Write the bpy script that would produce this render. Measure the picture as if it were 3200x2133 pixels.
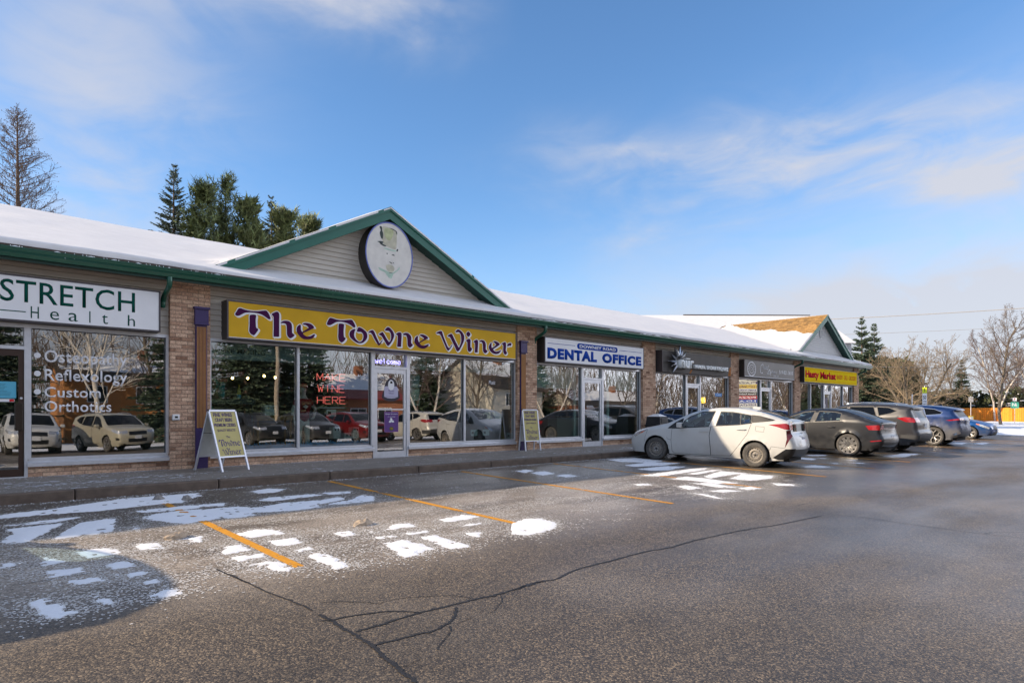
import bpy, bmesh, math, random
from math import sin, cos, pi, radians, sqrt, atan2, hypot, exp, floor
from mathutils import Vector, Matrix, noise
from mathutils.geometry import delaunay_2d_cdt, tessellate_polygon
random.seed(7)
scene = bpy.context.scene
for o in list(bpy.data.objects):
    bpy.data.objects.remove(o)
COL = scene.collection

# ------------------------------------------------------------------ camera, sky, sun, exposure
GS = .0255                                  # the lot falls away from the shops
KERB_Y = -2.75
cam_d = bpy.data.cameras.new('camera')
cam_d.sensor_width = 36; cam_d.lens = 22.376
cam_d.shift_y = .0689
cam_d.clip_start = .05; cam_d.clip_end = 3000
cam = bpy.data.objects.new('camera', cam_d); COL.objects.link(cam)
cam.location = (0, -14.15, 1.305)
cam.rotation_euler = (radians(90), 0, -math.asin(.6782))
scene.camera = cam

SUN_TO = Vector((-1.94, 1.2, 1.0)).normalized()     # direction towards the sun
SUN_EL = math.asin(SUN_TO.z)
SUN_AZ = atan2(SUN_TO.x, SUN_TO.y)                   # clockwise from +Y
sd = bpy.data.lights.new('sun', 'SUN'); sd.energy = 2.85; sd.angle = radians(.6); sd.color = (1, .82, .61)
sun = bpy.data.objects.new('sun', sd); COL.objects.link(sun)
sun.rotation_euler = SUN_TO.to_track_quat('Z', 'Y').to_euler()
sun.location = (-40, 25, 40)

world = bpy.data.worlds.new('World'); scene.world = world; world.use_nodes = True
def build_world():
    nt = world.node_tree; nt.nodes.clear(); N = nt.nodes.new; L = nt.links.new
    out = N('ShaderNodeOutputWorld'); bg = N('ShaderNodeBackground'); bg.inputs[1].default_value = .14
    sky = N('ShaderNodeTexSky'); sky.sky_type = 'NISHITA'; sky.sun_disc = False
    sky.sun_elevation = SUN_EL; sky.sun_rotation = SUN_AZ
    sky.air_density = 1.0; sky.dust_density = .15; sky.ozone_density = 4.5; sky.altitude = 300
    tc = N('ShaderNodeTexCoord'); sep = N('ShaderNodeSeparateXYZ'); L(tc.outputs['Generated'], sep.inputs[0])
    def m(op, a, b=None, c=None, clamp=False):
        n = N('ShaderNodeMath'); n.operation = op; n.use_clamp = clamp
        for i, v in enumerate((a, b, c)):
            if v is None: continue
            if isinstance(v, (int, float)): n.inputs[i].default_value = v
            else: L(v, n.inputs[i])
        return n.outputs[0]
    def dot(vec):
        n = N('ShaderNodeVectorMath'); n.operation = 'DOT_PRODUCT'; L(tc.outputs['Generated'], n.inputs[0]); n.inputs[1].default_value = vec
        return n.outputs['Value']
    # azimuth-like coordinate measured from one compass bearing, and elevation slope
    fwd = (.6782, .7349, 0); rgt = (.7349, -.6782, 0)
    zz = m('MAXIMUM', sep.outputs[2], .0)
    az = m('ARCTAN2', dot(rgt), dot(fwd))                  # radians, + to the right
    el = m('ARCSINE', zz)
    comb = N('ShaderNodeCombineXYZ')
    L(m('MULTIPLY', az, 1.0), comb.inputs[0]); L(m('MULTIPLY', el, 2.4), comb.inputs[1])
    def fbm(scale, det, off, dist=.6):
        mp = N('ShaderNodeMapping'); mp.inputs['Location'].default_value = off
        L(comb.outputs[0], mp.inputs['Vector'])
        n = N('ShaderNodeTexNoise'); n.inputs['Scale'].default_value = scale; n.inputs['Detail'].default_value = det
        n.inputs['Roughness'].default_value = .56; n.inputs['Distortion'].default_value = dist
        L(mp.outputs[0], n.inputs['Vector']); return n.outputs['Fac']
    n1 = fbm(2.2, 7, (3.1, 1.7, 0.4)); n2 = fbm(6.5, 7, (1.2, 8.3, 2.0), 1.0)
    nn = m('ADD', m('MULTIPLY', n1, .62), m('MULTIPLY', n2, .38))
    def gauss(v, c, w):
        d = m('DIVIDE', m('SUBTRACT', v, c), w); return m('EXPONENT', m('MULTIPLY', m('MULTIPLY', d, d), -1))
    def sst(v, a, b):
        n = N('ShaderNodeMapRange'); n.interpolation_type = 'SMOOTHSTEP'; L(v, n.inputs[0]) if not isinstance(v, (int, float)) else None
        n.inputs[1].default_value = a; n.inputs[2].default_value = b; return n.outputs[0]
    # cloud banks: long soft streaks (bearing, elevation)
    warp = m('MULTIPLY', m('SUBTRACT', n1, .5), .22)
    elw = m('ADD', el, warp)
    b1 = m('MULTIPLY', gauss(elw, .335, .055), sst(az, -.16, .45))            # streak on the right
    b1b = m('MULTIPLY', gauss(m('ADD', elw, m('MULTIPLY', az, .12)), .39, .028), m('MULTIPLY', sst(az, -.05, .15), .45))
    b2 = m('MULTIPLY', gauss(elw, .60, .055), m('MULTIPLY', .8, m('MULTIPLY', sst(az, -.62, -.42), m('SUBTRACT', 1, sst(az, -.22, .02)))))   # bank overhead on the left
    b3 = m('MULTIPLY', gauss(az, -.58, .16), m('MULTIPLY', gauss(el, .33, .28), .72))   # veil on the left
    b4 = m('MULTIPLY', m('SUBTRACT', 1, sst(el, .0, .34)), m('ADD', .22, m('MULTIPLY', sst(az, -.1, .6), .95)))
    b5 = m('MULTIPLY', sst(az, .3, 1.0), .10)
    env = m('ADD', m('ADD', m('ADD', b1, b2), m('ADD', b3, b1b)), m('ADD', b4, b5), clamp=True)
    far = m('MULTIPLY', sst(m('ABSOLUTE', az), .75, 1.25), .85)             # thick cloud out of view, added as fill for the shaded shopfronts
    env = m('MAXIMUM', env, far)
    den = m('MULTIPLY', sst(nn, .30, .66), m('MULTIPLY', env, 1.25))
    haze = m('MULTIPLY', m('SUBTRACT', 1, sst(el, -.04, .36)), m('ADD', .26, m('MULTIPLY', sst(az, -.1, .5), .62)))
    den = m('MINIMUM', m('ADD', m('MULTIPLY', den, .86), haze), .92)
    mix = N('ShaderNodeMix'); mix.data_type = 'RGBA'
    L(den, mix.inputs[0]); 
    hs = N('ShaderNodeHueSaturation'); hs.inputs['Saturation'].default_value = 1.02; hs.inputs['Value'].default_value = .62
    tn = N('ShaderNodeVectorMath'); tn.operation = 'MULTIPLY'; L(sky.outputs[0], tn.inputs[0]); tn.inputs[1].default_value = (.90, .97, .98); L(tn.outputs[0], hs.inputs['Color'])
    L(hs.outputs[0], mix.inputs['A'])
    # unseen cloud opposite the sun boosted well past the veils to lift facade shade
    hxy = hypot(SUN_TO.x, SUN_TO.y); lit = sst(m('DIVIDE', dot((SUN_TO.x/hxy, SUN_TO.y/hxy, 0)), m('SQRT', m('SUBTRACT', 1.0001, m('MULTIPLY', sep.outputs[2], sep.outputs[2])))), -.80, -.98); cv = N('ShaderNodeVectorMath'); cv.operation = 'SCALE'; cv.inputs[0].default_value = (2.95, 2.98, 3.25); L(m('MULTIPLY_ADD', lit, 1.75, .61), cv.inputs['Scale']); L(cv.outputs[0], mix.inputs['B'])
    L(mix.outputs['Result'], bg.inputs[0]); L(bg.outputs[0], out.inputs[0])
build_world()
vs = scene.view_settings
vs.view_transform = 'Standard'; vs.look = 'None'; vs.exposure = 1.45; vs.gamma = 1; vs.use_curve_mapping = False
scene.cycles.max_bounces = 8; scene.cycles.transparent_max_bounces = 16; scene.cycles.glossy_bounces = 5
scene.cycles.use_denoising = True
scene.cycles.sample_clamp_indirect = 6

def gz(y):
    return GS*(max(y, -60) - KERB_Y) if y < KERB_Y else 0.0

# ------------------------------------------------------------------ materials
MATS = {}
def new_mat(name):
    m = bpy.data.materials.new(name); m.use_nodes = True
    return m, m.node_tree, m.node_tree.nodes['Principled BSDF']
def mat(name, col, rough=.5, metal=0., var=.0, vscale=6., bump=0., bscale=60., coat=0., emit=0., emitcol=None, spec=.5,
        dirt=None, dirtcol=(.25, .235, .215), island=0., objrand=0., alpha=1., coords='Object', stretch=None, trans=0., detail=4):
    """one principled surface: colour with noise variation, fine bump, optional road-salt dirt that thins out with height"""
    if name in MATS: return MATS[name]
    m, nt, b = new_mat(name); N = nt.nodes.new; L = nt.links.new
    b.inputs['Roughness'].default_value = rough; b.inputs['Metallic'].default_value = metal
    b.inputs['Coat Weight'].default_value = coat; b.inputs['Coat Roughness'].default_value = .06
    b.inputs['Specular IOR Level'].default_value = spec; b.inputs['Transmission Weight'].default_value = trans
    b.inputs['Base Color'].default_value = (*col, 1); b.inputs['Alpha'].default_value = alpha
    tc = N('ShaderNodeTexCoord'); vec = tc.outputs[coords]
    if stretch:
        mp = N('ShaderNodeMapping'); mp.inputs['Scale'].default_value = stretch; L(vec, mp.inputs[0]); vec = mp.outputs[0]
    csock = None
    def noise_node(s, d=detail, r=.55):
        n = N('ShaderNodeTexNoise'); n.inputs['Scale'].default_value = s; n.inputs['Detail'].default_value = d
        n.inputs['Roughness'].default_value = r; L(vec, n.inputs['Vector']); return n
    facs = []
    if var: 
        n = noise_node(vscale); facs.append((n.outputs['Fac'], var))
    if island:
        g = N('ShaderNodeNewGeometry'); facs.append((g.outputs['Random Per Island'], island))
    if objrand:
        g = N('ShaderNodeObjectInfo'); facs.append((g.outputs['Random'], objrand))
    if facs:
        val = None
        for s, a in facs:
            mr = N('ShaderNodeMapRange'); L(s, mr.inputs[0])
            lo, hi = (.25, .75) if s.node.type == 'TEX_NOISE' else (0, 1)
            mr.inputs[1].default_value = lo; mr.inputs[2].default_value = hi
            mr.inputs[3].default_value = 1-a; mr.inputs[4].default_value = 1+a
            if val is None: val = mr.outputs[0]
            else:
                mm = N('ShaderNodeMath'); mm.operation = 'MULTIPLY'; L(val, mm.inputs[0]); L(mr.outputs[0], mm.inputs[1]); val = mm.outputs[0]
        vm = N('ShaderNodeVectorMath'); vm.operation = 'SCALE'; vm.inputs[0].default_value = col; L(val, vm.inputs['Scale'])
        csock = vm.outputs[0]
    if dirt:
        z0, z1, amt = dirt
        sp = N('ShaderNodeSeparateXYZ'); L(tc.outputs['Object'], sp.inputs[0])
        n = N('ShaderNodeTexNoise'); n.inputs['Scale'].default_value = 5; n.inputs['Detail'].default_value = 6; L(tc.outputs['Object'], n.inputs['Vector'])
        ad = N('ShaderNodeMath'); ad.operation = 'MULTIPLY_ADD'; L(n.outputs['Fac'], ad.inputs[0]); ad.inputs[1].default_value = .7; L(sp.outputs[2], ad.inputs[2])
        mr = N('ShaderNodeMapRange'); mr.interpolation_type = 'SMOOTHSTEP'; L(ad.outputs[0], mr.inputs[0])
        mr.inputs[1].default_value = z1+.35; mr.inputs[2].default_value = z0+.35; mr.inputs[3].default_value = 0; mr.inputs[4].default_value = amt
        mx = N('ShaderNodeMix'); mx.data_type = 'RGBA'; L(mr.outputs[0], mx.inputs[0])
        if csock: L(csock, mx.inputs['A'])
        else: mx.inputs['A'].default_value = (*col, 1)
        mx.inputs['B'].default_value = (*dirtcol, 1); csock = mx.outputs['Result']
        rr = N('ShaderNodeMapRange'); L(mr.outputs[0], rr.inputs[0]); rr.inputs[3].default_value = rough; rr.inputs[4].default_value = .8
        L(rr.outputs[0], b.inputs['Roughness'])
        cc = N('ShaderNodeMapRange'); L(mr.outputs[0], cc.inputs[0]); cc.inputs[3].default_value = coat; cc.inputs[4].default_value = 0
        L(cc.outputs[0], b.inputs['Coat Weight'])
    if csock: L(csock, b.inputs['Base Color'])
    if bump:
        n = noise_node(bscale, 5); bp = N('ShaderNodeBump'); bp.inputs['Strength'].default_value = bump; bp.inputs['Distance'].default_value = .01
        L(n.outputs['Fac'], bp.inputs['Height']); L(bp.outputs[0], b.inputs['Normal'])
    if emit:
        b.inputs['Emission Color'].default_value = (*(emitcol or col), 1); b.inputs['Emission Strength'].default_value = emit
    MATS[name] = m
    return m

def glass_mat(name, tint=(.8, .86, .84), base=.10, ior=1.6, gain=1.0, rough=.0):
    """pane: mirror reflection mixed over clear tinted glass"""
    if name in MATS: return MATS[name]
    m = bpy.data.materials.new(name); m.use_nodes = True; nt = m.node_tree; nt.nodes.clear(); N = nt.nodes.new; L = nt.links.new
    out = N('ShaderNodeOutputMaterial'); mx = N('ShaderNodeMixShader'); tr = N('ShaderNodeBsdfTransparent'); gl = N('ShaderNodeBsdfGlossy')
    tr.inputs[0].default_value = (*tint, 1); gl.inputs[0].default_value = (.97, .98, 1, 1); gl.inputs['Roughness'].default_value = rough
    fr = N('ShaderNodeFresnel'); fr.inputs[0].default_value = ior
    a = N('ShaderNodeMath'); a.operation = 'MULTIPLY_ADD'; a.use_clamp = True; L(fr.outputs[0], a.inputs[0]); a.inputs[1].default_value = gain; a.inputs[2].default_value = base
    geo = N('ShaderNodeNewGeometry')          # only the outer face mirrors, the inner face is clear
    ml = N('ShaderNodeMath'); ml.operation = 'SUBTRACT'; ml.inputs[0].default_value = 1; L(geo.outputs['Backfacing'], ml.inputs[1])
    m2 = N('ShaderNodeMath'); m2.operation = 'MULTIPLY'; L(a.outputs[0], m2.inputs[0]); L(ml.outputs[0], m2.inputs[1])
    tc = N('ShaderNodeTexCoord'); nz = N('ShaderNodeTexNoise'); nz.inputs['Scale'].default_value = .55; nz.inputs['Detail'].default_value = 1
    L(tc.outputs['Object'], nz.inputs['Vector']); bp = N('ShaderNodeBump'); bp.inputs['Strength'].default_value = .035; bp.inputs['Distance'].default_value = .1
    L(nz.outputs['Fac'], bp.inputs['Height']); L(bp.outputs[0], gl.inputs['Normal'])
    L(m2.outputs[0], mx.inputs[0]); L(tr.outputs[0], mx.inputs[1]); L(gl.outputs[0], mx.inputs[2]); L(mx.outputs[0], out.inputs[0])
    MATS[name] = m
    return m

def asphalt_mat():
    m, nt, b = new_mat('asphalt'); N = nt.nodes.new; L = nt.links.new
    tc = N('ShaderNodeTexCoord'); v = tc.outputs['Object']
    vo = N('ShaderNodeTexVoronoi'); vo.inputs['Scale'].default_value = 95; L(v, vo.inputs['Vector'])
    sp = N('ShaderNodeSeparateColor'); L(vo.outputs['Color'], sp.inputs[0])
    cr = N('ShaderNodeValToRGB'); e = cr.color_ramp.elements
    e[0].position = 0; e[0].color = (.030, .025, .021, 1); e[1].position = 1; e[1].color = (.30, .225, .145, 1)
    for p, c in ((.35, (.056, .045, .036)), (.62, (.098, .076, .055)), (.85, (.170, .130, .088))):
        x = e.new(p); x.color = (*c, 1)
    L(sp.outputs[0], cr.inputs[0])
    def nz(s, d=5, r=.55, vec=v):
        n = N('ShaderNodeTexNoise'); n.inputs['Scale'].default_value = s; n.inputs['Detail'].default_value = d; n.inputs['Roughness'].default_value = r; L(vec, n.inputs['Vector']); return n.outputs['Fac']
    def mr(s, a, bb, c=0., d=1., smooth=True):
        n = N('ShaderNodeMapRange'); n.interpolation_type = 'SMOOTHSTEP' if smooth else 'LINEAR'; L(s, n.inputs[0])
        for i, x in enumerate((a, bb, c, d)): n.inputs[i+1].default_value = x
        return n.outputs[0]
    def mul(a, bb):
        n = N('ShaderNodeMath'); n.operation = 'MULTIPLY'
        for i, x in enumerate((a, bb)):
            if isinstance(x, (int, float)): n.inputs[i].default_value = x
            else: L(x, n.inputs[i])
        return n.outputs[0]
    sx = N('ShaderNodeSeparateXYZ'); L(v, sx.inputs[0])
    mp = N('ShaderNodeMapping'); mp.inputs['Scale'].default_value = (.35, 1.2, 1); L(v, mp.inputs[0])
    # grit and dried salt: broken film over the outer part of the stalls
    stall = mul(mul(mr(sx.outputs[1], -9.6, -7.2), mr(sx.outputs[1], -4.6, -5.8)), mr(sx.outputs[0], 14, 8, 0, 1))  # cut off at the eave shadow, so the shaded strip is coloured darker
    film = mul(mr(nz(1.1, 7, .65, mp.outputs[0]), .30, .56), mr(nz(42, 4, .75), .38, .56))
    film2 = mul(mr(nz(.5, 6, .6), .42, .65), mr(nz(70, 4, .75), .44, .58))
    ad = N('ShaderNodeMath'); ad.operation = 'ADD'; ad.use_clamp = True
    L(mul(mul(film, stall), .95), ad.inputs[0]); L(mul(film2, .28), ad.inputs[1])
    mx = N('ShaderNodeMix'); mx.data_type = 'RGBA'; L(ad.outputs[0], mx.inputs[0]); L(cr.outputs[0], mx.inputs['A']); mx.inputs['B'].default_value = (.42, .36, .295, 1)
    # damp areas: darker and smoother
    mp2 = N('ShaderNodeMapping'); mp2.inputs['Scale'].default_value = (.10, .34, 1); mp2.inputs['Rotation'].default_value = (0, 0, .25); L(v, mp2.inputs[0])
    wet = mr(nz(1.0, 5, .55, mp2.outputs[0]), .32, .60)
    right = mr(sx.outputs[0], 3.0, 12)
    wet = mul(wet, mr(sx.outputs[0], 1.5, 10, .25, 1))
    mx2 = N('ShaderNodeMix'); mx2.data_type = 'RGBA'; mx2.blend_type = 'MULTIPLY'; L(mul(wet, .16), mx2.inputs[0]); L(mx.outputs['Result'], mx2.inputs['A']); mx2.inputs['B'].default_value = (.45, .44, .45, 1)
    tone = mr(nz(.30, 7, .62), .32, .68, .66, 1.30, False); lane = mr(nz(.9, 6, .6, mp2.outputs[0]), .35, .65, .84, 1.16, False)
    tv = N('ShaderNodeVectorMath'); tv.operation = 'SCALE'; L(mx2.outputs['Result'], tv.inputs[0]); L(mul(tone, lane), tv.inputs['Scale']); L(tv.outputs[0], b.inputs['Base Color'])
    L(mr(wet, 0, 1, .70, .30, False), b.inputs['Roughness']); L(mul(wet, .36), b.inputs['Coat Weight']); b.inputs['Coat Roughness'].default_value = .24
    bp = N('ShaderNodeBump'); bp.inputs['Strength'].default_value = .45; bp.inputs['Distance'].default_value = .006; bp.invert = True
    L(vo.outputs['Distance'], bp.inputs['Height']); L(bp.outputs[0], b.inputs['Normal'])
    return m

def snow_mat(name='snow', col=(.83, .845, .87), bump=.35, bscale=14):
    if name in MATS: return MATS[name]
    m, nt, b = new_mat(name); N = nt.nodes.new; L = nt.links.new
    tc = N('ShaderNodeTexCoord'); v = tc.outputs['Object']
    b.inputs['Base Color'].default_value = (*col, 1); b.inputs['Roughness'].default_value = .75; b.inputs['Specular IOR Level'].default_value = .25
    n = N('ShaderNodeTexNoise'); n.inputs['Scale'].default_value = bscale; n.inputs['Detail'].default_value = 8; n.inputs['Roughness'].default_value = .65; L(v, n.inputs['Vector'])
    bp = N('ShaderNodeBump'); bp.inputs['Strength'].default_value = bump; bp.inputs['Distance'].default_value = .02; L(n.outputs['Fac'], bp.inputs['Height']); L(bp.outputs[0], b.inputs['Normal'])
    mr = N('ShaderNodeMapRange'); L(n.outputs['Fac'], mr.inputs[0]); mr.inputs[1].default_value = .3; mr.inputs[2].default_value = .7; mr.inputs[3].default_value = .93; mr.inputs[4].default_value = 1.03
    vm = N('ShaderNodeVectorMath'); vm.operation = 'SCALE'; vm.inputs[0].default_value = col; L(mr.outputs[0], vm.inputs['Scale']); L(vm.outputs[0], b.inputs['Base Color'])
    MATS[name] = m
    return m

def brick_mat(name, source):
    m, nt, b = new_mat(name); N = nt.nodes.new; L = nt.links.new
    tc = N('ShaderNodeTexCoord')
    if source == 'object':
        oi = N('ShaderNodeObjectInfo'); rnd = oi.outputs['Random']
        ad = N('ShaderNodeVectorMath'); ad.operation = 'ADD'; L(tc.outputs['Object'], ad.inputs[0]); L(oi.outputs['Location'], ad.inputs[1]); v = ad.outputs[0]
    else:
        g = N('ShaderNodeNewGeometry'); rnd = g.outputs['Random Per Island']; v = tc.outputs['Object']
    cr = N('ShaderNodeValToRGB'); e = cr.color_ramp.elements
    e[0].position = 0; e[0].color = (.24, .13, .085, 1); e[1].position = 1; e[1].color = (.66, .45, .31, 1)
    for p, c in ((.10, (.43, .26, .17)), (.45, (.54, .35, .24)), (.75, (.61, .41, .285))):
        x = e.new(p); x.color = (*c, 1)
    L(rnd, cr.inputs[0])
    n = N('ShaderNodeTexNoise'); n.inputs['Scale'].default_value = 38; n.inputs['Detail'].default_value = 6; n.inputs['Roughness'].default_value = .7; L(v, n.inputs['Vector'])
    mr = N('ShaderNodeMapRange'); L(n.outputs['Fac'], mr.inputs[0]); mr.inputs[1].default_value = .36; mr.inputs[2].default_value = .62; mr.inputs[3].default_value = .66; mr.inputs[4].default_value = 1.25
    vm = N('ShaderNodeVectorMath'); vm.operation = 'SCALE'; L(cr.outputs[0], vm.inputs[0]); L(mr.outputs[0], vm.inputs['Scale']); L(vm.outputs[0], b.inputs['Base Color'])
    b.inputs['Roughness'].default_value = .88; b.inputs['Specular IOR Level'].default_value = .25
    bp = N('ShaderNodeBump'); bp.inputs['Strength'].default_value = .8; bp.inputs['Distance'].default_value = .006; L(n.outputs['Fac'], bp.inputs['Height']); L(bp.outputs[0], b.inputs['Normal'])
    return m

M_BRICK_O = brick_mat('brick_single', 'object'); M_BRICK_I = brick_mat('brick_course', 'island')
M_MORTAR = mat('mortar', (.27, .20, .15), .95, var=.2, vscale=20, bump=.3)
M_ALU = mat('anodised_aluminium', (.62, .63, .66), .38, .55, var=.08, vscale=9)
M_ALU_D = mat('dark_frame_gasket', (.03, .03, .035), .6)  # near-black gasket strip beside the panes
M_SIDING = mat('vinyl_siding', (.54, .50, .435), .7, var=.07, vscale=3, bump=.08, bscale=120, stretch=(.3, 1, 3))
M_SIDING_G = mat('vinyl_siding_grey', (.58, .58, .57), .7, var=.07, vscale=3, bump=.08, bscale=120, stretch=(.3, 1, 3))
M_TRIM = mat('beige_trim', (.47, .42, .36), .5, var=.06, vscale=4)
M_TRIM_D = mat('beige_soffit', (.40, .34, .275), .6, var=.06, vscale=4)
M_GREEN = mat('green_painted_metal', (.010, .090, .055), .28, .1, var=.08, vscale=2, coat=.3)
M_GREEN_F = mat('green_fascia', (.008, .115, .080), .45, var=.07, vscale=3)
M_GREEN_D = mat('dark_green_fascia', (.008, .045, .035), .55)
M_SNOW = snow_mat(); M_SNOW_ROOF = snow_mat('roof_snow', (.70, .69, .69), .22, 3.2)
M_GLASS = glass_mat('storefront_glass', (.72, .80, .77), .22, 1.6, 1.15)
M_GLASS_CAR = glass_mat('car_glass', (.66, .78, .77), .03, 1.5, 1.0)
M_GLASS_CARD = glass_mat('car_glass_dark', (.05, .055, .06), .01, 1.45, .6)
M_BLACK = mat('black_plastic', (.012, .012, .013), .45)
M_RUBBER = mat('tyre_rubber', (.022, .022, .023), .8, var=.25, vscale=30, bump=.2, bscale=80)
M_WHITE = mat('white_paint', (.78, .78, .78), .45)
M_CONC = mat('damp_concrete', (.20, .178, .155), .72, var=.28, vscale=3.5, bump=.25, bscale=90, detail=8)
M_KERB = mat('kerb_concrete', (.125, .092, .07), .75, var=.35, vscale=6, bump=.35, bscale=70, detail=8)
M_YELLOW = mat('yellow_road_paint', (.62, .27, .012), .7, var=.22, vscale=25, bump=.3, bscale=150, detail=7)
M_ASPHALT = asphalt_mat()
M_CRACK = mat('crack_sealant', (.022, .020, .019), .55, var=.3, vscale=20)
M_BARK = mat('bark_grey', (.14, .115, .085), .9, var=.35, vscale=9, bump=.6, bscale=40)
M_TWIG = mat('bark_twig', (.125, .095, .075), .9, var=.25, vscale=5)
M_BIRCH = mat('bark_birch', (.55, .50, .43), .8, var=.35, vscale=7)
M_LARCH = mat('bark_larch', (.105, .07, .05), .9, var=.3, vscale=7)
M_NEEDLE = mat('spruce_needles', (.062, .092, .052), .75, var=.5, vscale=2.2, island=.45)
M_NEEDLE_B = mat('blue_spruce_needles', (.085, .115, .088), .75, var=.45, vscale=2.5, island=.45)
M_PINE = mat('pine_needles', (.125, .155, .055), .7, var=.5, vscale=2.0, island=.5)
M_CEDAR = mat('cedar_foliage', (.050, .062, .026), .8, var=.5, vscale=2.5, island=.5)

# ------------------------------------------------------------------ object helpers
def tag(o, label=None, cat=None, group=None, kind=None):
    if label: o['label'] = label
    if cat: o['category'] = cat
    if group: o['group'] = group
    if kind: o['kind'] = kind
    return o
def empty(name, loc=(0, 0, 0), rz=0., label=None, cat=None, group=None):
    o = bpy.data.objects.new(name, None); o.empty_display_size = .2
    o.location = loc; o.rotation_euler = (0, 0, rz); COL.objects.link(o)
    return tag(o, label, cat, group)
def root_inv(p):
    """world matrix of a not yet evaluated parent chain, inverted"""
    m = Matrix.Identity(4)
    while p:
        m = (p.matrix_parent_inverse @ Matrix.LocRotScale(p.location, p.rotation_euler, p.scale)) if False else Matrix.LocRotScale(p.location, p.rotation_euler, p.scale) @ m
        p = p.parent
    return m
def link(name, me, m, parent=None, world_coords=False, smooth=False):
    if m is not None:
        for x in (m if isinstance(m, (list, tuple)) else [m]): me.materials.append(x)
    o = bpy.data.objects.new(name, me); COL.objects.link(o)
    if parent is not None:
        o.parent = parent
        if world_coords:
            # children of children: parent meshes sit at the origin of their own parent
            top = parent
            while top.parent: top = top.parent
            if parent is top: o.matrix_parent_inverse = Matrix.LocRotScale(top.location, top.rotation_euler, top.scale).inverted()
    if smooth:
        me.polygons.foreach_set('use_smooth', [True]*len(me.polygons))
    return o
class MB:
    """collects faces, then links them as one mesh object"""
    def __init__(s): s.v = []; s.f = []; s.mi = []; s.cur = 0
    def add(s, verts, faces):
        n = len(s.v); s.v += [tuple(v) for v in verts]; s.f += [tuple(i+n for i in f) for f in faces]; s.mi += [s.cur]*len(faces); return s
    def box(s, x0, x1, y0, y1, z0, z1):
        return s.add([(x0, y0, z0), (x1, y0, z0), (x1, y1, z0), (x0, y1, z0), (x0, y0, z1), (x1, y0, z1), (x1, y1, z1), (x0, y1, z1)],
                     [(0, 3, 2, 1), (4, 5, 6, 7), (0, 1, 5, 4), (1, 2, 6, 5), (2, 3, 7, 6), (3, 0, 4, 7)])
    def bbox(s, x0, x1, y0, y1, z0, z1, r=.01):
        """box with chamfered vertical-front edges (all 12 edges)"""
        bm = bmesh.new(); bmesh.ops.create_cube(bm, size=1)
        for v in bm.verts: v.co = Vector(((x0+x1)/2+v.co.x*(x1-x0), (y0+y1)/2+v.co.y*(y1-y0), (z0+z1)/2+v.co.z*(z1-z0)))
        bmesh.ops.bevel(bm, geom=bm.edges[:], offset=r, segments=2, affect='EDGES', profile=.5)
        return s.from_bm(bm)
    def from_bm(s, bm):
        bm.verts.index_update(); s.add([v.co[:] for v in bm.verts], [[v.index for v in f.verts] for f in bm.faces]); bm.free(); return s
    def prism(s, poly, axis, a, b):
        """closed 2-D polygon swept along an axis from a to b; polygon coords are the other two axes in order"""
        def p(q, t):
            return (t, q[0], q[1]) if axis == 'x' else (q[0], t, q[1]) if axis == 'y' else (q[0], q[1], t)
        n = len(poly); vs_ = [p(q, a) for q in poly]+[p(q, b) for q in poly]
        area = sum(poly[i][0]*poly[(i+1) % n][1]-poly[(i+1) % n][0]*poly[i][1] for i in range(n))
        flip = (area < 0) ^ (axis == 'y') ^ (b < a)
        fs = [(i, (i+1) % n, (i+1) % n+n, i+n) for i in range(n)]
        tris = tessellate_polygon([[Vector((q[0], q[1], 0)) for q in poly]])
        cap = []
        for t in tris:
            ar = (poly[t[1]][0]-poly[t[0]][0])*(poly[t[2]][1]-poly[t[0]][1])-(poly[t[2]][0]-poly[t[0]][0])*(poly[t[1]][1]-poly[t[0]][1])
            t = t if (ar > 0) == (area > 0) else t[::-1]
            cap.append(t)
        fs += [tuple(reversed(t)) for t in cap]+[tuple(i+n for i in t) for t in cap]
        if flip: fs = [tuple(reversed(f)) for f in fs]
        return s.add(vs_, fs)
    def tube(s, pts, r, seg=8, caps=True, r1=None):
        pts = [Vector(p) for p in pts]; n = len(pts); vs_ = []; up = None
        rs = r if isinstance(r, (list, tuple)) else [r+((r1-r)*i/(n-1) if r1 is not None else 0) for i in range(n)]
        for i, p in enumerate(pts):
            t = (pts[min(i+1, n-1)]-pts[max(i-1, 0)]).normalized()
            if up is None: up = Vector((0, 0, 1)) if abs(t.z) < .9 else Vector((1, 0, 0))
            sd_ = t.cross(up).normalized(); up = sd_.cross(t).normalized()
            for k in range(seg):
                a = 2*pi*k/seg; vs_.append(p+sd_*(cos(a)*rs[i])+up*(sin(a)*rs[i]))
        fs = [(i*seg+k, i*seg+(k+1) % seg, (i+1)*seg+(k+1) % seg, (i+1)*seg+k) for i in range(n-1) for k in range(seg)]
        if caps: fs += [tuple(range(seg))[::-1], tuple((n-1)*seg+k for k in range(seg))]
        return s.add(vs_, fs)
    def lathe(s, prof, c, axis='z', seg=24):
        """profile of (radius, height) turned about an axis through c"""
        vs_ = []; c = Vector(c)
        for r, h in prof:
            for k in range(seg):
                a = 2*pi*k/seg; x, y = r*cos(a), r*sin(a)
                vs_.append(c+(Vector((x, y, h)) if axis == 'z' else Vector((x, h, y)) if axis == 'y' else Vector((h, x, y))))
        fs = [(i*seg+k, i*seg+(k+1) % seg, (i+1)*seg+(k+1) % seg, (i+1)*seg+k) for i in range(len(prof)-1) for k in range(seg)]
        if axis == 'y': fs = [f[::-1] for f in fs]
        return s.add(vs_, fs)
    def quad(s, a, b, c, d): return s.add([a, b, c, d], [(0, 1, 2, 3)])
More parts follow.
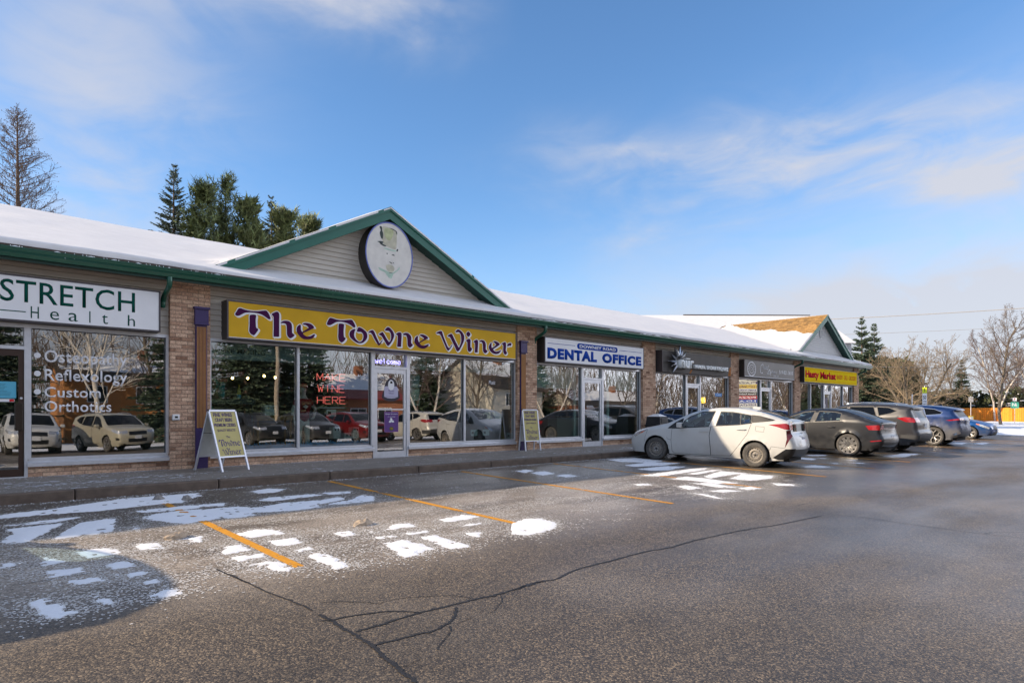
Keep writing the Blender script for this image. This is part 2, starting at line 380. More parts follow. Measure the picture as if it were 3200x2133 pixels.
    def mesh(s, name):
        me = bpy.data.meshes.new(name); me.from_pydata(s.v, [], s.f); me.validate(clean_customdata=False)
        if any(s.mi) and len(me.polygons) == len(s.mi): me.polygons.foreach_set('material_index', s.mi)
        me.update(); return me
    def build(s, name, m, parent=None, world_coords=True, smooth=False):
        return link(name, s.mesh(name), m, parent, world_coords, smooth)
def fix_normals(me):
    bm = bmesh.new(); bm.from_mesh(me); bmesh.ops.recalc_face_normals(bm, faces=bm.faces[:]); bm.to_mesh(me); bm.free(); me.update()
def smooth_angle(o, deg=35):
    me = o.data; me.polygons.foreach_set('use_smooth', [True]*len(me.polygons))
    bm = bmesh.new(); bm.from_mesh(me); c = cos(radians(deg))
    for e in bm.edges:
        e.smooth = not (len(e.link_faces) == 2 and e.link_faces[0].normal.dot(e.link_faces[1].normal) < c)
    bm.to_mesh(me); bm.free()
    return o
def copy_tree(o, parent=None):
    c = o.copy(); COL.objects.link(c); c.parent = parent
    for ch in list(o.children): copy_tree(ch, c)
    return c
def catmull(pts, n=6, closed=True):
    out = []; N = len(pts)
    for i in range(N if closed else N-1):
        g = (lambda k: pts[k % N]) if closed else (lambda k: pts[max(0, min(N-1, k))])
        p0, p1, p2, p3 = g(i-1), g(i), g(i+1), g(i+2)
        for k in range(n):
            t = k/n
            out.append(tuple(.5*(2*p1[j]+(p2[j]-p0[j])*t+(2*p0[j]-5*p1[j]+4*p2[j]-p3[j])*t*t+(3*p1[j]-p0[j]-3*p2[j]+p3[j])*t**3) for j in range(len(p1))))
    if not closed: out.append(tuple(pts[-1]))
    return out
def in_poly(x, y, poly):
    c = False; n = len(poly); j = n-1
    for i in range(n):
        xi, yi = poly[i]; xj, yj = poly[j]
        if (yi > y) != (yj > y) and x < (xj-xi)*(y-yi)/(yj-yi)+xi: c = not c
        j = i
    return c
def offset_poly(poly, d):
    """push a closed polygon outwards by d"""
    n = len(poly); area = sum(poly[i][0]*poly[(i+1) % n][1]-poly[(i+1) % n][0]*poly[i][1] for i in range(n)); sg = 1 if area > 0 else -1
    out = []
    for i in range(n):
        p, q, r = Vector(poly[i-1]), Vector(poly[i]), Vector(poly[(i+1) % n])
        a = (q-p); b = (r-q)
        if a.length < 1e-6 or b.length < 1e-6: out.append(tuple(q)); continue
        na = Vector((a.y, -a.x)).normalized()*sg; nb = Vector((b.y, -b.x)).normalized()*sg
        h = na+nb; h = h.normalized() if h.length > 1e-4 else na
        out.append(tuple(q+h*(d/max(.5, h.dot(na)))))
    return out
FONTS = {}
def font(fn):
    if fn not in FONTS:
        try: FONTS[fn] = bpy.data.fonts.load(bpy.utils.system_resource('DATAFILES', path='fonts')+'/'+fn)
        except Exception: FONTS[fn] = None
    return FONTS[fn]
def text_mesh(s, fontname=None, weight=0., spacing=1., extrude=.002, shear=0.):
    cu = bpy.data.curves.new('lettering', 'FONT'); cu.body = s; cu.size = 1; cu.extrude = 0; cu.offset = weight; cu.space_character = spacing
    cu.resolution_u = 3; cu.shear = shear
    if fontname and font(fontname): cu.font = font(fontname)
    o = bpy.data.objects.new('lettering', cu); COL.objects.link(o)
    dg = bpy.context.evaluated_depsgraph_get(); dg.update()
    me = bpy.data.meshes.new_from_object(o.evaluated_get(dg)); bpy.data.objects.remove(o); bpy.data.curves.remove(cu)
    return me
def put_text(s, x0, x1, z0, z1, y, m, parent, fontname=None, weight=0., spacing=1., depth=.003, name='lettering', frame=None, shear=0., keep=False):
    """lettering that fills the box x0..x1, z0..z1 on the plane y, facing -Y (or mapped through frame(u,v,d))"""
    me = text_mesh(s, fontname, weight, spacing, shear=shear)
    if not me.vertices: return None
    xs = [v.co.x for v in me.vertices]; ys = [v.co.y for v in me.vertices]
    ax, bx, ay, by = min(xs), max(xs), min(ys), max(ys)
    kx = (x1-x0)/(bx-ax); kz = (z1-z0)/(by-ay)
    if keep: kx = min(kx, kz); kz = kx
    bm = bmesh.new(); bm.from_mesh(me); bpy.data.meshes.remove(me)
    r = bmesh.ops.extrude_face_region(bm, geom=bm.faces[:])
    ext = set(v for v in r['geom'] if isinstance(v, bmesh.types.BMVert))
    for v in bm.verts:
        u = x0+(v.co.x-ax)*kx; w = z0+(v.co.y-ay)*kz; d = depth if v in ext else 0
        v.co = Vector((u, y-d, w)) if frame is None else Vector(frame(u, w, d))
    bmesh.ops.recalc_face_normals(bm, faces=bm.faces[:])
    nm = bpy.data.meshes.new(name); bm.to_mesh(nm); bm.free()
    return link(name, nm, m, parent, True)
def poly_plate(poly, y, depth, name, m, parent, frame=None):
    mb = MB(); mb.prism(poly, 'y', y-depth, y)
    if frame: mb.v = [tuple(frame(v[0], v[2], y-v[1])) for v in mb.v]
    me = mb.mesh(name); fix_normals(me)
    return link(name, me, m, parent, True)
# ------------------------------------------------------------------ ground, lot, pavement
def sheet(name, x0, x1, ys, dz, m, kind='structure', nx=1):
    mb = MB(); xs = [x0+(x1-x0)*i/nx for i in range(nx+1)]
    for y in ys: 
        for x in xs: mb.v.append((x, y, gz(y)+dz))
    w = nx+1
    for j in range(len(ys)-1):
        for i in range(nx): mb.f.append((j*w+i, j*w+i+1, (j+1)*w+i+1, (j+1)*w+i)); mb.mi.append(0)
    o = mb.build(name, m); o['kind'] = kind; return o
sheet('ground', -900, 900, (-900, -60, -2.75, 900), -.035, M_SNOW)
lot = sheet('parking_lot', -60, 48.2, (-23, -12, -2.76), 0, M_ASPHALT)
pave = MB().box(-30, 43.2, -2.59, .34, -.25, .15).build('pavement', M_CONC); pave['kind'] = 'structure'
rnd = random.Random(3)
x = 1.65-2.05*10
while x < 43.2:
    L_ = 2.05; x1 = min(x+L_, 43.2)
    k = MB().bbox(x+.006, x1-.006, -2.75, -2.585, -.25, .153+rnd.uniform(-.004, .003), .022).build('kerb_stone', M_KERB, pave, smooth=False)
    x = x1
verge = MB()
for i in range(40):       # uneven front of the snow verge beyond the lot
    pass
def verge_mesh():
    mb = MB(); nx, ny = 60, 60; X0, X1, Y0, Y1 = 46.5, 110, -40, 30
    for j in range(ny+1):
        for i in range(nx+1):
            fx = (i/nx)**1.6; x_ = X0+(X1-X0)*fx; y_ = Y0+(Y1-Y0)*j/ny
            e = 48.0+.35*noise.noise(Vector((y_*.6, 3, 0)))+max(0, (-1.5-y_))*.55
            h = .22*max(0, min(1, (x_-e)/1.1)); h = h*(.8+.5*noise.noise(Vector((x_*.5, y_*.5, 1))))
            mb.v.append((x_, y_, gz(y_)-.03+h))
    for j in range(ny):
        for i in range(nx): mb.f.append((j*(nx+1)+i, j*(nx+1)+i+1, (j+1)*(nx+1)+i+1, (j+1)*(nx+1)+i)); mb.mi.append(0)
    o = mb.build('snow_verge', M_SNOW, smooth=True); o['kind'] = 'structure'
verge_mesh()

# painted stall lines, each its own marking on the lot
line_xs = [-6.56, -3.51, -.46, 2.58, 5.63, 8.72, 11.78, 14.85, 17.92, 21.0, 24.05, 27.1, 30.15, 33.2, 36.25, 39.3, 42.35]
for i, lx in enumerate(line_xs):
    y0, y1 = -8.42-.02*(i % 3), -2.95-.12*(i % 2)
    mb = MB(); n = 210; c5 = 5 if 1 < i < 9 else 2; rn = random.Random(i)
    for k in range(n+1):
        y = y0+(y1-y0)*k/n
        for q in range(c5+1): mb.v.append((lx-.05+.10*q/c5+.004*noise.noise(Vector((y*9, q*2, i))), y, gz(y)+.004))
    for k in range(n):
        for q in range(c5):      # paint flaked away in places
            y = y0+(y1-y0)*k/n; w_ = noise.noise(Vector((y*2.2, i*3, 1)))+.8*noise.noise(Vector((y*13, q*1.3, i)))+.7*noise.noise(Vector((y*40, q*3.1, i)))
            if w_ > (.62 if y < -5.6 else .36)-(.12 if q in (0, c5-1) else 0): continue
            a_ = k*(c5+1)+q; mb.f.append((a_, a_+1, a_+c5+2, a_+c5+1)); mb.mi.append(0)
    mb.build('stall_line', M_YELLOW, lot)

# ------------------------------------------------------------------ the shop building
B = empty('strip_mall_building', (11, 1, .15), label='long single-storey shop building with brick pillars, green eaves and snowy roof', cat='building')
SW = .15
PILLARS = [(-8.96, -8.2), (-2.7, -1.94), (3.62, 4.38), (13.18, 14.0), (19.55, 20.35), (26.03, 26.77), (32.48, 33.19), (40.65, 41.43)]
BRICK_L, BRICK_H, JOINT = .205, .066, .0105
brick_meshes = {}
def brick_mesh(l):
    l = round(l, 2)
    if l not in brick_meshes:
        mb = MB(); mb.bbox(-l/2, l/2, -.05, .04, -BRICK_H/2, BRICK_H/2, .006); me = mb.mesh('brick'); me.materials.append(M_BRICK_O); brick_meshes[l] = me
    return brick_meshes[l]
n_bricks = [0]
def brick_face(x0, x1, z0, z1, yf, parent, single, seed=0):
    """running-bond courses on a face at y = yf looking to -Y"""
    rn = random.Random(seed); z = z0; row = 0; mb = MB()
    while z < z1-.02:
        h = min(BRICK_H, z1-z)
        x = x0 - (BRICK_L+JOINT)*(.5 if row % 2 else 0)*1.0
        while x < x1-.01:
            a = max(x, x0); b = min(x+BRICK_L, x1)
            if b-a > .03:
                dy = rn.uniform(-.003, .003)
                if single and h > BRICK_H-.01 and n_bricks[0] < 300:
                    o = bpy.data.objects.new('brick', brick_mesh(b-a)); COL.objects.link(o); o.parent = parent
                    o.location = ((a+b)/2, yf+.05+dy, z+h/2); n_bricks[0] += 1
                else: mb.box(a, b, yf+dy, yf+.05, z, z+h)
            x += BRICK_L+JOINT
        z += BRICK_H+JOINT; row += 1
    if mb.v:
        o = mb.build('brick_courses', M_BRICK_I, parent); o['kind'] = 'stuff'
for i, (a, b) in enumerate(PILLARS):
    core = MB().box(a+.004, b-.004, -.112, .30, SW-.05, 3.93).build('pillar', M_MORTAR, B)
    brick_face(a, b, SW, 3.93, -.12, core, i == 2, i)
    # the returns of the pillar
    for sx, xx in ((-1, a), (1, b)):
        mb = MB(); z = SW; row = 0
        while z < 3.9:
            off = .10 if row % 2 else 0
            for (y0, y1) in ((-.12, -.12+.19-off), (-.12+.2-off, .28)):
                mb.box(*((xx, xx+.02) if sx < 0 else (xx-.02, xx)), y0+.004, y1, z, min(z+BRICK_H, 3.93))
            z += BRICK_H+JOINT; row += 1
        mb.v = [(v[0]+sx*.004, v[1], v[2]) for v in mb.v]
        o = mb.build('brick_return', M_BRICK_I, core); o['kind'] = 'stuff'

SILL_B, SILL_T, HEAD, DOORH = .335, .47, 2.80, 2.41
def base_wall(x0, x1, single=False, seed=0):
    c = MB().box(x0, x1, -.010, .20, SW-.05, SILL_B).build('base_wall', M_MORTAR, B)
    brick_face(x0, x1, SW, SILL_B-.004, -.018, c, single, seed)
def sill(x0, x1, parent):
    mb = MB(); mb.prism([(-.085, SILL_B), (.02, SILL_B), (.02, SILL_T-.035), (-.01, SILL_T-.035), (-.085, SILL_B+.062)], 'x', x0, x1)
    mb.box(x0+.02, x1-.02, -.012, .02, SILL_T-.035, SILL_T)
    return mb.build('sill', M_ALU, parent)
def window(x0, x1, mullions, extra=()):
    """aluminium storefront window: frame (with sill, mullions and one pane each bay)"""
    f = .05; mb = MB()
    mb.box(x0, x0+f, -.03, .09, SILL_T-.0, HEAD+.06); mb.box(x1-f, x1, -.03, .09, SILL_T, HEAD+.06)
    mb.box(x0+f, x1-f, -.03, .09, HEAD, HEAD+.06); mb.box(x0+f, x1-f, .0205, .09, SILL_T-.03, SILL_T+.02)
    fr = mb.build('window', M_ALU, B)
    sill(x0-.01, x1+.01, fr)
    edges = [x0+f-.025]+list(mullions)+[x1-f+.025]
    for m_ in mullions: MB().box(m_-.028, m_+.028, -.03, .085, SILL_T+.021, HEAD-.001).build('mullion', M_ALU, fr)
    for a, b in zip(edges[:-1], edges[1:]):
        MB().box(a+.026, b-.026, .048, .054, SILL_T+.021, HEAD-.001).build('pane', M_GLASS, fr)
        gk = MB()
        gk.box(a+.0255, a+.036, .030, .0475, SILL_T+.022, HEAD-.002); gk.box(b-.036, b-.0255, .030, .0475, SILL_T+.022, HEAD-.002)
        gk.box(a+.0365, b-.0365, .030, .0475, HEAD-.013, HEAD-.002)
        gk.build('gasket', M_ALU_D, fr)
    return fr
def door(x0, x1, m=None, split=None, rail=.045, push=True):
    m = m or M_ALU; f = .05
    mb = MB(); mb.box(x0, x0+f, -.031, .10, SW, HEAD+.06); mb.box(x1-f, x1, -.031, .10, SW, HEAD+.06)
    mb.box(x0+f, x1-f, -.03, .10, DOORH-.0, DOORH+.06); mb.box(x0+f, x1-f, -.03, .10, HEAD, HEAD+.06); mb.box(x0+f, x1-f, -.04, .1, SW-.02, SW+.018)
    fr = mb.build('door', M_ALU, B)
    MB().box(x0+f+.001, x1-f-.001, .048, .054, DOORH+.061, HEAD-.001).build('transom_pane', M_GLASS, fr)
    a, b = x0+f+.004, x1-f-.004; st = .075
    lf = MB(); lf.box(a, a+st, -.012, .04, SW+.022, DOORH-.004); lf.box(b-st, b, -.012, .04, SW+.022, DOORH-.004)
    lf.box(a+st, b-st, -.012, .04, DOORH-.115, DOORH-.004); lf.box(a+st, b-st, -.012, .04, SW+.022, SW+.15)
    if split: lf.box(a+st, b-st, -.014, .03, split-.018, split+.018)
    leaf = lf.build('door_leaf', m, fr)
    MB().box(a+st-.001, b-st+.001, .012, .018, SW+.149, DOORH-.114).build('pane', M_GLASS, fr)
    if push:
        h = MB(); h.tube([(b-st*.5, -.012, 1.02), (b-st*.5, -.06, 1.04), (b-st*.5, -.06, 1.36), (b-st*.5, -.012, 1.38)], .011, 8); h.build('handle', m, fr)
    lk = MB(); lk.lathe([(.0, -.022), (.02, -.020), (.022, -.012)], (b-st*.5, 0, 1.55), 'y', 14); lk.build('lock', M_ALU, fr)
    return fr
# Stretch bay
d0 = door(.30, 1.345, mat('brown_door_metal', (.045, .022, .014), .45, .2), push=False)
MB().bbox(1.165, 1.27, -.075, -.012, .98, 1.46, .008).build('pull_handle', mat('bronze_pull', (.03, .02, .014), .35, .4), d0)
w0 = window(1.345, 3.62, [])
base_wall(1.345, 3.62, True, 51)
# Towne bay
w1 = window(4.38, 8.285, [6.335]); w2 = window(9.33, 13.20, [11.22])
base_wall(4.38, 8.285, True, 52); base_wall(9.33, 13.18, True, 53)
d1 = door(8.285, 9.33, split=1.375)
# Dental bay
w3 = window(14.0, 16.27, []); w4 = window(17.33, 19.55, []); base_wall(14.0, 16.27, True, 54); base_wall(17.33, 19.55, False, 55)
d2 = door(16.27, 17.33)
# hair salon bay
w5 = window(20.35, 22.64, []); w6 = window(23.68, 26.03, []); base_wall(20.35, 22.64, False, 56); base_wall(23.68, 26.03, False, 57)
d3 = door(22.64, 23.68)
# spa bay
w7 = window(26.77, 29.02, []); w8 = window(30.08, 32.48, []); base_wall(26.77, 29.02, False, 58); base_wall(30.08, 32.48, False, 59)
d4 = door(29.02, 30.08)
# market bay
w9 = window(33.19, 36.45, [34.7]); w10 = window(37.45, 40.65, [39.2]); base_wall(33.19, 36.45, False, 60); base_wall(37.45, 40.65, False, 61)
d5 = door(36.45, 37.45)
# shops left of the picture: plain closed wall
w00 = window(-1.94, .30, []); base_wall(-1.94, .30, False, 62)
MB().box(-30, -1.94, 0, .2, SW-.05, 3.9).build('wall', M_MORTAR, B)
# rear, end and inner walls
M_IN = mat('interior_wall', (.22, .215, .20), .8, var=.1, vscale=2)
M_FL = mat('interior_floor', (.10, .085, .07), .5, var=.2, vscale=3)
MB().box(-30, 41.2, 12.2, 12.4, -.2, 4.0).build('rear_wall', M_MORTAR, B)
MB().box(41.2, 41.42, .30, 12.4, -.2, 4.0).build('end_wall', M_BRICK_I, B)
MB().box(-2.2, 41.19, 5.6, 5.7, .1, 3.0).build('partition', M_IN, B)
for px in (-2.25, 3.95, 13.55, 19.95, 26.4, 32.8): MB().box(px-.06, px+.06, .305, 5.59, .1, 3.0).build('party_wall', M_IN, B)
MB().box(-2.2, 41.19, .345, 5.59, .05, .152).build('shop_floor', M_FL, B)
MB().box(-2.2, 41.19, .21, 5.59, 2.95, 3.02).build('shop_ceiling', M_IN, B)

# sign band: siding boards, each a part
BAYS = [(-1.94, 3.62), (4.38, 13.18), (14.0, 19.55), (20.35, 26.03), (26.77, 32.48), (33.19, 40.65)]
for (a, b) in BAYS:
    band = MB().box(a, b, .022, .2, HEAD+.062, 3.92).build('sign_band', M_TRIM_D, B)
    MB().box(a, b, -.035, .021, HEAD+.0615, HEAD+.10).build('head_trim', M_TRIM, B)
    z = HEAD+.102
    while z < 3.74:
        z1 = min(z+.112, 3.745)
        mb = MB(); mb.prism([(-.018, z), (.021, z), (.021, z1+.004), (.012, z1+.004)], 'x', a, b)
        mb.build('siding_board', M_SIDING, band); z += .114
    # frieze: two stepped boards under the soffit
    MB().box(a, b, -.05, .021, 3.752, 3.855).build('frieze_board', M_TRIM, B)
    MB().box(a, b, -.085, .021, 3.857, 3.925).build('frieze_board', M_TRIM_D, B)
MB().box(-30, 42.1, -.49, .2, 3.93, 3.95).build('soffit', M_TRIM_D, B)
MB().prism([(-.51, 3.875), (-.475, 3.875), (-.475, 4.06), (-.51, 4.06)], 'x', -30, 42.15).build('fascia', M_GREEN_D, B)
# K-style gutter in lengths
gx = -30.
while gx < 42.2:
    g1 = min(gx+6.1, 42.25)
    mb = MB(); mb.prism([(-.512, 3.925), (-.575, 3.925), (-.588, 3.95), (-.592, 3.985), (-.615, 4.01), (-.632, 4.035), (-.632, 4.066), (-.645, 4.07), (-.645, 4.084), (-.612, 4.084), (-.612, 4.045), (-.596, 4.02), (-.574, 3.985), (-.568, 3.94), (-.512, 3.94)], 'x', gx+.003, g1-.003)
    o = mb.build('gutter', M_GREEN, B); smooth_angle(o, 40); gx = g1
for dx, en in ((3.50, 0), (13.95, 0), (32.45, 0), (41.3, .12)):
    mb = MB(); mb.tube(catmull([(dx, -.55, 3.925), (dx, -.55, 3.83), (dx+en*.0, -.50, 3.75), (dx, -.30, 3.66), (dx, -.16, 3.60), (dx, -.085, 3.52), (dx, -.075, 3.45), (dx, -.05, 3.41)], 4, False), .05, 12)
    o = mb.build('downspout', M_GREEN, B); smooth_angle(o, 50)

# ------------------------------------------------------------------ roofs
ROOF_Y0, ROOF_Z0, RIDGE_Y, RIDGE_Z = -.60, 4.12, 6.0, 6.37  # eave edge raised above the gutter: dark shingles stand in for the snow's shadow gap
RS = (RIDGE_Z-ROOF_Z0)/(RIDGE_Y-ROOF_Y0)
def main_z(y): return ROOF_Z0+RS*(y-ROOF_Y0) if y < RIDGE_Y else RIDGE_Z-RS*(y-RIDGE_Y)
M_SHING = mat('brown_shingles', (.06, .045, .035), .9, var=.4, vscale=25)
mb = MB(); mb.prism([(ROOF_Y0, ROOF_Z0-.03), (ROOF_Y0, ROOF_Z0), (RIDGE_Y, RIDGE_Z), (12.9, main_z(12.9)), (12.9, main_z(12.9)-.03), (RIDGE_Y, RIDGE_Z-.06)], 'x', -30, 42.2)
mb.build('roof', M_SHING, B)
GAB = [dict(xc=8.79, z=6.54, s=.505, wall='beige'), dict(xc=37.0, z=6.70, s=.595, wall='grey')]
for gi, G in enumerate(GAB):
    xc, za, s = G['xc'], G['z'], G['s']; YF, YW = -.02, .33
    zb = 4.30; hw = (za-zb)/s
    gr = MB()
    t = .05
    gr.prism([(xc-hw-.1, zb-.05), (xc, za), (xc+hw+.1, zb-.05), (xc+hw+.0, zb-.05), (xc, za-t), (xc-hw, zb-.05)], 'y', YF+.03, 6.4)
    gr.build('gable_roof', M_SHING, B)
    # wall of boards
    wl = MB(); wl.prism([(xc-hw+.3, zb+.1), (xc+hw-.3, zb+.1), (xc, za-.1)], 'y', YW+.02, YW+.1); wall = wl.build('gable_wall', M_TRIM_D, B)
    z = main_z(YW)-.02
    while z < za-.30:
        z1 = z+.117; h0 = (za-.05-z)/s; h1 = (za-.05-z1)/s
        if h1 <= .03: h1 = .01
        mb = MB()
        for (hx, yy, zz_) in ((h0, YW-.008, z), (h1, YW+.012, z1)):
            pass
        mb.add([(xc-h0, YW-.022, z), (xc+h0, YW-.022, z), (xc+h1, YW+.010, z1), (xc-h1, YW+.010, z1), (xc-h0, YW+.019, z), (xc+h0, YW+.019, z), (xc+h1, YW+.019, z1), (xc-h1, YW+.019, z1)],
               [(0, 1, 2, 3), (5, 4, 7, 6), (4, 5, 1, 0), (3, 2, 6, 7), (4, 0, 3, 7), (1, 5, 6, 2)])
        mb.build('siding_board', M_SIDING if G['wall'] == 'beige' else M_SIDING_G, wall); z += .118
    # rake boards: face, crown strip and soffit each side
    for sg in (-1, 1):
        e = hw+.02
        def P(dx, dz): return (xc+sg*dx, za-s*dx+dz)
        fc = MB(); fc.prism([P(0, -.02), P(e, -.02), P(e, -.285), P(0, -.285)], 'y', YF, YF+.03); o = fc.build('rake_board', M_GREEN_F, B); fix_normals(o.data)
        cr = MB(); cr.prism([P(0, .03), P(e, .03), P(e, -.075), P(0, -.075)], 'y', YF-.028, YF-.0015); o = cr.build('rake_crown', M_GREEN_F, B); fix_normals(o.data)
        sf = MB(); sf.prism([P(0, -.255), P(e, -.255), P(e, -.283), P(0, -.283)], 'y', YF+.0305, YW+.018); o = sf.build('rake_soffit', M_GREEN_D, B); fix_normals(o.data)
# vent on the far gable
vt = MB(); vt.lathe([(.20, 0), (.20, -.03), (.17, -.035), (.16, -.01), (0, -.01)], (0, 0, 0), 'y', 28)
vt.v = [(v[0]*.9+36.86, v[1]+.315, v[2]*1.45+5.72) for v in vt.v]
vent = vt.build('gable_vent', M_SIDING_G, B); fix_normals(vent.data)
for k in range(9):
    zz_ = -.21+.052*k; w = .155*sqrt(max(0, 1-(zz_/.245)**2))*.9
    if w > .03: MB().prism([(.285, zz_+5.72), (.305, zz_+5.72+.03), (.305, zz_+5.72+.022), (.29, zz_+5.72-.006)], 'x', 36.86-w, 36.86+w).build('slat', M_SIDING_G, vent)

# bare tan shingles on the far gable, snow elsewhere
G2 = GAB[1]
def bare2(x, y):
    """how far inside the bare part of the far gable's left slope (metres, >0 = bare)"""
    if not (x < G2['xc']): return -1
    d = (G2['xc']-x)*sqrt(1+G2['s']**2)
    lim = .15+2.05*max(0, 1-(y+.1)/6.3)
    return lim-d+.22*noise.noise(Vector((y*1.3, d*1.3, 5)))+.12*noise.noise(Vector((y*5, d*3, 2)))
M_TAN = mat('tan_shingles', (.30, .17, .055), .9, island=.38, var=.3, vscale=14, bump=.4, bscale=60)
mb = MB(); rn = random.Random(11); ex = .145; zx = 1/sqrt(1+G2['s']**2)
for r in range(17):
    d0_, d1_ = r*ex, (r+1)*ex+.03
    y = -.02-rn.uniform(0, .15)
    while y < 6.25:
        w = rn.uniform(.13, .33); y1 = min(y+w, 6.3)
        ya = max(y, -.02)
        if y1-ya > .02 and d0_ < 2.6*max(0, 1-(ya)/6.4)+.2:
            th = rn.uniform(.010, .022)
            def Q(d, yy, up):
                return (G2['xc']-d*zx-up*G2['s']*zx, yy, G2['z']-d*zx*G2['s']+up*zx)
            mb.add([Q(d0_, ya, .004), Q(d0_, y1-.006, .004), Q(d1_, y1-.006, th), Q(d1_, ya, th), Q(d1_, ya, .0), Q(d1_, y1-.006, .0)], [(0, 1, 2, 3), (3, 2, 5, 4)])
        y = y1
o = mb.build('tan_shingles', M_TAN, B); fix_normals(o.data); o['kind'] = 'stuff'
# ridge cap shingles of the far gable
yy = -.02; 
while yy < 6.0:
    y1 = yy+.22
    mb = MB(); mb.add([(G2['xc']-.12, yy, G2['z']-.12*G2['s']+.02), (G2['xc'], yy, G2['z']+.03), (G2['xc']+.12, yy, G2['z']-.12*G2['s']+.02), (G2['xc']-.12, y1, G2['z']-.12*G2['s']+.03), (G2['xc'], y1, G2['z']+.045), (G2['xc']+.12, y1, G2['z']-.12*G2['s']+.03)], [(0, 1, 4, 3), (1, 2, 5, 4)])
    mb.build('ridge_shingle', M_TAN, B); yy = y1-.01

# roof snow: one blanket following the slopes, deeper drifts in the valleys
def nse(x, y, s, k=0): return noise.noise(Vector((x*s, y*s, k)))
def gable_z(G, x): return G['z']-G['s']*abs(x-G['xc'])
def th_at(x, y): return .085+.045*nse(x, y, .25)+.02*nse(x, y, .9, 3)
def smax(a, b, k): 
    h = max(0, min(1, .5+.5*(a-b)/k)); return b*(1-h)+a*h+k*h*(1-h)
def snow_roof():
    mb = MB(); dx = .11; x0, x1 = -14., 42.15; nx = int((x1-x0)/dx)
    ny = 60; ids = {}; top = {}
    for i in range(nx+1):
        x = x0+(x1-x0)*i/nx
        ragged = .07+.08*nse(x, 0, .8, 7)+.05*nse(x, 0, 3.5, 8)+.035*nse(x, 0, 11, 9)
        infront = any(abs(x-G['xc']) < (G['z']-4.3)/G['s'] for G in GAB)
        ye = ROOF_Y0+.005+max(.0, ragged*(.35 if infront else 1.0))
        for j in range(ny+1):
            f = (j/ny)**1.35; y = ye+(RIDGE_Y+.02-ye)*f
            z = main_z(y); edge = min(1, (y-ye)/.10+.75)
            zs = z+th_at(x, y)*edge
            keep = True
            for G in GAB:
                g = gable_z(G, x)
                if y > .30:
                    if g > z+.10 and y > .34: keep = keep and g-z < .42
                    gg = g+th_at(x, y)
                    if y > .36: zs = smax(zs, gg if g > z-.8 else -9, .28) if g-z < .42 else zs
                elif g > z: zs += .10*exp(-(.33-y)/.22)
            top[i, j] = (x, y, zs, keep, z)
    def vid(i, j, low=False):
        k = (i, j, low)
        if k not in ids:
            x, y, zs, _, z = top[i, j]; ids[k] = len(mb.v); mb.v.append((x, y, z-.01 if low else zs))
        return ids[k]
    for i in range(nx):
        for j in range(ny):
            c = [(i, j), (i+1, j), (i+1, j+1), (i, j+1)]
            if all(top[q][3] for q in c):
                mb.f.append(tuple(vid(*q) for q in c)); mb.mi.append(0)
                if j == 0:
                    mb.f.append((vid(i, 0, True), vid(i+1, 0, True), vid(i+1, 0), vid(i, 0))); mb.mi.append(0)
                if i == nx-1: mb.f.append((vid(i+1, j, True), vid(i+1, j+1, True), vid(i+1, j+1), vid(i+1, j))); mb.mi.append(0)
    # gables
    for gi, G in enumerate(GAB):
        hw = (G['z']-4.32)/G['s']; n = 90; my = 46
        tp = {}
        for i in range(-n, n+1):
            for j in range(my+1):
                u = i/n; x = G['xc']+u*(hw+.05); y = -.055+.02*nse(x, 0, 3, 4)+6.3*(j/my)
                g = gable_z(G, x); z = main_z(y)
                t = th_at(x, y)*min(1, .45+(y+.055)/.2)
                if abs(u) < .06: t *= .55+.45*abs(u)/.06
                t *= 1-.35*max(0, 1-abs(x-G['xc'])/.6)
                if gi == 0: t *= .7
                keep = True
                if gi == 1:
                    bsd = bare2(x, y)
                    if bsd > 0: keep = False
                    t *= max(.05, min(1, -bsd*2.2))
                zs = g+max(t, .006)
                if y > .36: zs = smax(zs, z+th_at(x, y), .28)
                if y > .34 and z > g+.30: keep = False
                if y <= .34 and g < z+.02: keep = False
                tp[i, j] = (x, y, zs, keep, g)
        loc = {}
        def vv(i, j, low=False):
            k = (i, j, low)
            if k not in loc:
                x, y, zs, _, g = tp[i, j]; loc[k] = len(mb.v); mb.v.append((x, y, g-.02 if low else zs))
            return loc[k]
        for i in range(-n, n):
            for j in range(my):
                c = [(i, j), (i+1, j), (i+1, j+1), (i, j+1)]
                if all(tp[q][3] for q in c):
                    mb.f.append(tuple(vv(*q) for q in c)); mb.mi.append(0)
                    if j == 0: mb.f.append((vv(i, 0, True), vv(i+1, 0, True), vv(i+1, 0), vv(i, 0))); mb.mi.append(0)
    o = mb.build('roof_snow', M_SNOW_ROOF, smooth=True); fix_normals(o.data)
    # make sure the blanket faces up
    up = sum(p.normal.z for p in o.data.polygons)
    if up < 0: o.data.flip_normals()
    tag(o, 'smooth white snow lying over the roof of the shops', 'snow', kind='stuff')
    # snow resting in the gutter in front of the gables, and icy crumbs at the edge
    g = MB(); rn = random.Random(5)
    x = 13.3
    while x < 42.0:
        l = rn.uniform(.5, 2.6)
        if rn.random() < .75:
            n = max(3, int(l/.12))
            pts = [(x+l*k/n, -.60+rn.uniform(-.006, .006), 4.068+rn.uniform(0, .02)) for k in range(n+1)]
            g.tube(pts, [.010+.02*sin(pi*k/n)+rn.uniform(0, .006) for k in range(n+1)], 6)
        x += l+rn.uniform(.05, .6)
    x = 1.0
    while x < 4.5:
        l = rn.uniform(.04, .25)
        g.tube([(x, -.6, 4.07), (x+l*.5, -.6, 4.085), (x+l, -.6, 4.07)], [.012, .024, .012], 6); x += l+rn.uniform(.1, .5)
    o = g.build('gutter_snow', M_SNOW, smooth=True); tag(o, 'thin broken line of snow and ice caught in the green gutter', 'snow', kind='stuff')
snow_roof()
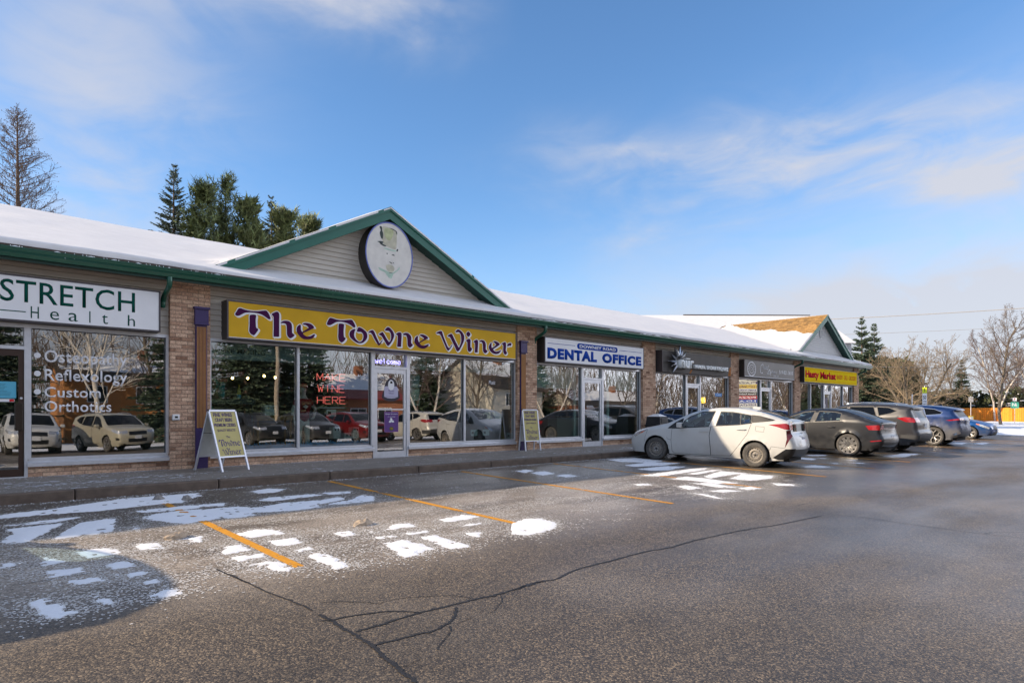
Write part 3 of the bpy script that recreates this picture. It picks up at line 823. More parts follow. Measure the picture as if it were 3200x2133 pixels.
ic = MB(); rn = random.Random(17); x = .9
while x < 16:
    if nse(x, 0, .9, 21) > -.05:
        l = rn.uniform(.02, .11); ic.tube([(x, -.615, 4.105), (x+rn.uniform(-.004, .004), -.618, 4.105-l)], [.007, .0015], 5)
    x += rn.uniform(.03, .16)
o = ic.build('eave_icicles', mat('ice', (.62, .68, .74), .12, trans=.4)); tag(o, 'short icicles hanging from the snow along the eave', 'icicles', kind='stuff')

# house behind the shops whose snowy roof shows above the far gable
HB = empty('rear_house', (46, 11, 0), label='snowy low-pitched roof of a building showing above the far gable ridge', cat='building')
Pa, Pb = Vector((39.0, 15.2, 8.62)), Vector((49.9, 5.65, 8.62)); dr = (Pb-Pa).normalized(); nr = Vector((dr.y, -dr.x, 0))
if nr.y > 0: nr = -nr
def roofq(a, b, off): return (a+nr*off)
mb = MB(); e = 5.0; dz = Vector((0, 0, -2.6))
mb.add([Pa, Pb, Pb+nr*e+dz+dr*.1, Pa+nr*e+dz, Pb-nr*e+dz, Pa-nr*e+dz], [(0, 1, 2, 3), (1, 0, 5, 4), (3, 2, 4, 5), (1, 4, 2), (0, 3, 5)])
o = mb.build('roof', M_SNOW_ROOF, HB); fix_normals(o.data)
mb = MB(); mb.tube([Pa+dr*4.2+Vector((0, 0, .02)), Pb-dr*.6+Vector((0, 0, .02))], .05, 6); mb.build('ridge_cap', M_SHING, HB)
c0, c1 = Pa+nr*4.6, Pb+nr*4.6; c2, c3 = Pb-nr*4.6, Pa-nr*4.6
mb = MB(); zt = 6.0
mb.add([(q.x, q.y, -.1) for q in (c0, c1, c2, c3)]+[(q.x, q.y, zt) for q in (c0, c1, c2, c3)], [(0, 1, 5, 4), (1, 2, 6, 5), (2, 3, 7, 6), (3, 0, 4, 7), (4, 5, 6, 7)])
o = mb.build('wall', M_SIDING_G, HB); fix_normals(o.data)
LETTERS = [
 [(0.161,0.553),(0.202,0.62),(0.25,0.633),(0.333,0.613),(0.459,0.599),(0.587,0.605),(0.73,0.635),(0.795,0.635),(0.846,0.575),(0.883,0.491),(0.876,0.462),(0.839,0.458),(0.788,0.489),(0.701,0.538),(0.615,0.558),(0.501,0.565),(0.417,0.561),(0.333,0.543),(0.264,0.5),(0.202,0.465),(0.161,0.464),(0.134,0.486),(0.141,0.522)],
 [(0.431,0.475),(0.445,0.507),(0.501,0.525),(0.558,0.523),(0.572,0.496),(0.561,0.416),(0.565,0.302),(0.572,0.252),(0.615,0.22),(0.594,0.168),(0.537,0.092),(0.509,0.082),(0.459,0.107),(0.428,0.154),(0.424,0.203),(0.431,0.318)],
 [(0.905,0.574),(0.986,0.631),(1.038,0.642),(1.071,0.613),(1.08,0.541),(1.076,0.364),(1.076,0.143),(1.065,0.095),(0.964,0.087),(0.949,0.104),(0.952,0.308),(0.949,0.498),(0.942,0.534)],
 [(1.113,0.411),(1.158,0.448),(1.234,0.464),(1.31,0.453),(1.356,0.405),(1.368,0.331),(1.368,0.227),(1.379,0.198),(1.425,0.165),(1.402,0.126),(1.341,0.083),(1.302,0.088),(1.264,0.129),(1.249,0.187),(1.246,0.276),(1.241,0.35),(1.219,0.392),(1.173,0.402),(1.121,0.395)],
 [(1.62,0.437),(1.668,0.457),(1.763,0.458),(1.835,0.435),(1.892,0.379),(1.875,0.354),(1.747,0.282),(1.636,0.227),(1.628,0.204),(1.668,0.17),(1.731,0.152),(1.811,0.174),(1.883,0.218),(1.911,0.212),(1.892,0.165),(1.843,0.115),(1.747,0.09),(1.636,0.091),(1.558,0.138),(1.495,0.208),(1.472,0.281),(1.487,0.35),(1.534,0.399),(1.565,0.406),(1.573,0.38),(1.573,0.305),(1.597,0.254),(1.605,0.247),(1.747,0.343),(1.75,0.366),(1.699,0.404),(1.636,0.416)],
 [(2.22,0.54),(2.27,0.623),(2.328,0.633),(2.455,0.61),(2.575,0.606),(2.731,0.629),(2.836,0.643),(2.889,0.597),(2.938,0.505),(2.924,0.464),(2.88,0.468),(2.801,0.517),(2.696,0.554),(2.558,0.568),(2.438,0.546),(2.354,0.498),(2.286,0.461),(2.228,0.459),(2.2,0.484)],
 [(2.498,0.481),(2.515,0.517),(2.575,0.527),(2.635,0.517),(2.64,0.478),(2.63,0.366),(2.635,0.24),(2.647,0.21),(2.682,0.189),(2.652,0.131),(2.592,0.082),(2.558,0.085),(2.51,0.12),(2.489,0.197),(2.493,0.323)],
 [(2.978,0.389),(3.013,0.472),(3.058,0.481),(3.139,0.451),(3.23,0.386),(3.261,0.307),(3.248,0.225),(3.175,0.139),(3.085,0.096),(2.995,0.101),(2.889,0.149),(2.801,0.222),(2.78,0.3),(2.809,0.374),(2.88,0.42),(2.938,0.425),(2.915,0.359),(2.906,0.278),(2.933,0.209),(3.013,0.143),(3.067,0.134),(3.121,0.167),(3.154,0.25),(3.139,0.33),(3.085,0.37),(3.004,0.367)],
 [(3.288,0.385),(3.354,0.432),(3.41,0.446),(3.448,0.415),(3.505,0.303),(3.562,0.198),(3.601,0.134),(3.614,0.152),(3.678,0.224),(3.684,0.208),(3.62,0.11),(3.582,0.082),(3.543,0.113),(3.458,0.232),(3.401,0.328),(3.354,0.374),(3.307,0.37)],
 [(3.572,0.35),(3.649,0.407),(3.691,0.419),(3.726,0.38),(3.785,0.292),(3.853,0.204),(3.883,0.194),(3.922,0.251),(3.932,0.338),(3.912,0.421),(3.863,0.46),(3.785,0.461),(3.755,0.476),(3.794,0.53),(3.843,0.56),(3.902,0.54),(3.981,0.47),(4.021,0.379),(4.001,0.292),(3.942,0.185),(3.873,0.103),(3.839,0.089),(3.804,0.115),(3.726,0.228),(3.668,0.308),(3.62,0.338)],
 [(4.071,0.4),(4.141,0.449),(4.202,0.459),(4.238,0.431),(4.242,0.345),(4.232,0.206),(4.228,0.102),(4.212,0.092),(4.131,0.087),(4.111,0.103),(4.121,0.232),(4.125,0.336),(4.111,0.378)],
 [(4.279,0.417),(4.334,0.452),(4.416,0.46),(4.498,0.418),(4.534,0.351),(4.53,0.246),(4.54,0.203),(4.582,0.171),(4.55,0.125),(4.498,0.091),(4.457,0.101),(4.422,0.151),(4.416,0.237),(4.406,0.332),(4.375,0.394),(4.313,0.394)],
 [(4.792,0.434),(4.845,0.461),(4.931,0.454),(5.017,0.425),(5.06,0.384),(5.028,0.355),(4.888,0.282),(4.803,0.234),(4.798,0.213),(4.845,0.181),(4.92,0.172),(5.006,0.201),(5.071,0.224),(5.078,0.206),(5.028,0.14),(4.931,0.094),(4.813,0.099),(4.718,0.145),(4.644,0.219),(4.63,0.297),(4.665,0.37),(4.729,0.411),(4.743,0.394),(4.739,0.323),(4.76,0.272),(4.775,0.255),(4.899,0.33),(4.927,0.356),(4.888,0.388),(4.813,0.418)],
 [(5.323,0.54),(5.401,0.583),(5.468,0.603),(5.513,0.584),(5.558,0.469),(5.638,0.311),(5.706,0.196),(5.763,0.173),(5.839,0.261),(5.848,0.234),(5.775,0.137),(5.724,0.093),(5.695,0.098),(5.649,0.156),(5.547,0.34),(5.468,0.48),(5.412,0.521),(5.346,0.52)],
 [(5.695,0.489),(5.775,0.545),(5.832,0.556),(5.867,0.521),(5.936,0.407),(6.018,0.283),(6.077,0.203),(6.112,0.253),(6.159,0.368),(6.159,0.48),(6.136,0.571),(6.077,0.619),(5.995,0.606),(5.96,0.622),(6.006,0.672),(6.065,0.696),(6.148,0.666),(6.231,0.598),(6.271,0.508),(6.254,0.394),(6.183,0.258),(6.1,0.131),(6.042,0.095),(6.006,0.106),(5.936,0.222),(5.832,0.38),(5.775,0.459),(5.717,0.473)],
 [(6.338,0.592),(6.41,0.666),(6.49,0.605),(6.415,0.519)],
 [(6.326,0.409),(6.41,0.466),(6.471,0.463),(6.495,0.422),(6.488,0.317),(6.495,0.242),(6.544,0.207),(6.519,0.149),(6.471,0.108),(6.422,0.114),(6.386,0.168),(6.381,0.272),(6.374,0.356),(6.35,0.392)],
 [(6.593,0.4),(6.666,0.454),(6.728,0.468),(6.758,0.441),(6.765,0.337),(6.753,0.202),(6.748,0.116),(6.728,0.105),(6.654,0.104),(6.642,0.128),(6.654,0.272),(6.642,0.366)],
 [(6.802,0.426),(6.865,0.463),(6.952,0.466),(7.015,0.432),(7.048,0.357),(7.048,0.241),(7.066,0.204),(7.117,0.178),(7.079,0.127),(7.041,0.106),(6.99,0.112),(6.947,0.167),(6.94,0.273),(6.927,0.368),(6.89,0.413),(6.827,0.408)],
 [(7.322,0.455),(7.374,0.479),(7.465,0.466),(7.544,0.432),(7.583,0.396),(7.544,0.363),(7.426,0.296),(7.335,0.245),(7.335,0.222),(7.387,0.186),(7.465,0.181),(7.557,0.207),(7.617,0.24),(7.609,0.191),(7.53,0.126),(7.413,0.105),(7.283,0.131),(7.193,0.203),(7.16,0.288),(7.193,0.368),(7.245,0.42),(7.27,0.412),(7.263,0.334),(7.288,0.277),(7.426,0.365),(7.426,0.385),(7.374,0.43)],
 [(7.649,0.42),(7.729,0.466),(7.788,0.48),(7.822,0.443),(7.822,0.334),(7.814,0.234),(7.849,0.196),(7.863,0.157),(7.822,0.119),(7.782,0.112),(7.734,0.149),(7.708,0.227),(7.716,0.346),(7.689,0.403)],
 [(7.863,0.376),(7.903,0.439),(7.998,0.47),(8.039,0.449),(8.02,0.387),(7.971,0.384),(7.89,0.362)],
]
# ------------------------------------------------------------------ shop signs
SGY = -.35
M_SIGNBOX = mat('bronze_sign_box', (.035, .030, .027), .5, .2, var=.15, vscale=8)
M_SIGNFR = mat('sign_retainer', (.075, .065, .07), .45, .3)
M_WHITE_SIGN = mat('white_sign_face', (.82, .82, .83), .6, spec=.2, var=.04, vscale=2)
M_INK_G = mat('dark_green_vinyl', (.003, .07, .05), .7, spec=.1)
M_INK_B = mat('blue_vinyl', (.004, .05, .32), .7, spec=.1)
M_INK_P = mat('purple_vinyl', (.060, .009, .055), .7, spec=.1)
M_INK_V = mat('violet_print', (.045, .018, .13), .5)
M_INK_W = mat('white_vinyl', (.78, .78, .80), .4)
M_INK_K = mat('black_print', (.012, .012, .014), .5)
M_MUSTARD = mat('mustard_sign_face', (.62, .365, .025), .65, spec=.12, var=.06, vscale=2.5)
def sign_box(name, x0, x1, z0, z1, label, face, back=-.001, ymin=SGY, fr=.03):
    r = empty(name, ((x0+x1)/2, back, z0), label=label, cat='sign')
    bx = MB(); bx.box(x0-fr, x1+fr, ymin+.03, back, z0-fr, z1+fr); bx.build('cabinet', M_SIGNBOX, r)
    f = MB(); f.box(x0-fr, x0, ymin-.008, ymin+.0295, z0-fr, z1+fr); f.box(x1, x1+fr, ymin-.008, ymin+.0295, z0-fr, z1+fr)
    f.box(x0, x1, ymin-.008, ymin+.0295, z0-fr, z0); f.box(x0, x1, ymin-.008, ymin+.0295, z1, z1+fr); f.build('retainer_frame', M_SIGNFR, r)
    MB().box(x0, x1, ymin, ymin+.0295, z0, z1).build('face', face, r)
    return r
S0 = sign_box('health_sign', -1.45, 3.37, 2.90, 3.645, 'white box sign with dark green lettering STRETCH Health', M_WHITE_SIGN, ymin=-.30)
put_text('STRETCH', .94, 2.96, 3.205, 3.585, -.3005, M_INK_G, S0, None, .006, 1.04)
for ch, a, b, zt in (('H', 1.36, 1.475, 3.150), ('e', 1.635, 1.765, 3.095), ('a', 1.905, 2.045, 3.095), ('l', 2.222, 2.240, 3.155), ('t', 2.42, 2.515, 3.115), ('h', 2.84, 2.96, 3.15)):
    put_text(ch, a, b, 2.945, zt, -.3005, M_INK_G, S0, None, -.004)
MB().box(.55, 1.29, -.303, -.3005, 3.035, 3.052).build('rule', M_INK_G, S0)

S1 = sign_box('winery_sign', 4.67, 12.88, 2.872, 3.625, 'long mustard box sign lettered The Towne Winer in purple', M_MUSTARD)
MB().box(4.675, 12.875, -.3545, -.3505, 2.872, 2.884).build('white_edge', M_INK_W, S1)
towne = [[(a, b) for a, b in catmull(L_, 4)] for L_ in LETTERS]
for L_ in towne:
    w = offset_poly(L_, .016)
    sh = [(a+.026, b-.018) for a, b in w]
    poly_plate([(a+4.67, b+2.87) for a, b in sh], -.3505, .002, 'letter_shadow', M_INK_W, S1)
    poly_plate([(a+4.67, b+2.87) for a, b in w], -.3528, .002, 'letter_outline', M_INK_W, S1)
    poly_plate([(a+4.67, b+2.87) for a, b in L_], -.3552, .002, 'letter', M_INK_P, S1)
towne_small = [offset_poly(L_, -.004) for L_ in towne]
def towne_word(idx, x0, x1, z0, z1, frame, m, parent, y=0.):
    P_ = [p for i in idx for p in towne[i]]; ax, bx = min(p[0] for p in P_), max(p[0] for p in P_); az, bz = min(p[1] for p in P_), max(p[1] for p in P_)
    mb = MB()
    for i in idx:
        mb.prism([(x0+(p[0]-ax)/(bx-ax)*(x1-x0), z0+(p[1]-az)/(bz-az)*(z1-z0)) for p in towne[i][::2]], 'y', -.0015, 0)
    mb.v = [tuple(frame(v[0], v[2], -v[1])) for v in mb.v]
    me = mb.mesh('lettering'); fix_normals(me); return link('lettering', me, m, parent, True)
I_THE, I_TOWNE, I_WINER = range(0, 5), range(5, 13), range(13, 22)

S2 = sign_box('dental_sign', 14.14, 19.25, 2.885, 3.62, 'white box sign lettered DENTAL OFFICE in blue', M_WHITE_SIGN)
put_text('DENTAL', 14.23, 16.62, 2.975, 3.32, -.3505, M_INK_B, S2, None, .065, 1.13)
put_text('OFFICE', 16.90, 19.12, 2.975, 3.31, -.3505, M_INK_B, S2, None, .065, 1.13)
def stadium(x0, x1, z0, z1, n=8):
    r = (z1-z0)/2; c = (z0+z1)/2; out = []
    for k in range(n+1): a = -pi/2+pi*k/n; out.append((x1-r+r*cos(a), c+r*sin(a)))
    for k in range(n+1): a = pi/2+pi*k/n; out.append((x0+r+r*cos(a), c+r*sin(a)))
    return out
poly_plate(stadium(15.62, 17.74, 3.365, 3.55), -.3505, .002, 'badge', M_INK_B, S2)
put_text('DOWNEY ROAD', 15.74, 17.63, 3.405, 3.51, -.353, M_INK_W, S2, None, .035, 1.05)
for a, b in ((14.24, 15.52), (17.84, 19.13)): MB().box(a, b, -.3525, -.3505, 3.448, 3.462).build('rule', M_INK_B, S2)

M_DARKMETAL = mat('brushed_bronze_panel', (.055, .046, .040), .6, .0, var=.25, vscale=1.3, stretch=(1, 1, .25))
S3 = empty('salon_sign', (23, -.001, 2.83), label='dark metal salon sign with silver starburst and raised white letters HAIR BOUTIQUE', cat='sign')
MB().box(20.46, 25.61, -.35, -.001, 2.83, 3.645).build('panel', M_DARKMETAL, S3)
MB().box(20.44, 20.4595, -.36, -.001, 2.82, 3.655).build('edge_trim', M_SIGNFR, S3)
M_STEEL = mat('polished_steel', (.60, .62, .66), .22, .95); M_LETTER = mat('white_channel_letter', (.86, .87, .85), .4)
M_RUST = mat('rust_streak', (.36, .12, .015), .9, var=.5, vscale=9)
star = MB().lathe([(.04, 0), (.04, -.2)], (21.35, -.35, 3.27), 'y', 12).build('star_hub', M_SIGNBOX, S3)
sc_ = (21.36, 3.26)
for tx, tz in ((21.41, 3.90), (21.05, 3.80), (20.75, 3.52), (20.46, 3.23), (20.70, 3.00), (20.85, 2.76), (21.89, 3.68), (21.62, 3.74), (21.22, 3.72)):
    d = Vector((tx-sc_[0], tz-sc_[1])); l = d.length; d.normalize(); n_ = Vector((-d.y, d.x))
    b0 = Vector(sc_)+d*.20; w = .055
    mb = MB(); a_, c_ = b0+n_*w, b0-n_*w; mid = b0+d*(l-.2)*.25; tip = b0+d*(l-.2)*.9
    mb.add([(a_.x, -.52, a_.y), (c_.x, -.52, c_.y), (tip.x, -.52, tip.y), (mid.x, -.58, mid.y), (a_.x, -.40, a_.y), (c_.x, -.40, c_.y), (tip.x, -.47, tip.y)],
           [(0, 3, 2), (3, 1, 2), (0, 1, 3), (4, 6, 2, 0), (6, 5, 1, 2), (5, 4, 0, 1), (4, 5, 6)])
    o = mb.build('star_ray', M_STEEL, S3); fix_normals(o.data)
put_text('nur', 21.30, 22.22, 3.005, 3.315, -.352, M_LETTER, S3, None, .02, 1.08, depth=.27)
MB().box(21.68, 21.96, -.62, -.352, 3.365, 3.395).build('macron', M_LETTER, S3)
put_text('HAIR BOUTIQUE', 22.54, 25.12, 3.005, 3.195, -.352, M_LETTER, S3, None, .050, 1.18, depth=.14)
poly_plate([(25.35, 2.86), (25.60, 2.86), (25.60, 3.25), (25.5, 3.2), (25.42, 3.02)], -.3505, .001, 'rust_stain', M_RUST, S3)
poly_plate([(22.3, 2.84), (22.42, 2.84), (22.55, 3.0), (22.45, 3.0)], -.3505, .001, 'rust_stain', M_RUST, S3)

M_CHAR = mat('charcoal_sign_face', (.055, .048, .047), .38, var=.35, vscale=.9, stretch=(1, 1, .3))
S4 = sign_box('spa_sign', 26.83, 31.90, 2.91, 3.62, 'charcoal box sign with white crest, script lettering and telephone number', M_CHAR)
def ring(cx, cz, rx, rz, w, n=36): return [(cx+rx*cos(2*pi*k/n), cz+rz*sin(2*pi*k/n)) for k in range(n)], [(cx+(rx-w)*cos(2*pi*k/n), cz+(rz-w)*sin(2*pi*k/n)) for k in range(n)]
def ring_plate(cx, cz, rx, rz, w, y, depth, name, m, parent, n=36):
    a, b = ring(cx, cz, rx, rz, w, n); mb = MB()
    for k in range(n):
        j = (k+1) % n
        mb.add([(a[k][0], y-depth, a[k][1]), (a[j][0], y-depth, a[j][1]), (b[j][0], y-depth, b[j][1]), (b[k][0], y-depth, b[k][1]), (a[k][0], y, a[k][1]), (a[j][0], y, a[j][1]), (b[j][0], y, b[j][1]), (b[k][0], y, b[k][1])],
               [(0, 3, 2, 1), (0, 1, 5, 4), (2, 3, 7, 6)])
    o = mb.build(name, m, parent); fix_normals(o.data); return o
ring_plate(27.48, 3.255, .40, .335, .035, -.3505, .002, 'crest_ring', M_INK_W, S4); ring_plate(27.48, 3.255, .22, .19, .02, -.3505, .002, 'crest_ring', M_INK_W, S4)
put_text('CA', 27.37, 27.59, 3.17, 3.34, -.3505, M_INK_W, S4, None, -.01)
for k in range(14):
    a = 2*pi*k/14; MB().box(27.48+.31*cos(a)-.02, 27.48+.31*cos(a)+.02, -.3525, -.3505, 3.255+.26*sin(a)-.018, 3.255+.26*sin(a)+.018).build('crest_bead', M_INK_W, S4)
put_text('C', 28.29, 28.62, 3.08, 3.53, -.3505, M_INK_W, S4, None, -.02, shear=.25); put_text('lassical', 28.55, 29.13, 3.29, 3.50, -.3505, M_INK_W, S4, None, -.012, shear=.2)
put_text('A', 28.87, 29.38, 2.99, 3.33, -.3505, M_INK_W, S4, None, -.02, shear=.25); put_text('esthetics', 29.25, 30.0, 3.13, 3.29, -.3505, M_INK_W, S4, None, -.012, shear=.2)
put_text('day spa', 29.62, 30.16, 2.94, 3.09, -.3505, M_INK_W, S4, None, -.012, shear=.3); put_text('519-821-3610', 30.25, 31.74, 3.14, 3.315, -.3505, M_INK_W, S4, None, .0)
MB().box(26.83, 31.90, -.354, -.3505, 2.91, 2.93).build('light_edge', M_WHITE_SIGN, S4)

M_YEL = mat('yellow_sign_face', (.84, .60, .004), .8, spec=.04, var=.05, vscale=2); M_RED = mat('red_vinyl', (.62, .015, .02), .8, spec=.04); M_PINK = mat('pink_shadow_vinyl', (.36, .03, .12), .8, spec=.04)
S5 = sign_box('market_sign', 33.13, 40.42, 2.875, 3.62, 'yellow box sign with red lettering Hasty Market, bakery, deli and grocery', M_YEL)
for a, b, z0, z1, w in (('Hasty', 33.24, 3.0, 3.47, 34.92), ('Market', 35.11, 3.09, 3.47, 37.24)):
    put_text(a, b+.012, w+.014, z0-.012, z1-.01, -.3505, M_PINK, S5, None, .05); put_text(a, b, w, z0, z1, -.354, M_RED, S5, None, .035)
put_text('BAKERY - DELI - GROCERY', 37.40, 40.27, 3.14, 3.385, -.3505, M_RED, S5, None, .004)
for z in (2.945, 3.545): MB().box(33.2, 40.35, -.3525, -.3505, z, z+.012).build('rule', M_RED, S5)

# oval emblem on the big gable
S6 = empty('oval_gable_sign', (8.76, .32, 4.49), label='white oval sign with blue rim and a faded top-hatted figure, high on the gable', cat='sign')
def oval(rx, rz, n=64): return [(8.76+rx*cos(2*pi*k/n), 5.325+rz*sin(2*pi*k/n)) for k in range(n)]
mb = MB(); mb.prism(oval(.70, .835), 'y', -.03, .32); o = mb.build('drum', M_SIGNBOX, S6); fix_normals(o.data); smooth_angle(o, 40)
M_BLUE_RIM = mat('blue_rim', (.09, .13, .42), .4)
ring_plate(8.76, 5.325, .70, .835, .028, -.0305, .014, 'rim', M_BLUE_RIM, S6, 64)
M_FADED = mat('faded_white_face', (.66, .64, .59), .6, var=.12, vscale=5, detail=8)
poly_plate(oval(.671, .806), -.0305, .004, 'face', M_FADED, S6)
M_FGREEN = mat('faded_green_print', (.44, .47, .27), .7, var=.25, vscale=9, detail=8); M_FTEAL = mat('faded_teal_print', (.40, .55, .45), .7, var=.25, vscale=9, detail=8)
M_FBLACK = mat('flaking_black_print', (.035, .05, .05), .7, var=.6, vscale=30, detail=8); M_FYEL = mat('faded_straw_print', (.50, .48, .37), .7, var=.2, vscale=8, detail=8)
def em(x, y): return (8.03+(x-75)/893*1.43, 6.16-(y-205-(x-520)*.085)/1225*1.67)     # print coordinates on the oval
def blob(pts, m, name, lift=0): return poly_plate(catmull([em(*p) for p in pts], 4), -.0346-lift, .0015, name, m, S6)
blob([(400, 300), (500, 300), (600, 330), (660, 370), (660, 600), (640, 700), (540, 680), (440, 640), (400, 580), (405, 420)], M_FYEL, 'hat_print')
blob([(440, 330), (520, 320), (590, 345), (600, 420), (540, 540), (470, 520), (430, 420)], M_FGREEN, 'hat_print', .002)
blob([(345, 310), (385, 305), (395, 380), (412, 440), (400, 530), (370, 510), (350, 430), (365, 370)], M_FBLACK, 'hat_edge', .002)
blob([(305, 590), (370, 575), (420, 590), (400, 620), (470, 655), (430, 665), (370, 640), (340, 605)], M_FBLACK, 'brim', .002)
blob([(520, 308), (590, 320), (650, 350), (668, 375), (668, 420), (655, 400), (640, 362), (580, 335)], M_FBLACK, 'hat_edge', .002)
blob([(655, 720), (670, 690), (690, 700), (672, 738)], M_FBLACK, 'brim', .002)
blob([(430, 690), (540, 710), (640, 720), (640, 742), (540, 735), (440, 712)], M_FTEAL, 'brim', .002)
blob([(325, 1065), (400, 1090), (500, 1130), (580, 1145), (660, 1090), (710, 1030), (715, 1060), (650, 1130), (600, 1170), (560, 1260), (500, 1230), (440, 1150), (360, 1120)], M_FTEAL, 'collar_print')
blob([(470, 1010), (560, 1000), (620, 1050), (600, 1120), (540, 1140), (490, 1110), (465, 1050)], M_FYEL, 'chin_print')
for p in ([(515, 945), (550, 950), (580, 975), (565, 978), (540, 962)], [(585, 962), (605, 950), (608, 962), (595, 970)], [(470, 790), (492, 785), (495, 800), (478, 805)], [(565, 810), (600, 800), (625, 820), (600, 822)], [(525, 1150), (580, 1148), (578, 1156), (530, 1160)]):
    blob(p, M_FBLACK, 'feature_print', .002)

# ------------------------------------------------------------------ pilasters, meter box
M_PURPLE = mat('purple_painted_wood', (.040, .022, .105), .5, var=.1, vscale=10); M_GOLD = mat('gold_painted_wood', (.42, .20, .065), .5, var=.12, vscale=8)
def pilaster(xa, xb):
    c = (xa+xb)/2; w = (xb-xa)/2
    p = MB().box(xa+.04, xb-.04, -.165, -.121, SW, 3.10).build('pilaster', M_PURPLE, B)
    cap = MB().box(xa+.02, xb-.02, -.20, -.121, 3.13, 3.42); cap.box(xa, xb, -.235, -.121, 3.42, 3.465); cap.box(xa+.01, xb-.01, -.215, -.121, 3.10, 3.13); cap.build('cap', M_PURPLE, p)
    n = 7; inner = (xb-xa)-.11
    for k in range(n):
        x = xa+.055+inner*(k+.5)/n; r = inner/n*.36
        mb = MB(); mb.prism([(x-r, -.165), (x-r*.6, -.182), (x+r*.6, -.182), (x+r, -.165)], 'z', .98, 3.06); o = mb.build('reed', M_GOLD, p); fix_normals(o.data)
    MB().box(xa+.03, xb-.03, -.185, -.1655, SW+.001, .975).build('plinth', M_PURPLE, p)
pilaster(4.045, 4.345); pilaster(13.23, 13.53)
mt = empty('thermostat_box', (3.715, -.125, 1.14), label='small white control box with black window on brick pillar', cat='box')
MB().bbox(3.65, 3.78, -.18, -.121, 1.14, 1.262, .008).build('housing', M_WHITE, mt); MB().box(3.69, 3.745, -.1835, -.1805, 1.185, 1.225).build('window', M_BLACK, mt); MB().box(3.66, 3.77, -.1815, -.1803, 1.150, 1.160).build('slot', M_SIGNFR, mt)

# ------------------------------------------------------------------ lettering and notices on the glass
GY = .0475
def A_(x, y):      # storefront glass position of a point of the first window
    return x, y
for s, x0, x1, z0, z1 in (('Osteopathy', 1.59, 2.895, 2.135, 2.435), ('Reflexology', 1.595, 2.90, 1.805, 2.09), ('Custom', 1.59, 2.46, 1.570, 1.765), ('Orthotics', 1.59, 2.635, 1.305, 1.51)):
    put_text(s, x0, x1, z0, z1, GY, M_INK_W, w0, None, .014, 1.05, depth=.001)
for z in (2.325, 2.0, 1.672):
    mb = MB(); mb.lathe([(0, -.0015), (.05, -.0015), (.05, 0)], (1.49, GY, z), 'y', 20); o = mb.build('bullet', M_INK_W, w0); fix_normals(o.data)
def notice(name, x0, x1, z0, z1, y, m, label, cat='notice', th=.002):
    r = empty(name, ((x0+x1)/2, y, z0), label=label, cat=cat)
    MB().box(x0, x1, y-th, y, z0, z1).build('sheet', m, r); return r
M_PAPER_B = mat('blue_paper', (.10, .42, .58), .7); M_PAPER = mat('white_paper', (.62, .63, .62), .7, var=.1, vscale=12)
n0 = notice('blue_notice', .88, 1.185, 1.55, 1.84, .0115, M_PAPER_B, 'light blue printed notice taped to the brown door')
rn = random.Random(4)
for k in range(9):
    zz_ = 1.80-.025*k; MB().box(.93, .93+rn.uniform(.08, .2), .0085, .0094, zz_-.004, zz_).build('text_line', M_INK_K, n0)
n1 = notice('striped_sticker', .84, 1.16, 1.485, 1.535, .0115, M_INK_W, 'red and white sticker below the blue notice on the door', 'sticker')
for a, b in ((.84, .90), (1.09, 1.155)): MB().box(a, b, .0085, .0094, 1.49, 1.53).build('red_block', M_RED, n1)
# the wine shop: valance strips with lettering, jagged painted ice, door label and poster
M_VAL = mat('frosted_valance', (.30, .33, .33), .8)
for wn, a, b, t, xa, xb in ((w1, 4.45, 6.29, 'WINE MAKING', 4.52, 5.6), (w1, 6.37, 8.22, 'SUPPLIES', 6.9, 8.15), (w2, 9.40, 11.18, 'FINE WINE MAKING', 9.72, 11.12), (w2, 11.26, 13.13, 'ON PREMISES', 11.35, 12.7)):
    MB().box(a, b, .075, .08, 2.44, 2.795).build('valance', M_VAL, wn)
    put_text(t, xa, xb, 2.57, 2.68, .0745, M_INK_K, wn, None, .012, 1.05, depth=.001)
M_ICE = mat('blue_painted_ice', (.16, .38, .70), .5, var=.12, vscale=10)
for a, b in ((4.9, 6.28), (6.38, 8.22)):
    rn = random.Random(int(a*10)); pts = [(a, .495)]; x = a; top = []
    while x < b-.03:
        h = .565+.03*rn.random(); top += [(x, h), (x+rn.uniform(-.03, .02), h+rn.uniform(.02, .075)), (x+.028, h-.012)]; x += rn.uniform(.04, .07)
    top = [(min(max(p[0], a), b), p[1]) for p in top]
    xs = sorted(set(round(p[0], 3) for p in top)); mb = MB(); 
    for (p, q) in zip(top[:-1], top[1:]):
        if q[0] > p[0]+.002: mb.add([(p[0], .0555, .493), (q[0], .0555, .493), (q[0], .0555, q[1]), (p[0], .0555, p[1]), (p[0], .058, .493), (q[0], .058, .493), (q[0], .058, q[1]), (p[0], .058, p[1])], [(0, 1, 2, 3), (5, 4, 7, 6), (3, 2, 6, 7)])
    mb.build('ice_paint', M_ICE, w1)
lb = empty('door_label_sign', (8.83, .011, 1.63), label='pale lavender label-shaped sign with oval top on the wine shop door', cat='sign')
M_LAV = mat('lavender_print', (.46, .44, .58), .5); M_DK = mat('dark_backing', (.02, .016, .03), .5)
poly_plate(catmull([(8.56, 1.70), (8.64, 1.92), (8.68, 2.08), (8.83, 2.19), (8.98, 2.08), (9.02, 1.92), (9.09, 1.70), (8.97, 1.60), (8.83, 1.585), (8.68, 1.60)], 4), .0115, .002, 'backing', M_DK, lb)
poly_plate([(8.625, 1.70), (8.625, 1.92), (8.66, 1.965), (8.74, 1.97), (8.92, 1.97), (9.0, 1.965), (9.035, 1.92), (9.035, 1.70), (8.94, 1.665), (8.83, 1.655), (8.72, 1.665)], .0092, .002, 'label', M_LAV, lb)
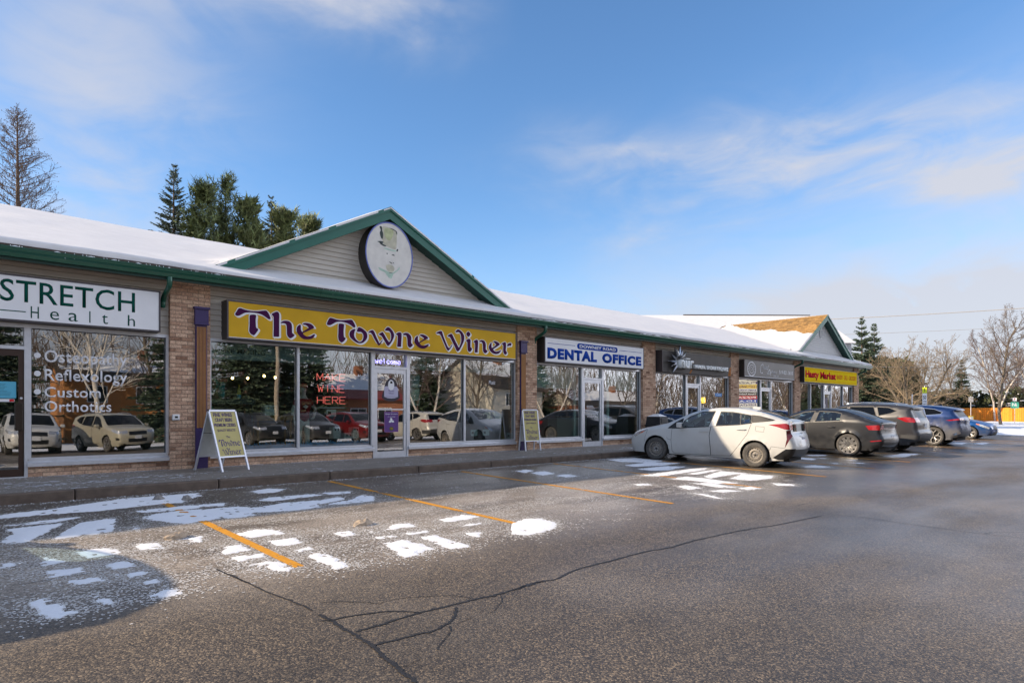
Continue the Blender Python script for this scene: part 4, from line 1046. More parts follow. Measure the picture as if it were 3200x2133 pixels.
poly_plate([(8.83+.092*cos(2*pi*k/28), 2.0+.135*sin(2*pi*k/28)) for k in range(28)], .007, .002, 'oval', M_INK_W, lb)
poly_plate([(8.80, 2.04), (8.87, 2.04), (8.865, 2.10), (8.805, 2.10)], .0048, .001, 'hat_print', M_INK_K, lb)
fl = lambda u, w, d: (u, .007-d, w)
towne_word(I_TOWNE, 8.74, 8.92, 1.83, 1.875, fl, M_INK_V, lb); towne_word(I_WINER, 8.745, 8.915, 1.77, 1.815, fl, M_INK_V, lb)
MB().box(8.66, 9.0, .006, .007, 1.70, 1.706).build('rule', M_INK_K, lb)
gp = empty('purple_poster', (8.84, .011, .79), label='purple poster with white grape emblem on lower door glass', cat='poster')
M_PURP = mat('purple_print', (.105, .035, .20), .5)
MB().box(8.63, 9.05, .0095, .0115, .79, 1.32).build('sheet', M_PURP, gp); 
for (a, b, c, d) in ((8.632, 9.048, .792, .798), (8.632, 9.048, 1.312, 1.318), (8.632, 8.638, .792, 1.318), (9.042, 9.048, .792, 1.318)): MB().box(a, b, .0078, .0094, c, d).build('border', mat('pink_border', (.45, .22, .38), .5), gp)
put_text('Grape Growers', 8.66, 9.02, 1.235, 1.275, .0094, M_INK_W, gp, None, .01, depth=.001); put_text('OF ONTARIO', 8.73, 8.95, 1.175, 1.195, .0094, M_INK_W, gp, None, 0, depth=.001)
for a in (100, 215, 330):
    c_ = (8.84+.04*cos(radians(a)), 1.085+.035*sin(radians(a)))
    poly_plate(catmull([(8.84, 1.085), (c_[0]-.035*sin(radians(a)), c_[1]+.03*cos(radians(a))), (8.84+.09*cos(radians(a)), 1.085+.075*sin(radians(a))), (c_[0]+.035*sin(radians(a)), c_[1]-.03*cos(radians(a)))], 4), .0094, .001, 'emblem_petal', M_INK_W, gp)
poly_plate(stadium(8.775, 8.905, .83, .93), .0094, .001, 'badge', mat('olive_badge', (.10, .08, .02), .5), gp); put_text('VQA', 8.80, 8.88, .865, .895, .0083, M_YEL, gp, None, .01, depth=.0006)

# neon signs (lit)
STROKES = {'M': [[(0, 0), (0, 1), (.5, .25), (1, 1), (1, 0)]], 'A': [[(0, 0), (.5, 1), (1, 0)], [(.2, .35), (.8, .35)]], 'K': [[(0, 0), (0, 1)], [(1, 1), (0, .42), (1, 0)]], 'E': [[(1, 1), (0, 1), (0, 0), (1, 0)], [(0, .5), (.8, .5)]],
           'W': [[(0, 1), (.25, 0), (.5, .7), (.75, 0), (1, 1)]], 'I': [[(.5, 0), (.5, 1)]], 'N': [[(0, 0), (0, 1), (1, 0), (1, 1)]], 'H': [[(0, 0), (0, 1)], [(1, 0), (1, 1)], [(0, .5), (1, .5)]], 'R': [[(0, 0), (0, 1), (.8, 1), (1, .78), (.8, .5), (0, .5)], [(.45, .5), (1, 0)]],
           'O': [[(.5, 0), (.1, .15), (0, .5), (.1, .85), (.5, 1), (.9, .85), (1, .5), (.9, .15), (.5, 0)]], 'P': [[(0, 0), (0, 1), (.8, 1), (1, .75), (.8, .5), (0, .5)]],
           'w': [[(0, 1), (.2, 0), (.5, .7), (.75, 0), (1, 1)]], 'e': [[(0, .5), (1, .55), (.8, 1), (.3, 1), (0, .5), (.3, 0), (1, .15)]], 'l': [[(.5, 0), (.4, 1.5)]], 'c': [[(1, .85), (.5, 1), (0, .5), (.5, 0), (1, .15)]], 'o': [[(.5, 0), (0, .5), (.5, 1), (1, .5), (.5, 0)]], 'm': [[(0, 0), (0, 1), (.25, .95), (.45, .6), (.45, 0), (.5, .7), (.75, 1), (1, .6), (1, 0)]]}
def neon(word, x0, x1, z0, z1, y, m, parent, r=.007):
    n = len(word); cw = (x1-x0)/n
    for i, ch in enumerate(word):
        a = x0+cw*i+cw*.10; w = cw*.78; mb = MB()
        for st in STROKES[ch]:
            q_ = [(a+px*w, y, z0+pz*(z1-z0)) for px, pz in st]
            for p0_, p1_ in zip(q_[:-1], q_[1:]): mb.tube([p0_, p1_], r, 6)
        mb.build('neon_letter', m, parent)
M_NEON_R = mat('red_neon_tube', (.9, .12, .10), .4, emit=.65, emitcol=(1, .16, .14)); M_NEON_V = mat('violet_neon_tube', (.4, .3, .9), .4, emit=2.6, emitcol=(.32, .24, 1)); M_NEON_Y = mat('amber_neon_tube', (.9, .5, .05), .4, emit=4.5, emitcol=(1, .5, .03))
nr_ = empty('wine_neon_sign', (7.27, .22, 1.4), label='red neon sign reading MAKE WINE HERE hanging inside shop window', cat='neon sign')
MB().box(6.82, 7.73, .225, .231, 1.44, 2.32).build('backing', glass_mat('clear_acrylic', (.9, .9, .9), .03, 1.3, .5), nr_)
neon('MAKE', 6.88, 7.67, 2.065, 2.235, .21, M_NEON_R, nr_); neon('WINE', 6.90, 7.64, 1.79, 1.965, .21, M_NEON_R, nr_); neon('HERE', 6.89, 7.67, 1.51, 1.675, .21, M_NEON_R, nr_)
MB().box(6.9, 7.62, .2, .24, 1.40, 1.425).build('transformer_bar', M_ALU, nr_)
nw = empty('welcome_neon_sign', (8.8, .12, 2.5), label='violet neon Welcome sign in transom above the wine shop door', cat='neon sign')
MB().box(8.40, 9.20, .13, .14, 2.49, 2.76).build('backing', mat('olive_sign_backing', (.09, .07, .02), .6), nw); neon('welcome', 8.42, 9.19, 2.55, 2.64, .115, M_NEON_V, nw, .008)
no = empty('open_neon_sign', (24.1, .12, 1.74), label='small amber neon OPEN sign in salon window', cat='neon sign')
MB().box(23.78, 24.30, .125, .13, 1.68, 1.93).build('backing', M_BLACK, no); neon('OPEN', 23.83, 24.25, 1.75, 1.86, .11, M_NEON_Y, no, .012)
mb = MB(); mb.tube([(23.8, .11, 1.70), (24.28, .11, 1.70), (24.28, .11, 1.91), (23.8, .11, 1.91), (23.8, .11, 1.70)], .008, 6); mb.build('neon_border', M_NEON_Y, no)
n2 = notice('blue_window_sticker', 25.0, 25.55, 1.98, 2.12, .0475, mat('sky_blue_print', (.05, .26, .62), .5), 'small bright blue printed sticker on salon window', 'sticker'); put_text('on display', 25.08, 25.48, 2.02, 2.08, .0454, M_INK_W, n2, None, .0, depth=.001)
n3 = notice('orange_notice', 36.58, 37.05, .95, 1.35, .0115, mat('orange_print', (.75, .30, .01), .5), 'bright orange notice on the market door'); 
for z in (1.05, 1.2): MB().box(36.6, 37.03, .0078, .0094, z, z+.008).build('rule', M_INK_K, n3)
n4 = notice('dark_poster', 36.58, 37.05, 1.5, 2.1, .0115, mat('dark_poster_print', (.05, .03, .06), .5, var=.6, vscale=8), 'dark poster above the orange notice on market door', 'poster'); MB().box(36.62, 36.75, .0078, .0094, 1.55, 1.75).build('photo', M_PAPER, n4)
# dental office roller shades and door lettering
M_SHADE = mat('roller_shade', (.48, .54, .53), .85)
for i_, (a, b) in enumerate(((14.06, 15.95), (17.88, 19.47))):
    sh = empty('roller_shade', ((a+b)/2, .14, 2.1), label=('pale roller shade half lowered in dental window beside the mustard winery sign', 'pale roller shade half lowered in dental window next to the waste bin')[i_], cat='blind', group='roller shades in dental windows')
    MB().box(a, b, .14, .146, 2.10, 2.79).build('fabric', M_SHADE, sh); MB().box(a, b, .135, .151, 2.08, 2.0995).build('bottom_rail', M_WHITE, sh)
for i_, (a, b) in enumerate(((15.98, 16.09), (17.72, 17.85))):
    MB().box(a, b, .11, .16, .153, 2.795).build('column', M_SHADE, (w3, w4)[i_])
put_text('NEW PATIENTS WELCOME', 16.46, 17.1, 1.225, 1.265, .0115, M_INK_W, d2, None, 0, depth=.001); put_text('519-829-0710', 16.55, 17.02, 1.13, 1.18, .0115, M_INK_W, d2, None, .01, depth=.001)
for k in range(3): MB().box(16.52, 16.95-.05*k, .0100, .0115, 1.42+.045*k, 1.435+.045*k).build('text_line', M_INK_W, d2)
# ------------------------------------------------------------------ pavement boards, bin
M_BOARD = mat('straw_poster', (.46, .39, .13), .5, var=.05, vscale=5); M_ALU_B = mat('bright_aluminium_profile', (.66, .67, .72), .35, .4)
def a_board(name, loc, rz, label, W=.62, depth=.44, H=1.20):
    r = empty(name, loc, rz, label, 'sign', 'winery pavement boards')
    t = atan2(depth, H); zb = .31
    def fr(sgn):
        def f(u, w, d):      # u across, w up the leg, d out of the face
            return (u if sgn < 0 else -u, sgn*(depth*(1-w/ (H/cos(t)))) + sgn*d*cos(t), w*cos(t)+d*sin(t))
        return f
    LEN = H/cos(t)
    for sgn in (-1, 1):
        f = fr(sgn)
        def bar(x0, x1, w0_, w1_, d0_, d1_, nm, m):
            mb = MB(); mb.box(x0, x1, -d1_, -d0_, w0_, w1_); mb.v = [f(v[0], v[2], -v[1]) for v in mb.v]; me = mb.mesh(nm); fix_normals(me); return link(nm, me, m, r)
        bar(-W/2+.012, W/2-.012, zb, LEN-.03, -.012, .0, 'panel', M_BOARD if sgn < 0 else M_PAPER)
        for sx in (-1, 1):
            x = sx*(W/2); bar(min(x, x-sx*.034), max(x, x-sx*.034), 0, LEN-.035, -.022, .012, 'leg', M_ALU_B)
        bar(-W/2+.035, W/2-.035, zb-.03, zb, -.018, .012, 'rail', M_ALU_B); bar(-W/2+.02, W/2-.02, LEN-.04, LEN, -.018, .012, 'rail', M_ALU_B)
        if sgn < 0:
            g = lambda u, w, d: f(u, w, d+.0008)
            z = lambda k: zb+(LEN-.04-zb)*k
            k_ = (W-.07)
            for s, a, b, c, d_ in (('FINE WINES', -.40, .36, .885, .975), ('CRAFT BEERS', -.37, .33, .775, .855), ('PREMIUM CIDERS', -.45, .42, .660, .735), ('QUALITY RESULTS!', -.37, .36, .545, .605)):
                me = put_text(s, a*k_, b*k_, z(c), z(d_), 0, M_INK_V, r, None, .03 if d_ > .65 else .02, depth=.001, frame=g)
                me.matrix_parent_inverse = Matrix.Identity(4)
            for idx, a, b, c, d_ in ((I_THE, -.08, .08, .405, .455), (I_TOWNE, -.42, .43, .215, .375), (I_WINER, -.36, .40, .02, .185)):
                o = towne_word(idx, a*k_, b*k_, z(c), z(d_), g, M_INK_V, r); o.matrix_parent_inverse = Matrix.Identity(4)
    h = MB(); h.tube([(-W/2-.004, 0, H-.01), (W/2+.004, 0, H-.01)], .014, 8); h.build('hinge', M_BLACK, r, world_coords=False)
    for sx in (-1, 1):
        s = MB(); s.tube([(sx*(W/2-.012), -depth*.36, H*.62), (sx*(W/2-.012), depth*.36, H*.62)], .006, 6); s.build('stay', M_BLACK, r, world_coords=False)
    return r
a_board('pavement_board', (4.375, -.84, SW), radians(17), 'open straw-yellow pavement board standing by the purple and gold pilaster')
a_board('pavement_board', (13.40, -.42, SW), radians(-6), 'narrower straw-yellow pavement board leaning close to the second brick pillar', W=.60, depth=.17, H=1.24)
# waste bin beside the third pillar, snow on its lid
bn = empty('waste_bin', (19.72, -.62, SW), radians(4), 'black square waste bin with snow on its sloping lid, behind the white hatchback', 'bin')
def taper(mb, w0_, w1_, z0, z1): mb.add([(-w0_, -w0_, z0), (w0_, -w0_, z0), (w0_, w0_, z0), (-w0_, w0_, z0), (-w1_, -w1_, z1), (w1_, -w1_, z1), (w1_, w1_, z1), (-w1_, w1_, z1)], [(0, 3, 2, 1), (4, 5, 6, 7), (0, 1, 5, 4), (1, 2, 6, 5), (2, 3, 7, 6), (3, 0, 4, 7)])
M_BINP = mat('black_bin_plastic', (.018, .018, .02), .5, var=.3, vscale=8)
mb = MB(); taper(mb, .27, .31, 0, .66); mb.build('bin_body', M_BINP, bn, False)
mb = MB(); taper(mb, .33, .33, .661, .70); mb.build('bin_rim', M_BINP, bn, False)
mb = MB(); taper(mb, .30, .27, .701, .98); mb.build('bin_hood', M_BINP, bn, False)
mb = MB(); mb.box(-.2, .2, -.302, -.26, .75, .93); mb.build('bin_flap', mat('bin_flap_plastic', (.03, .03, .032), .4), bn, False)
mb = MB(); taper(mb, .28, .12, .981, 1.06); mb.build('bin_lid', M_BINP, bn, False)
mb = MB(); taper(mb, .26, .09, .995, 1.085); o = mb.build('lid_snow', M_SNOW, bn, False)
mb = MB(); mb.box(-.05, .12, -.285, -.262, .715, .77); mb.build('green_sticker', mat('green_sticker', (.02, .3, .06), .5), bn, False)

# ------------------------------------------------------------------ inside the wine shop window
M_WOOD = mat('oak_shelf', (.34, .17, .055), .5, var=.3, vscale=6, stretch=(1, 6, 6)); M_BOXW = mat('white_carton', (.58, .62, .64), .6)
def shelf(name, x0, x1, y0, y1, z, label, h=None, m=None):
    r = empty(name, ((x0+x1)/2, (y0+y1)/2, SW), label=label, cat='shelf'); m = m or M_WOOD
    MB().box(x0, x1, y0, y1, z-.12, z).build('top', m, r)
    for xx in (x0+.03, x1-.07): 
        for yy_ in (y0+.02, y1-.06): MB().box(xx, xx+.04, yy_, yy_+.04, SW+.002, z-.1205).build('leg', m, r)
    return r
shelf('display_shelf', 5.55, 6.42, .45, .85, 1.23, 'wooden display shelf holding white carton behind wine shop window')
shelf('display_table', 7.0, 8.2, .35, .95, .64, 'low display table with cartons behind the neon window', m=mat('dark_table', (.06, .05, .045), .5))
shelf('window_counter', 4.45, 5.5, .4, .8, 1.60, 'narrow counter carrying bottle and bird figure in window corner', m=mat('green_dark_counter', (.05, .05, .045), .5))
cartons = [(5.77, 6.06, .52, .75, 1.231, 1.465, 'square white carton on the wooden shelf'), (7.46, 7.68, .5, .7, .641, .93, 'tall white carton with printed glasses, leftmost on low display table'), (7.74, 8.0, .45, .7, .641, .78, 'short white carton in the middle of low display table'), (8.02, 8.18, .5, .75, .641, .92, 'white carton nearest the door on low display table')]
for a, b, c, d, e_, f_, lab in cartons:
    r = empty('wine_glass_carton', ((a+b)/2, (c+d)/2, e_), label=lab, cat='box', group='cartons in the winery window')
    MB().box(a, b, c, d, e_, f_).build('carton', M_BOXW, r)
    for k in range(2): 
        xx = a+(b-a)*(.3+.4*k); mb = MB(); mb.prism([(xx-.025, f_-.04), (xx+.025, f_-.04), (xx+.01, f_-.09), (xx-.01, f_-.09)], 'y', c-.002, c-.0005); mb.build('printed_glass', M_INK_K, r)
bt = empty('yellow_bottle', (5.20, .55, 1.6), label='tall yellow bottle with blue foot standing in wine shop window', cat='bottle')
mb = MB(); mb.lathe([(0, .001), (.043, .001), (.045, .14), (.04, .19), (.016, .26), (.013, .33), (0, .335)], (5.20, .55, 1.6), 'z', 16); mb.build('glass_body', mat('yellow_bottle_glass', (.55, .42, .02), .2, coat=.5), bt, smooth=True)
mb = MB(); mb.lathe([(.046, .01), (.0465, .10), (.045, .101)], (5.20, .55, 1.6), 'z', 16); mb.build('label_band', mat('blue_label', (.05, .30, .45), .5), bt)
bd = empty('bird_figure', (4.84, .6, 1.6), label='turquoise bird figure with red flat cap in wine shop window corner', cat='figurine')
mb = MB(); mb.lathe([(0, .001), (.05, .01), (.075, .10), (.07, .20), (.06, .26), (.075, .31), (.06, .37), (0, .39)], (4.84, .6, 1.6), 'z', 16); mb.build('bird_body', mat('turquoise_plush', (.05, .28, .30), .9, var=.3, vscale=15), bd, smooth=True)
for sx in (-.03, .03): mb = MB(); mb.lathe([(0, -.03), (.022, -.026), (.026, 0)], (4.84+sx, .535, 1.92), 'y', 12); mb.build('eye', M_WHITE, bd)
MB().bbox(4.76, 4.94, .5, .7, 1.975, 2.05, .02).build('cap', mat('red_felt', (.42, .02, .03), .8), bd)
gd = empty('ivy_garland', (4.62, .45, 1.2), label='trailing turquoise garland hanging in the wine shop window corner', cat='garland')
mb = MB(); rn = random.Random(9)
for k in range(140):
    t_ = rn.random(); c_ = Vector((4.52+.12*sin(t_*9)+.25*max(0, .5-abs(t_-.45)), .42+rn.uniform(-.04, .06), 2.1-1.0*t_)); a_ = rn.uniform(0, 6.28); s_ = rn.uniform(.018, .035)
    d1_ = Vector((cos(a_), rn.uniform(-.5, .5), sin(a_)))*s_; d2_ = Vector((-sin(a_), rn.uniform(-.5, .5), cos(a_)))*s_*.6
    mb.add([c_-d1_, c_+d2_, c_+d1_, c_-d2_], [(0, 1, 2, 3)])
mb.build('leaves', mat('turquoise_leaf', (.06, .30, .27), .6, island=.4), gd)
gd2 = copy_tree(gd); gd2.location = (12.85, .45, .75); gd2['label'] = 'turquoise garland at the right end of the wine shop window'; 
# mannequin in a red shirt
mq = empty('mannequin', (6.74, .62, SW), label='white shop mannequin in a red maple-leaf shirt and cap behind window', cat='mannequin')
def skinned(name, verts, edges, rad, m, parent, root=0, sub=2):
    me = bpy.data.meshes.new(name); me.from_pydata(verts, edges, [])
    o = link(name, me, m, parent)
    md = o.modifiers.new('skin', 'SKIN'); md.use_smooth_shade = True
    for i, r_ in enumerate(rad): me.skin_vertices[0].data[i].radius = r_ if isinstance(r_, tuple) else (r_, r_)
    me.skin_vertices[0].data[root].use_root = True
    s_ = o.modifiers.new('sub', 'SUBSURF'); s_.levels = sub; s_.render_levels = sub
    return o
M_MANN = mat('mannequin_white', (.68, .70, .70), .4)
V = [(0, 0, .95), (0, 0, 1.12), (0, 0, 1.36), (0, 0, 1.48), (0, -.01, 1.58), (0, -.02, 1.68), (0, -.02, 1.78),
     (-.17, 0, 1.42), (-.27, .0, 1.18), (-.25, -.04, .94), (-.24, -.05, .84), (.17, 0, 1.42), (.33, .02, 1.22), (.22, -.10, 1.02), (.14, -.12, .98),
     (-.09, 0, .90), (-.10, 0, .50), (-.10, .02, .10), (-.10, -.10, .03), (.09, 0, .90), (.11, 0, .50), (.12, .02, .10), (.12, -.10, .03)]
Ed = [(0, 1), (1, 2), (2, 3), (3, 4), (4, 5), (5, 6), (2, 7), (7, 8), (8, 9), (9, 10), (2, 11), (11, 12), (12, 13), (13, 14), (0, 15), (15, 16), (16, 17), (17, 18), (0, 19), (19, 20), (20, 21), (21, 22)]
R_ = [(.15, .11), (.12, .095), (.15, .11), (.07, .07), (.05, .05), (.085, .095), (.07, .08), .06, .042, .034, .03, .06, .042, .034, .03, .085, .06, .042, .035, .085, .06, .042, .035]
skinned('figure', V, Ed, R_, M_MANN, mq)
skinned('shirt', [(0, 0, .88), (0, 0, 1.10), (0, 0, 1.36), (0, 0, 1.46), (-.18, 0, 1.41), (-.24, 0, 1.28), (.18, 0, 1.41), (.26, .01, 1.31)], [(0, 1), (1, 2), (2, 3), (2, 4), (4, 5), (2, 6), (6, 7)], [(.175, .135), (.145, .12), (.172, .135), (.085, .085), .08, .066, .08, .066], mat('red_jersey', (.30, .012, .02), .8, var=.15, vscale=6), mq)
mb = MB(); mb.lathe([(0, .10), (.07, .085), (.10, .04), (.105, 0)], (0, -.02, 1.76), 'z', 18); mb.add([(-.07, -.09, 1.77), (.07, -.09, 1.77), (.05, -.19, 1.75), (-.05, -.19, 1.75)], [(0, 1, 2, 3)]); mb.build('cap', mat('red_felt', (.42, .02, .03), .8), mq, False, True)
leafp = [(0, 1), (.14, .72), (.3, .8), (.26, .4), (.5, .58), (.56, .44), (.88, .46), (.74, .24), (.82, .12), (.45, -.12), (.5, -.28), (.06, -.2), (.06, -.6), (-.06, -.6), (-.06, -.2), (-.5, -.28), (-.45, -.12), (-.82, .12), (-.74, .24), (-.88, .46), (-.56, .44), (-.5, .58), (-.26, .4), (-.3, .8), (-.14, .72)]
mb = MB(); mb.prism([(a*.075, 1.27+b*.075) for a, b in leafp], 'y', -.146, -.140); o = mb.build('maple_leaf', M_WHITE, mq, False); fix_normals(o.data)
# small lit bulbs strung inside
fs = empty('string_lights', (5.7, 1.6, 2.2), label='row of small warm lit bulbs inside the wine shop', cat='lights')
M_BULB = mat('warm_bulb', (1, .7, .3), .3, emit=14, emitcol=(1, .62, .22))
for k, (x, z) in enumerate(((5.42, 2.12), (5.78, 2.13), (6.18, 2.20), (6.46, 2.17))):
    mb = MB(); mb.lathe([(0, -.035), (.022, -.02), (.028, 0), (.018, .025), (0, .03)], (x, 1.6, z), 'z', 10); mb.build('bulb', M_BULB, fs, smooth=True)
    mb = MB(); mb.tube([(x, 1.6, z+.03), (x, 1.6, 2.949)], .004, 5); mb.build('cord', M_BLACK, fs)
# posters on the right-hand winery windows, music sign
n5 = notice('wine_leaflet', 9.46, 9.74, 1.95, 2.28, .058, mat('leaflet_grey', (.25, .30, .33), .5, var=.5, vscale=14), 'grey bottle leaflet on glass right of the wine shop door', 'poster'); MB().box(9.50, 9.70, .0545, .0559, 2.0, 2.06).build('photo', M_PAPER, n5)
n6 = notice('pale_wine_poster', 9.46, 9.74, 1.48, 1.92, .058, mat('pale_poster', (.40, .45, .42), .5, var=.3, vscale=10), 'pale poster below the bottle leaflet right of wine shop door', 'poster'); MB().box(9.6, 9.72, .0545, .0559, 1.52, 1.62).build('photo', M_INK_K, n6)
for xx, lab in ((12.30, 'white hand-lettered Music sign in the last winery window'), (8.02, 'white hand-lettered Music sign in the neon window')):
    r = empty('music_sign', (xx, .06, 2.1), label=lab, cat='sign'); put_text('Music', xx-.13, xx+.13, 2.12, 2.24, .0475, M_INK_W, r, None, .02, depth=.001, shear=.15)
for xx, z0, lab in ((11.55, .62, 'white printed card on the sill of the last winery window'), (12.0, .62, 'folded white cards in the last winery window'), (12.95, .50, 'small white card beside garland at the window end'), (7.10, 1.2, 'white price card under the neon sign')):
    n_ = notice('price_card', xx, xx+.25, z0, z0+.17, .12, M_BOXW, lab, 'card'); MB().box(xx+.03, xx+.12, .1165, .1179, z0+.05, z0+.12).build('print', M_INK_K, n_)
# blue film band along the dental windows is the reflected lot; reception desk inside
rd = empty('reception_desk', (18.4, 2.6, SW), label='pale reception desk inside dental office', cat='desk')
MB().box(17.6, 19.3, 2.4, 2.9, SW+.003, 1.1).build('front', M_SHADE, rd); MB().box(17.5, 19.4, 2.3, 3.0, 1.101, 1.15).build('top', M_WOOD, rd)
# ------------------------------------------------------------------ cars
def lerp_tab(tab, x):
    tab = sorted(tab)
    if x <= tab[0][0]: return tab[0][1]
    for (a, va), (b, vb) in zip(tab[:-1], tab[1:]):
        if x <= b: return va+(vb-va)*(x-a)/(b-a)
    return tab[-1][1]
def dens(pl, step=.045, closed=False):
    out = []; n = len(pl)
    for i in range(n if closed else n-1):
        a, b = pl[i], pl[(i+1) % n]; l = hypot(b[0]-a[0], b[1]-a[1]); k = max(1, int(l/step+.5))
        for j in range(k): out.append((a[0]+(b[0]-a[0])*j/k, a[1]+(b[1]-a[1])*j/k))
    if not closed: out.append(tuple(pl[-1]))
    return out
def seg_dist(p, a, b):
    dx, dz = b[0]-a[0], b[1]-a[1]; l2 = dx*dx+dz*dz
    t = 0 if l2 < 1e-12 else max(0, min(1, ((p[0]-a[0])*dx+(p[1]-a[1])*dz)/l2))
    return hypot(p[0]-a[0]-dx*t, p[1]-a[1]-dz*t)
M_INTERIOR = mat('car_interior', (.03, .032, .034), .8); M_SEAT = mat('seat_fabric', (.06, .062, .066), .9, var=.2, vscale=8)
M_LAMP_R = mat('red_lamp_lens', (.33, .008, .012), .12, coat=1.0, var=.25, vscale=12); M_LAMP_RD = mat('dark_red_lens', (.10, .008, .012), .15, coat=.8)
M_LAMP_C = mat('clear_lamp', (.55, .57, .60), .12, .5, coat=1.0, var=.4, vscale=14); M_LAMP_A = mat('amber_lens', (.62, .13, .008), .2, coat=.8)
M_CHROME = mat('chrome', (.72, .73, .75), .12, 1.0); M_PLATE = mat('plate_white', (.62, .64, .68), .5, var=.1, vscale=20); M_UNDER = mat('underbody', (.012, .011, .010), .9)
M_WHEEL_ST = mat('dusty_steel_wheel', (.20, .18, .155), .6, .3, var=.3, vscale=25); M_WHEEL_BK = mat('black_steel_wheel', (.05, .05, .052), .5, .4, var=.25, vscale=25); M_WHEEL_AL = mat('machined_alloy', (.45, .44, .43), .35, .8, var=.25, vscale=20); M_WHEEL_IN = mat('dark_brake_metal', (.015, .014, .013), .8)  # the last one is the near-black disc behind the spokes
M_TYRE_D = mat('dusty_tyre', (.075, .070, .064), .9, var=.4, vscale=18, bump=.3, bscale=60)
def paint(name, col, dirt, metal=.0, dirtcol=(.20, .185, .165)): return mat(name, col, .30, metal, coat=.25 if max(col) < .2 else .5, dirt=dirt, dirtcol=dirtcol, var=.03, vscale=2)

def make_wheel(style, R, rim, w, tyre_m):
    """wheel at the origin, outer face towards +Y; returns root object with children"""
    ty = MB(); ty.lathe([(rim-.012, w/2-.012), (rim, w/2-.002), (rim+.012, w/2+.006), ((rim+R)/2, w/2+.012), (R-.022, w/2+.004), (R-.006, w/2-.016), (R, w/2-.05), (R, -w/2+.05), (R-.006, -w/2+.016), (R-.03, -w/2), (rim, -w/2)], (0, 0, 0), 'y', 44)
    # tread blocks
    o = ty.build('wheel', tyre_m, None, False); fix_normals(o.data); smooth_angle(o, 38)
    for a in range(44):
        pass
    bar = MB(); bar.lathe([(rim, w/2-.003), (rim-.008, w/2-.004), (rim-.016, w/2-.018), (rim-.022, -.06), (rim-.03, -w/2)], (0, 0, 0), 'y', 40)
    m_rim = {'steel': M_WHEEL_ST, 'steel_black': M_WHEEL_BK}.get(style, M_WHEEL_AL)
    b = bar.build('rim', m_rim, o, False); fix_normals(b.data); smooth_angle(b, 40)
    MB().lathe([(rim-.02, w/2-.085), (.0, w/2-.085)], (0, 0, 0), 'y', 32).build('brake_disc', M_WHEEL_IN, o, False)
    if style.startswith('steel'):
        d = MB(); d.lathe([(rim-.016, w/2-.02), (rim-.035, w/2-.03), (rim*.86, w/2-.045), (rim*.62, w/2-.028), (rim*.52, w/2-.024), (rim*.40, w/2-.05), (rim*.34, w/2-.052), (rim*.22, w/2-.04), (0, w/2-.038)], (0, 0, 0), 'y', 40)
        q = d.build('wheel_disc', m_rim, o, False); fix_normals(q.data); smooth_angle(q, 50)
        for k in range(16):
            a = 2*pi*k/16; h = MB(); r0 = rim*.745; h.lathe([(0, .003), (.014, .003), (.016, -.004)], (r0*cos(a), w/2-.038, r0*sin(a)), 'y', 10); h.build('vent_hole', M_BLACK, o, False)
        for k in range(5):
            a = 2*pi*k/5+.3; h = MB(); h.lathe([(0, .016), (.009, .014), (.010, 0)], (rim*.27*cos(a), w/2-.045, rim*.27*sin(a)), 'y', 6); h.build('lug_nut', M_CHROME, o, False)
        h = MB(); h.lathe([(0, .008), (.026, .006), (.03, -.003)], (0, w/2-.038, 0), 'y', 14); h.build('hub', M_BLACK, o, False)
    else:
        def spoke(a0, r0, a1, r1, wd0, wd1, y0, y1):
            p = Vector((r0*cos(a0), 0, r0*sin(a0))); q = Vector((r1*cos(a1), 0, r1*sin(a1))); d = (q-p).normalized(); n = Vector((-d.z, 0, d.x))
            mb = MB(); A = [p+n*wd0, p-n*wd0, q-n*wd1, q+n*wd1]
            mb.add([(v.x, y, v.z) for v, y in zip(A, (y0, y0, y1, y1))]+[(v.x, y-.035, v.z) for v, y in zip(A, (y0, y0, y1, y1))], [(0, 1, 2, 3), (5, 4, 7, 6), (4, 5, 1, 0), (6, 7, 3, 2), (4, 0, 3, 7), (1, 5, 6, 2)])
            s_ = mb.build('spoke', m_rim, o, False); fix_normals(s_.data)
        yo, yi = w/2-.006, w/2-.022
        if style == 'mesh':
            for k in range(10):
                a = 2*pi*k/10
                spoke(a, .045, a, rim*.50, .008, .008, yi, yo-.004)
                spoke(a, rim*.44, a-.20, rim-.012, .007, .007, yo-.005, yo); spoke(a, rim*.44, a+.20, rim-.012, .007, .007, yo-.006, yo-.001)
                spoke(a+.314, rim*.34, a+.314, rim-.012, .006, .006, yo-.012, yo-.004)
        elif style == 'y5':
            for k in range(5):
                a = 2*pi*k/5+.3
                spoke(a-.10, .05, a-.06, rim*.62, .014, .012, yi, yo); spoke(a+.10, .05, a+.06, rim*.62, .014, .012, yi-.001, yo-.001)
                spoke(a-.06, rim*.58, a-.36, rim-.012, .013, .011, yo-.002, yo-.001); spoke(a+.06, rim*.58, a+.36, rim-.012, .013, .011, yo-.003, yo-.002)
        else:
            for k in range(5):
                a = 2*pi*k/5+.3; spoke(a-.11, .05, a-.16, rim-.012, .016, .018, yi, yo); spoke(a+.11, .05, a+.16, rim-.012, .016, .018, yi-.001, yo-.001)
        h = MB(); h.lathe([(0, .0), (.05, -.002), (.06, -.02)], (0, w/2-.012, 0), 'y', 18); h.build('hub', M_WHEEL_BK, o, False)
    return o
WHEELS = {}
def wheel_at(style, R, rim, w, tm, root, x, sy, y, z):
    key = (style, R, rim, w, tm.name)
    if key not in WHEELS:
        WHEELS[key] = make_wheel(style, R, rim, w, tm); src = WHEELS[key]; first = True
    else: src = copy_tree(WHEELS[key]); first = False
    src.parent = root; src.location = (x, sy*y, z); src.rotation_euler = (0, 0, 0 if sy > 0 else pi)
    for ch in src.children: ch.matrix_parent_inverse = Matrix.Identity(4)
    return src

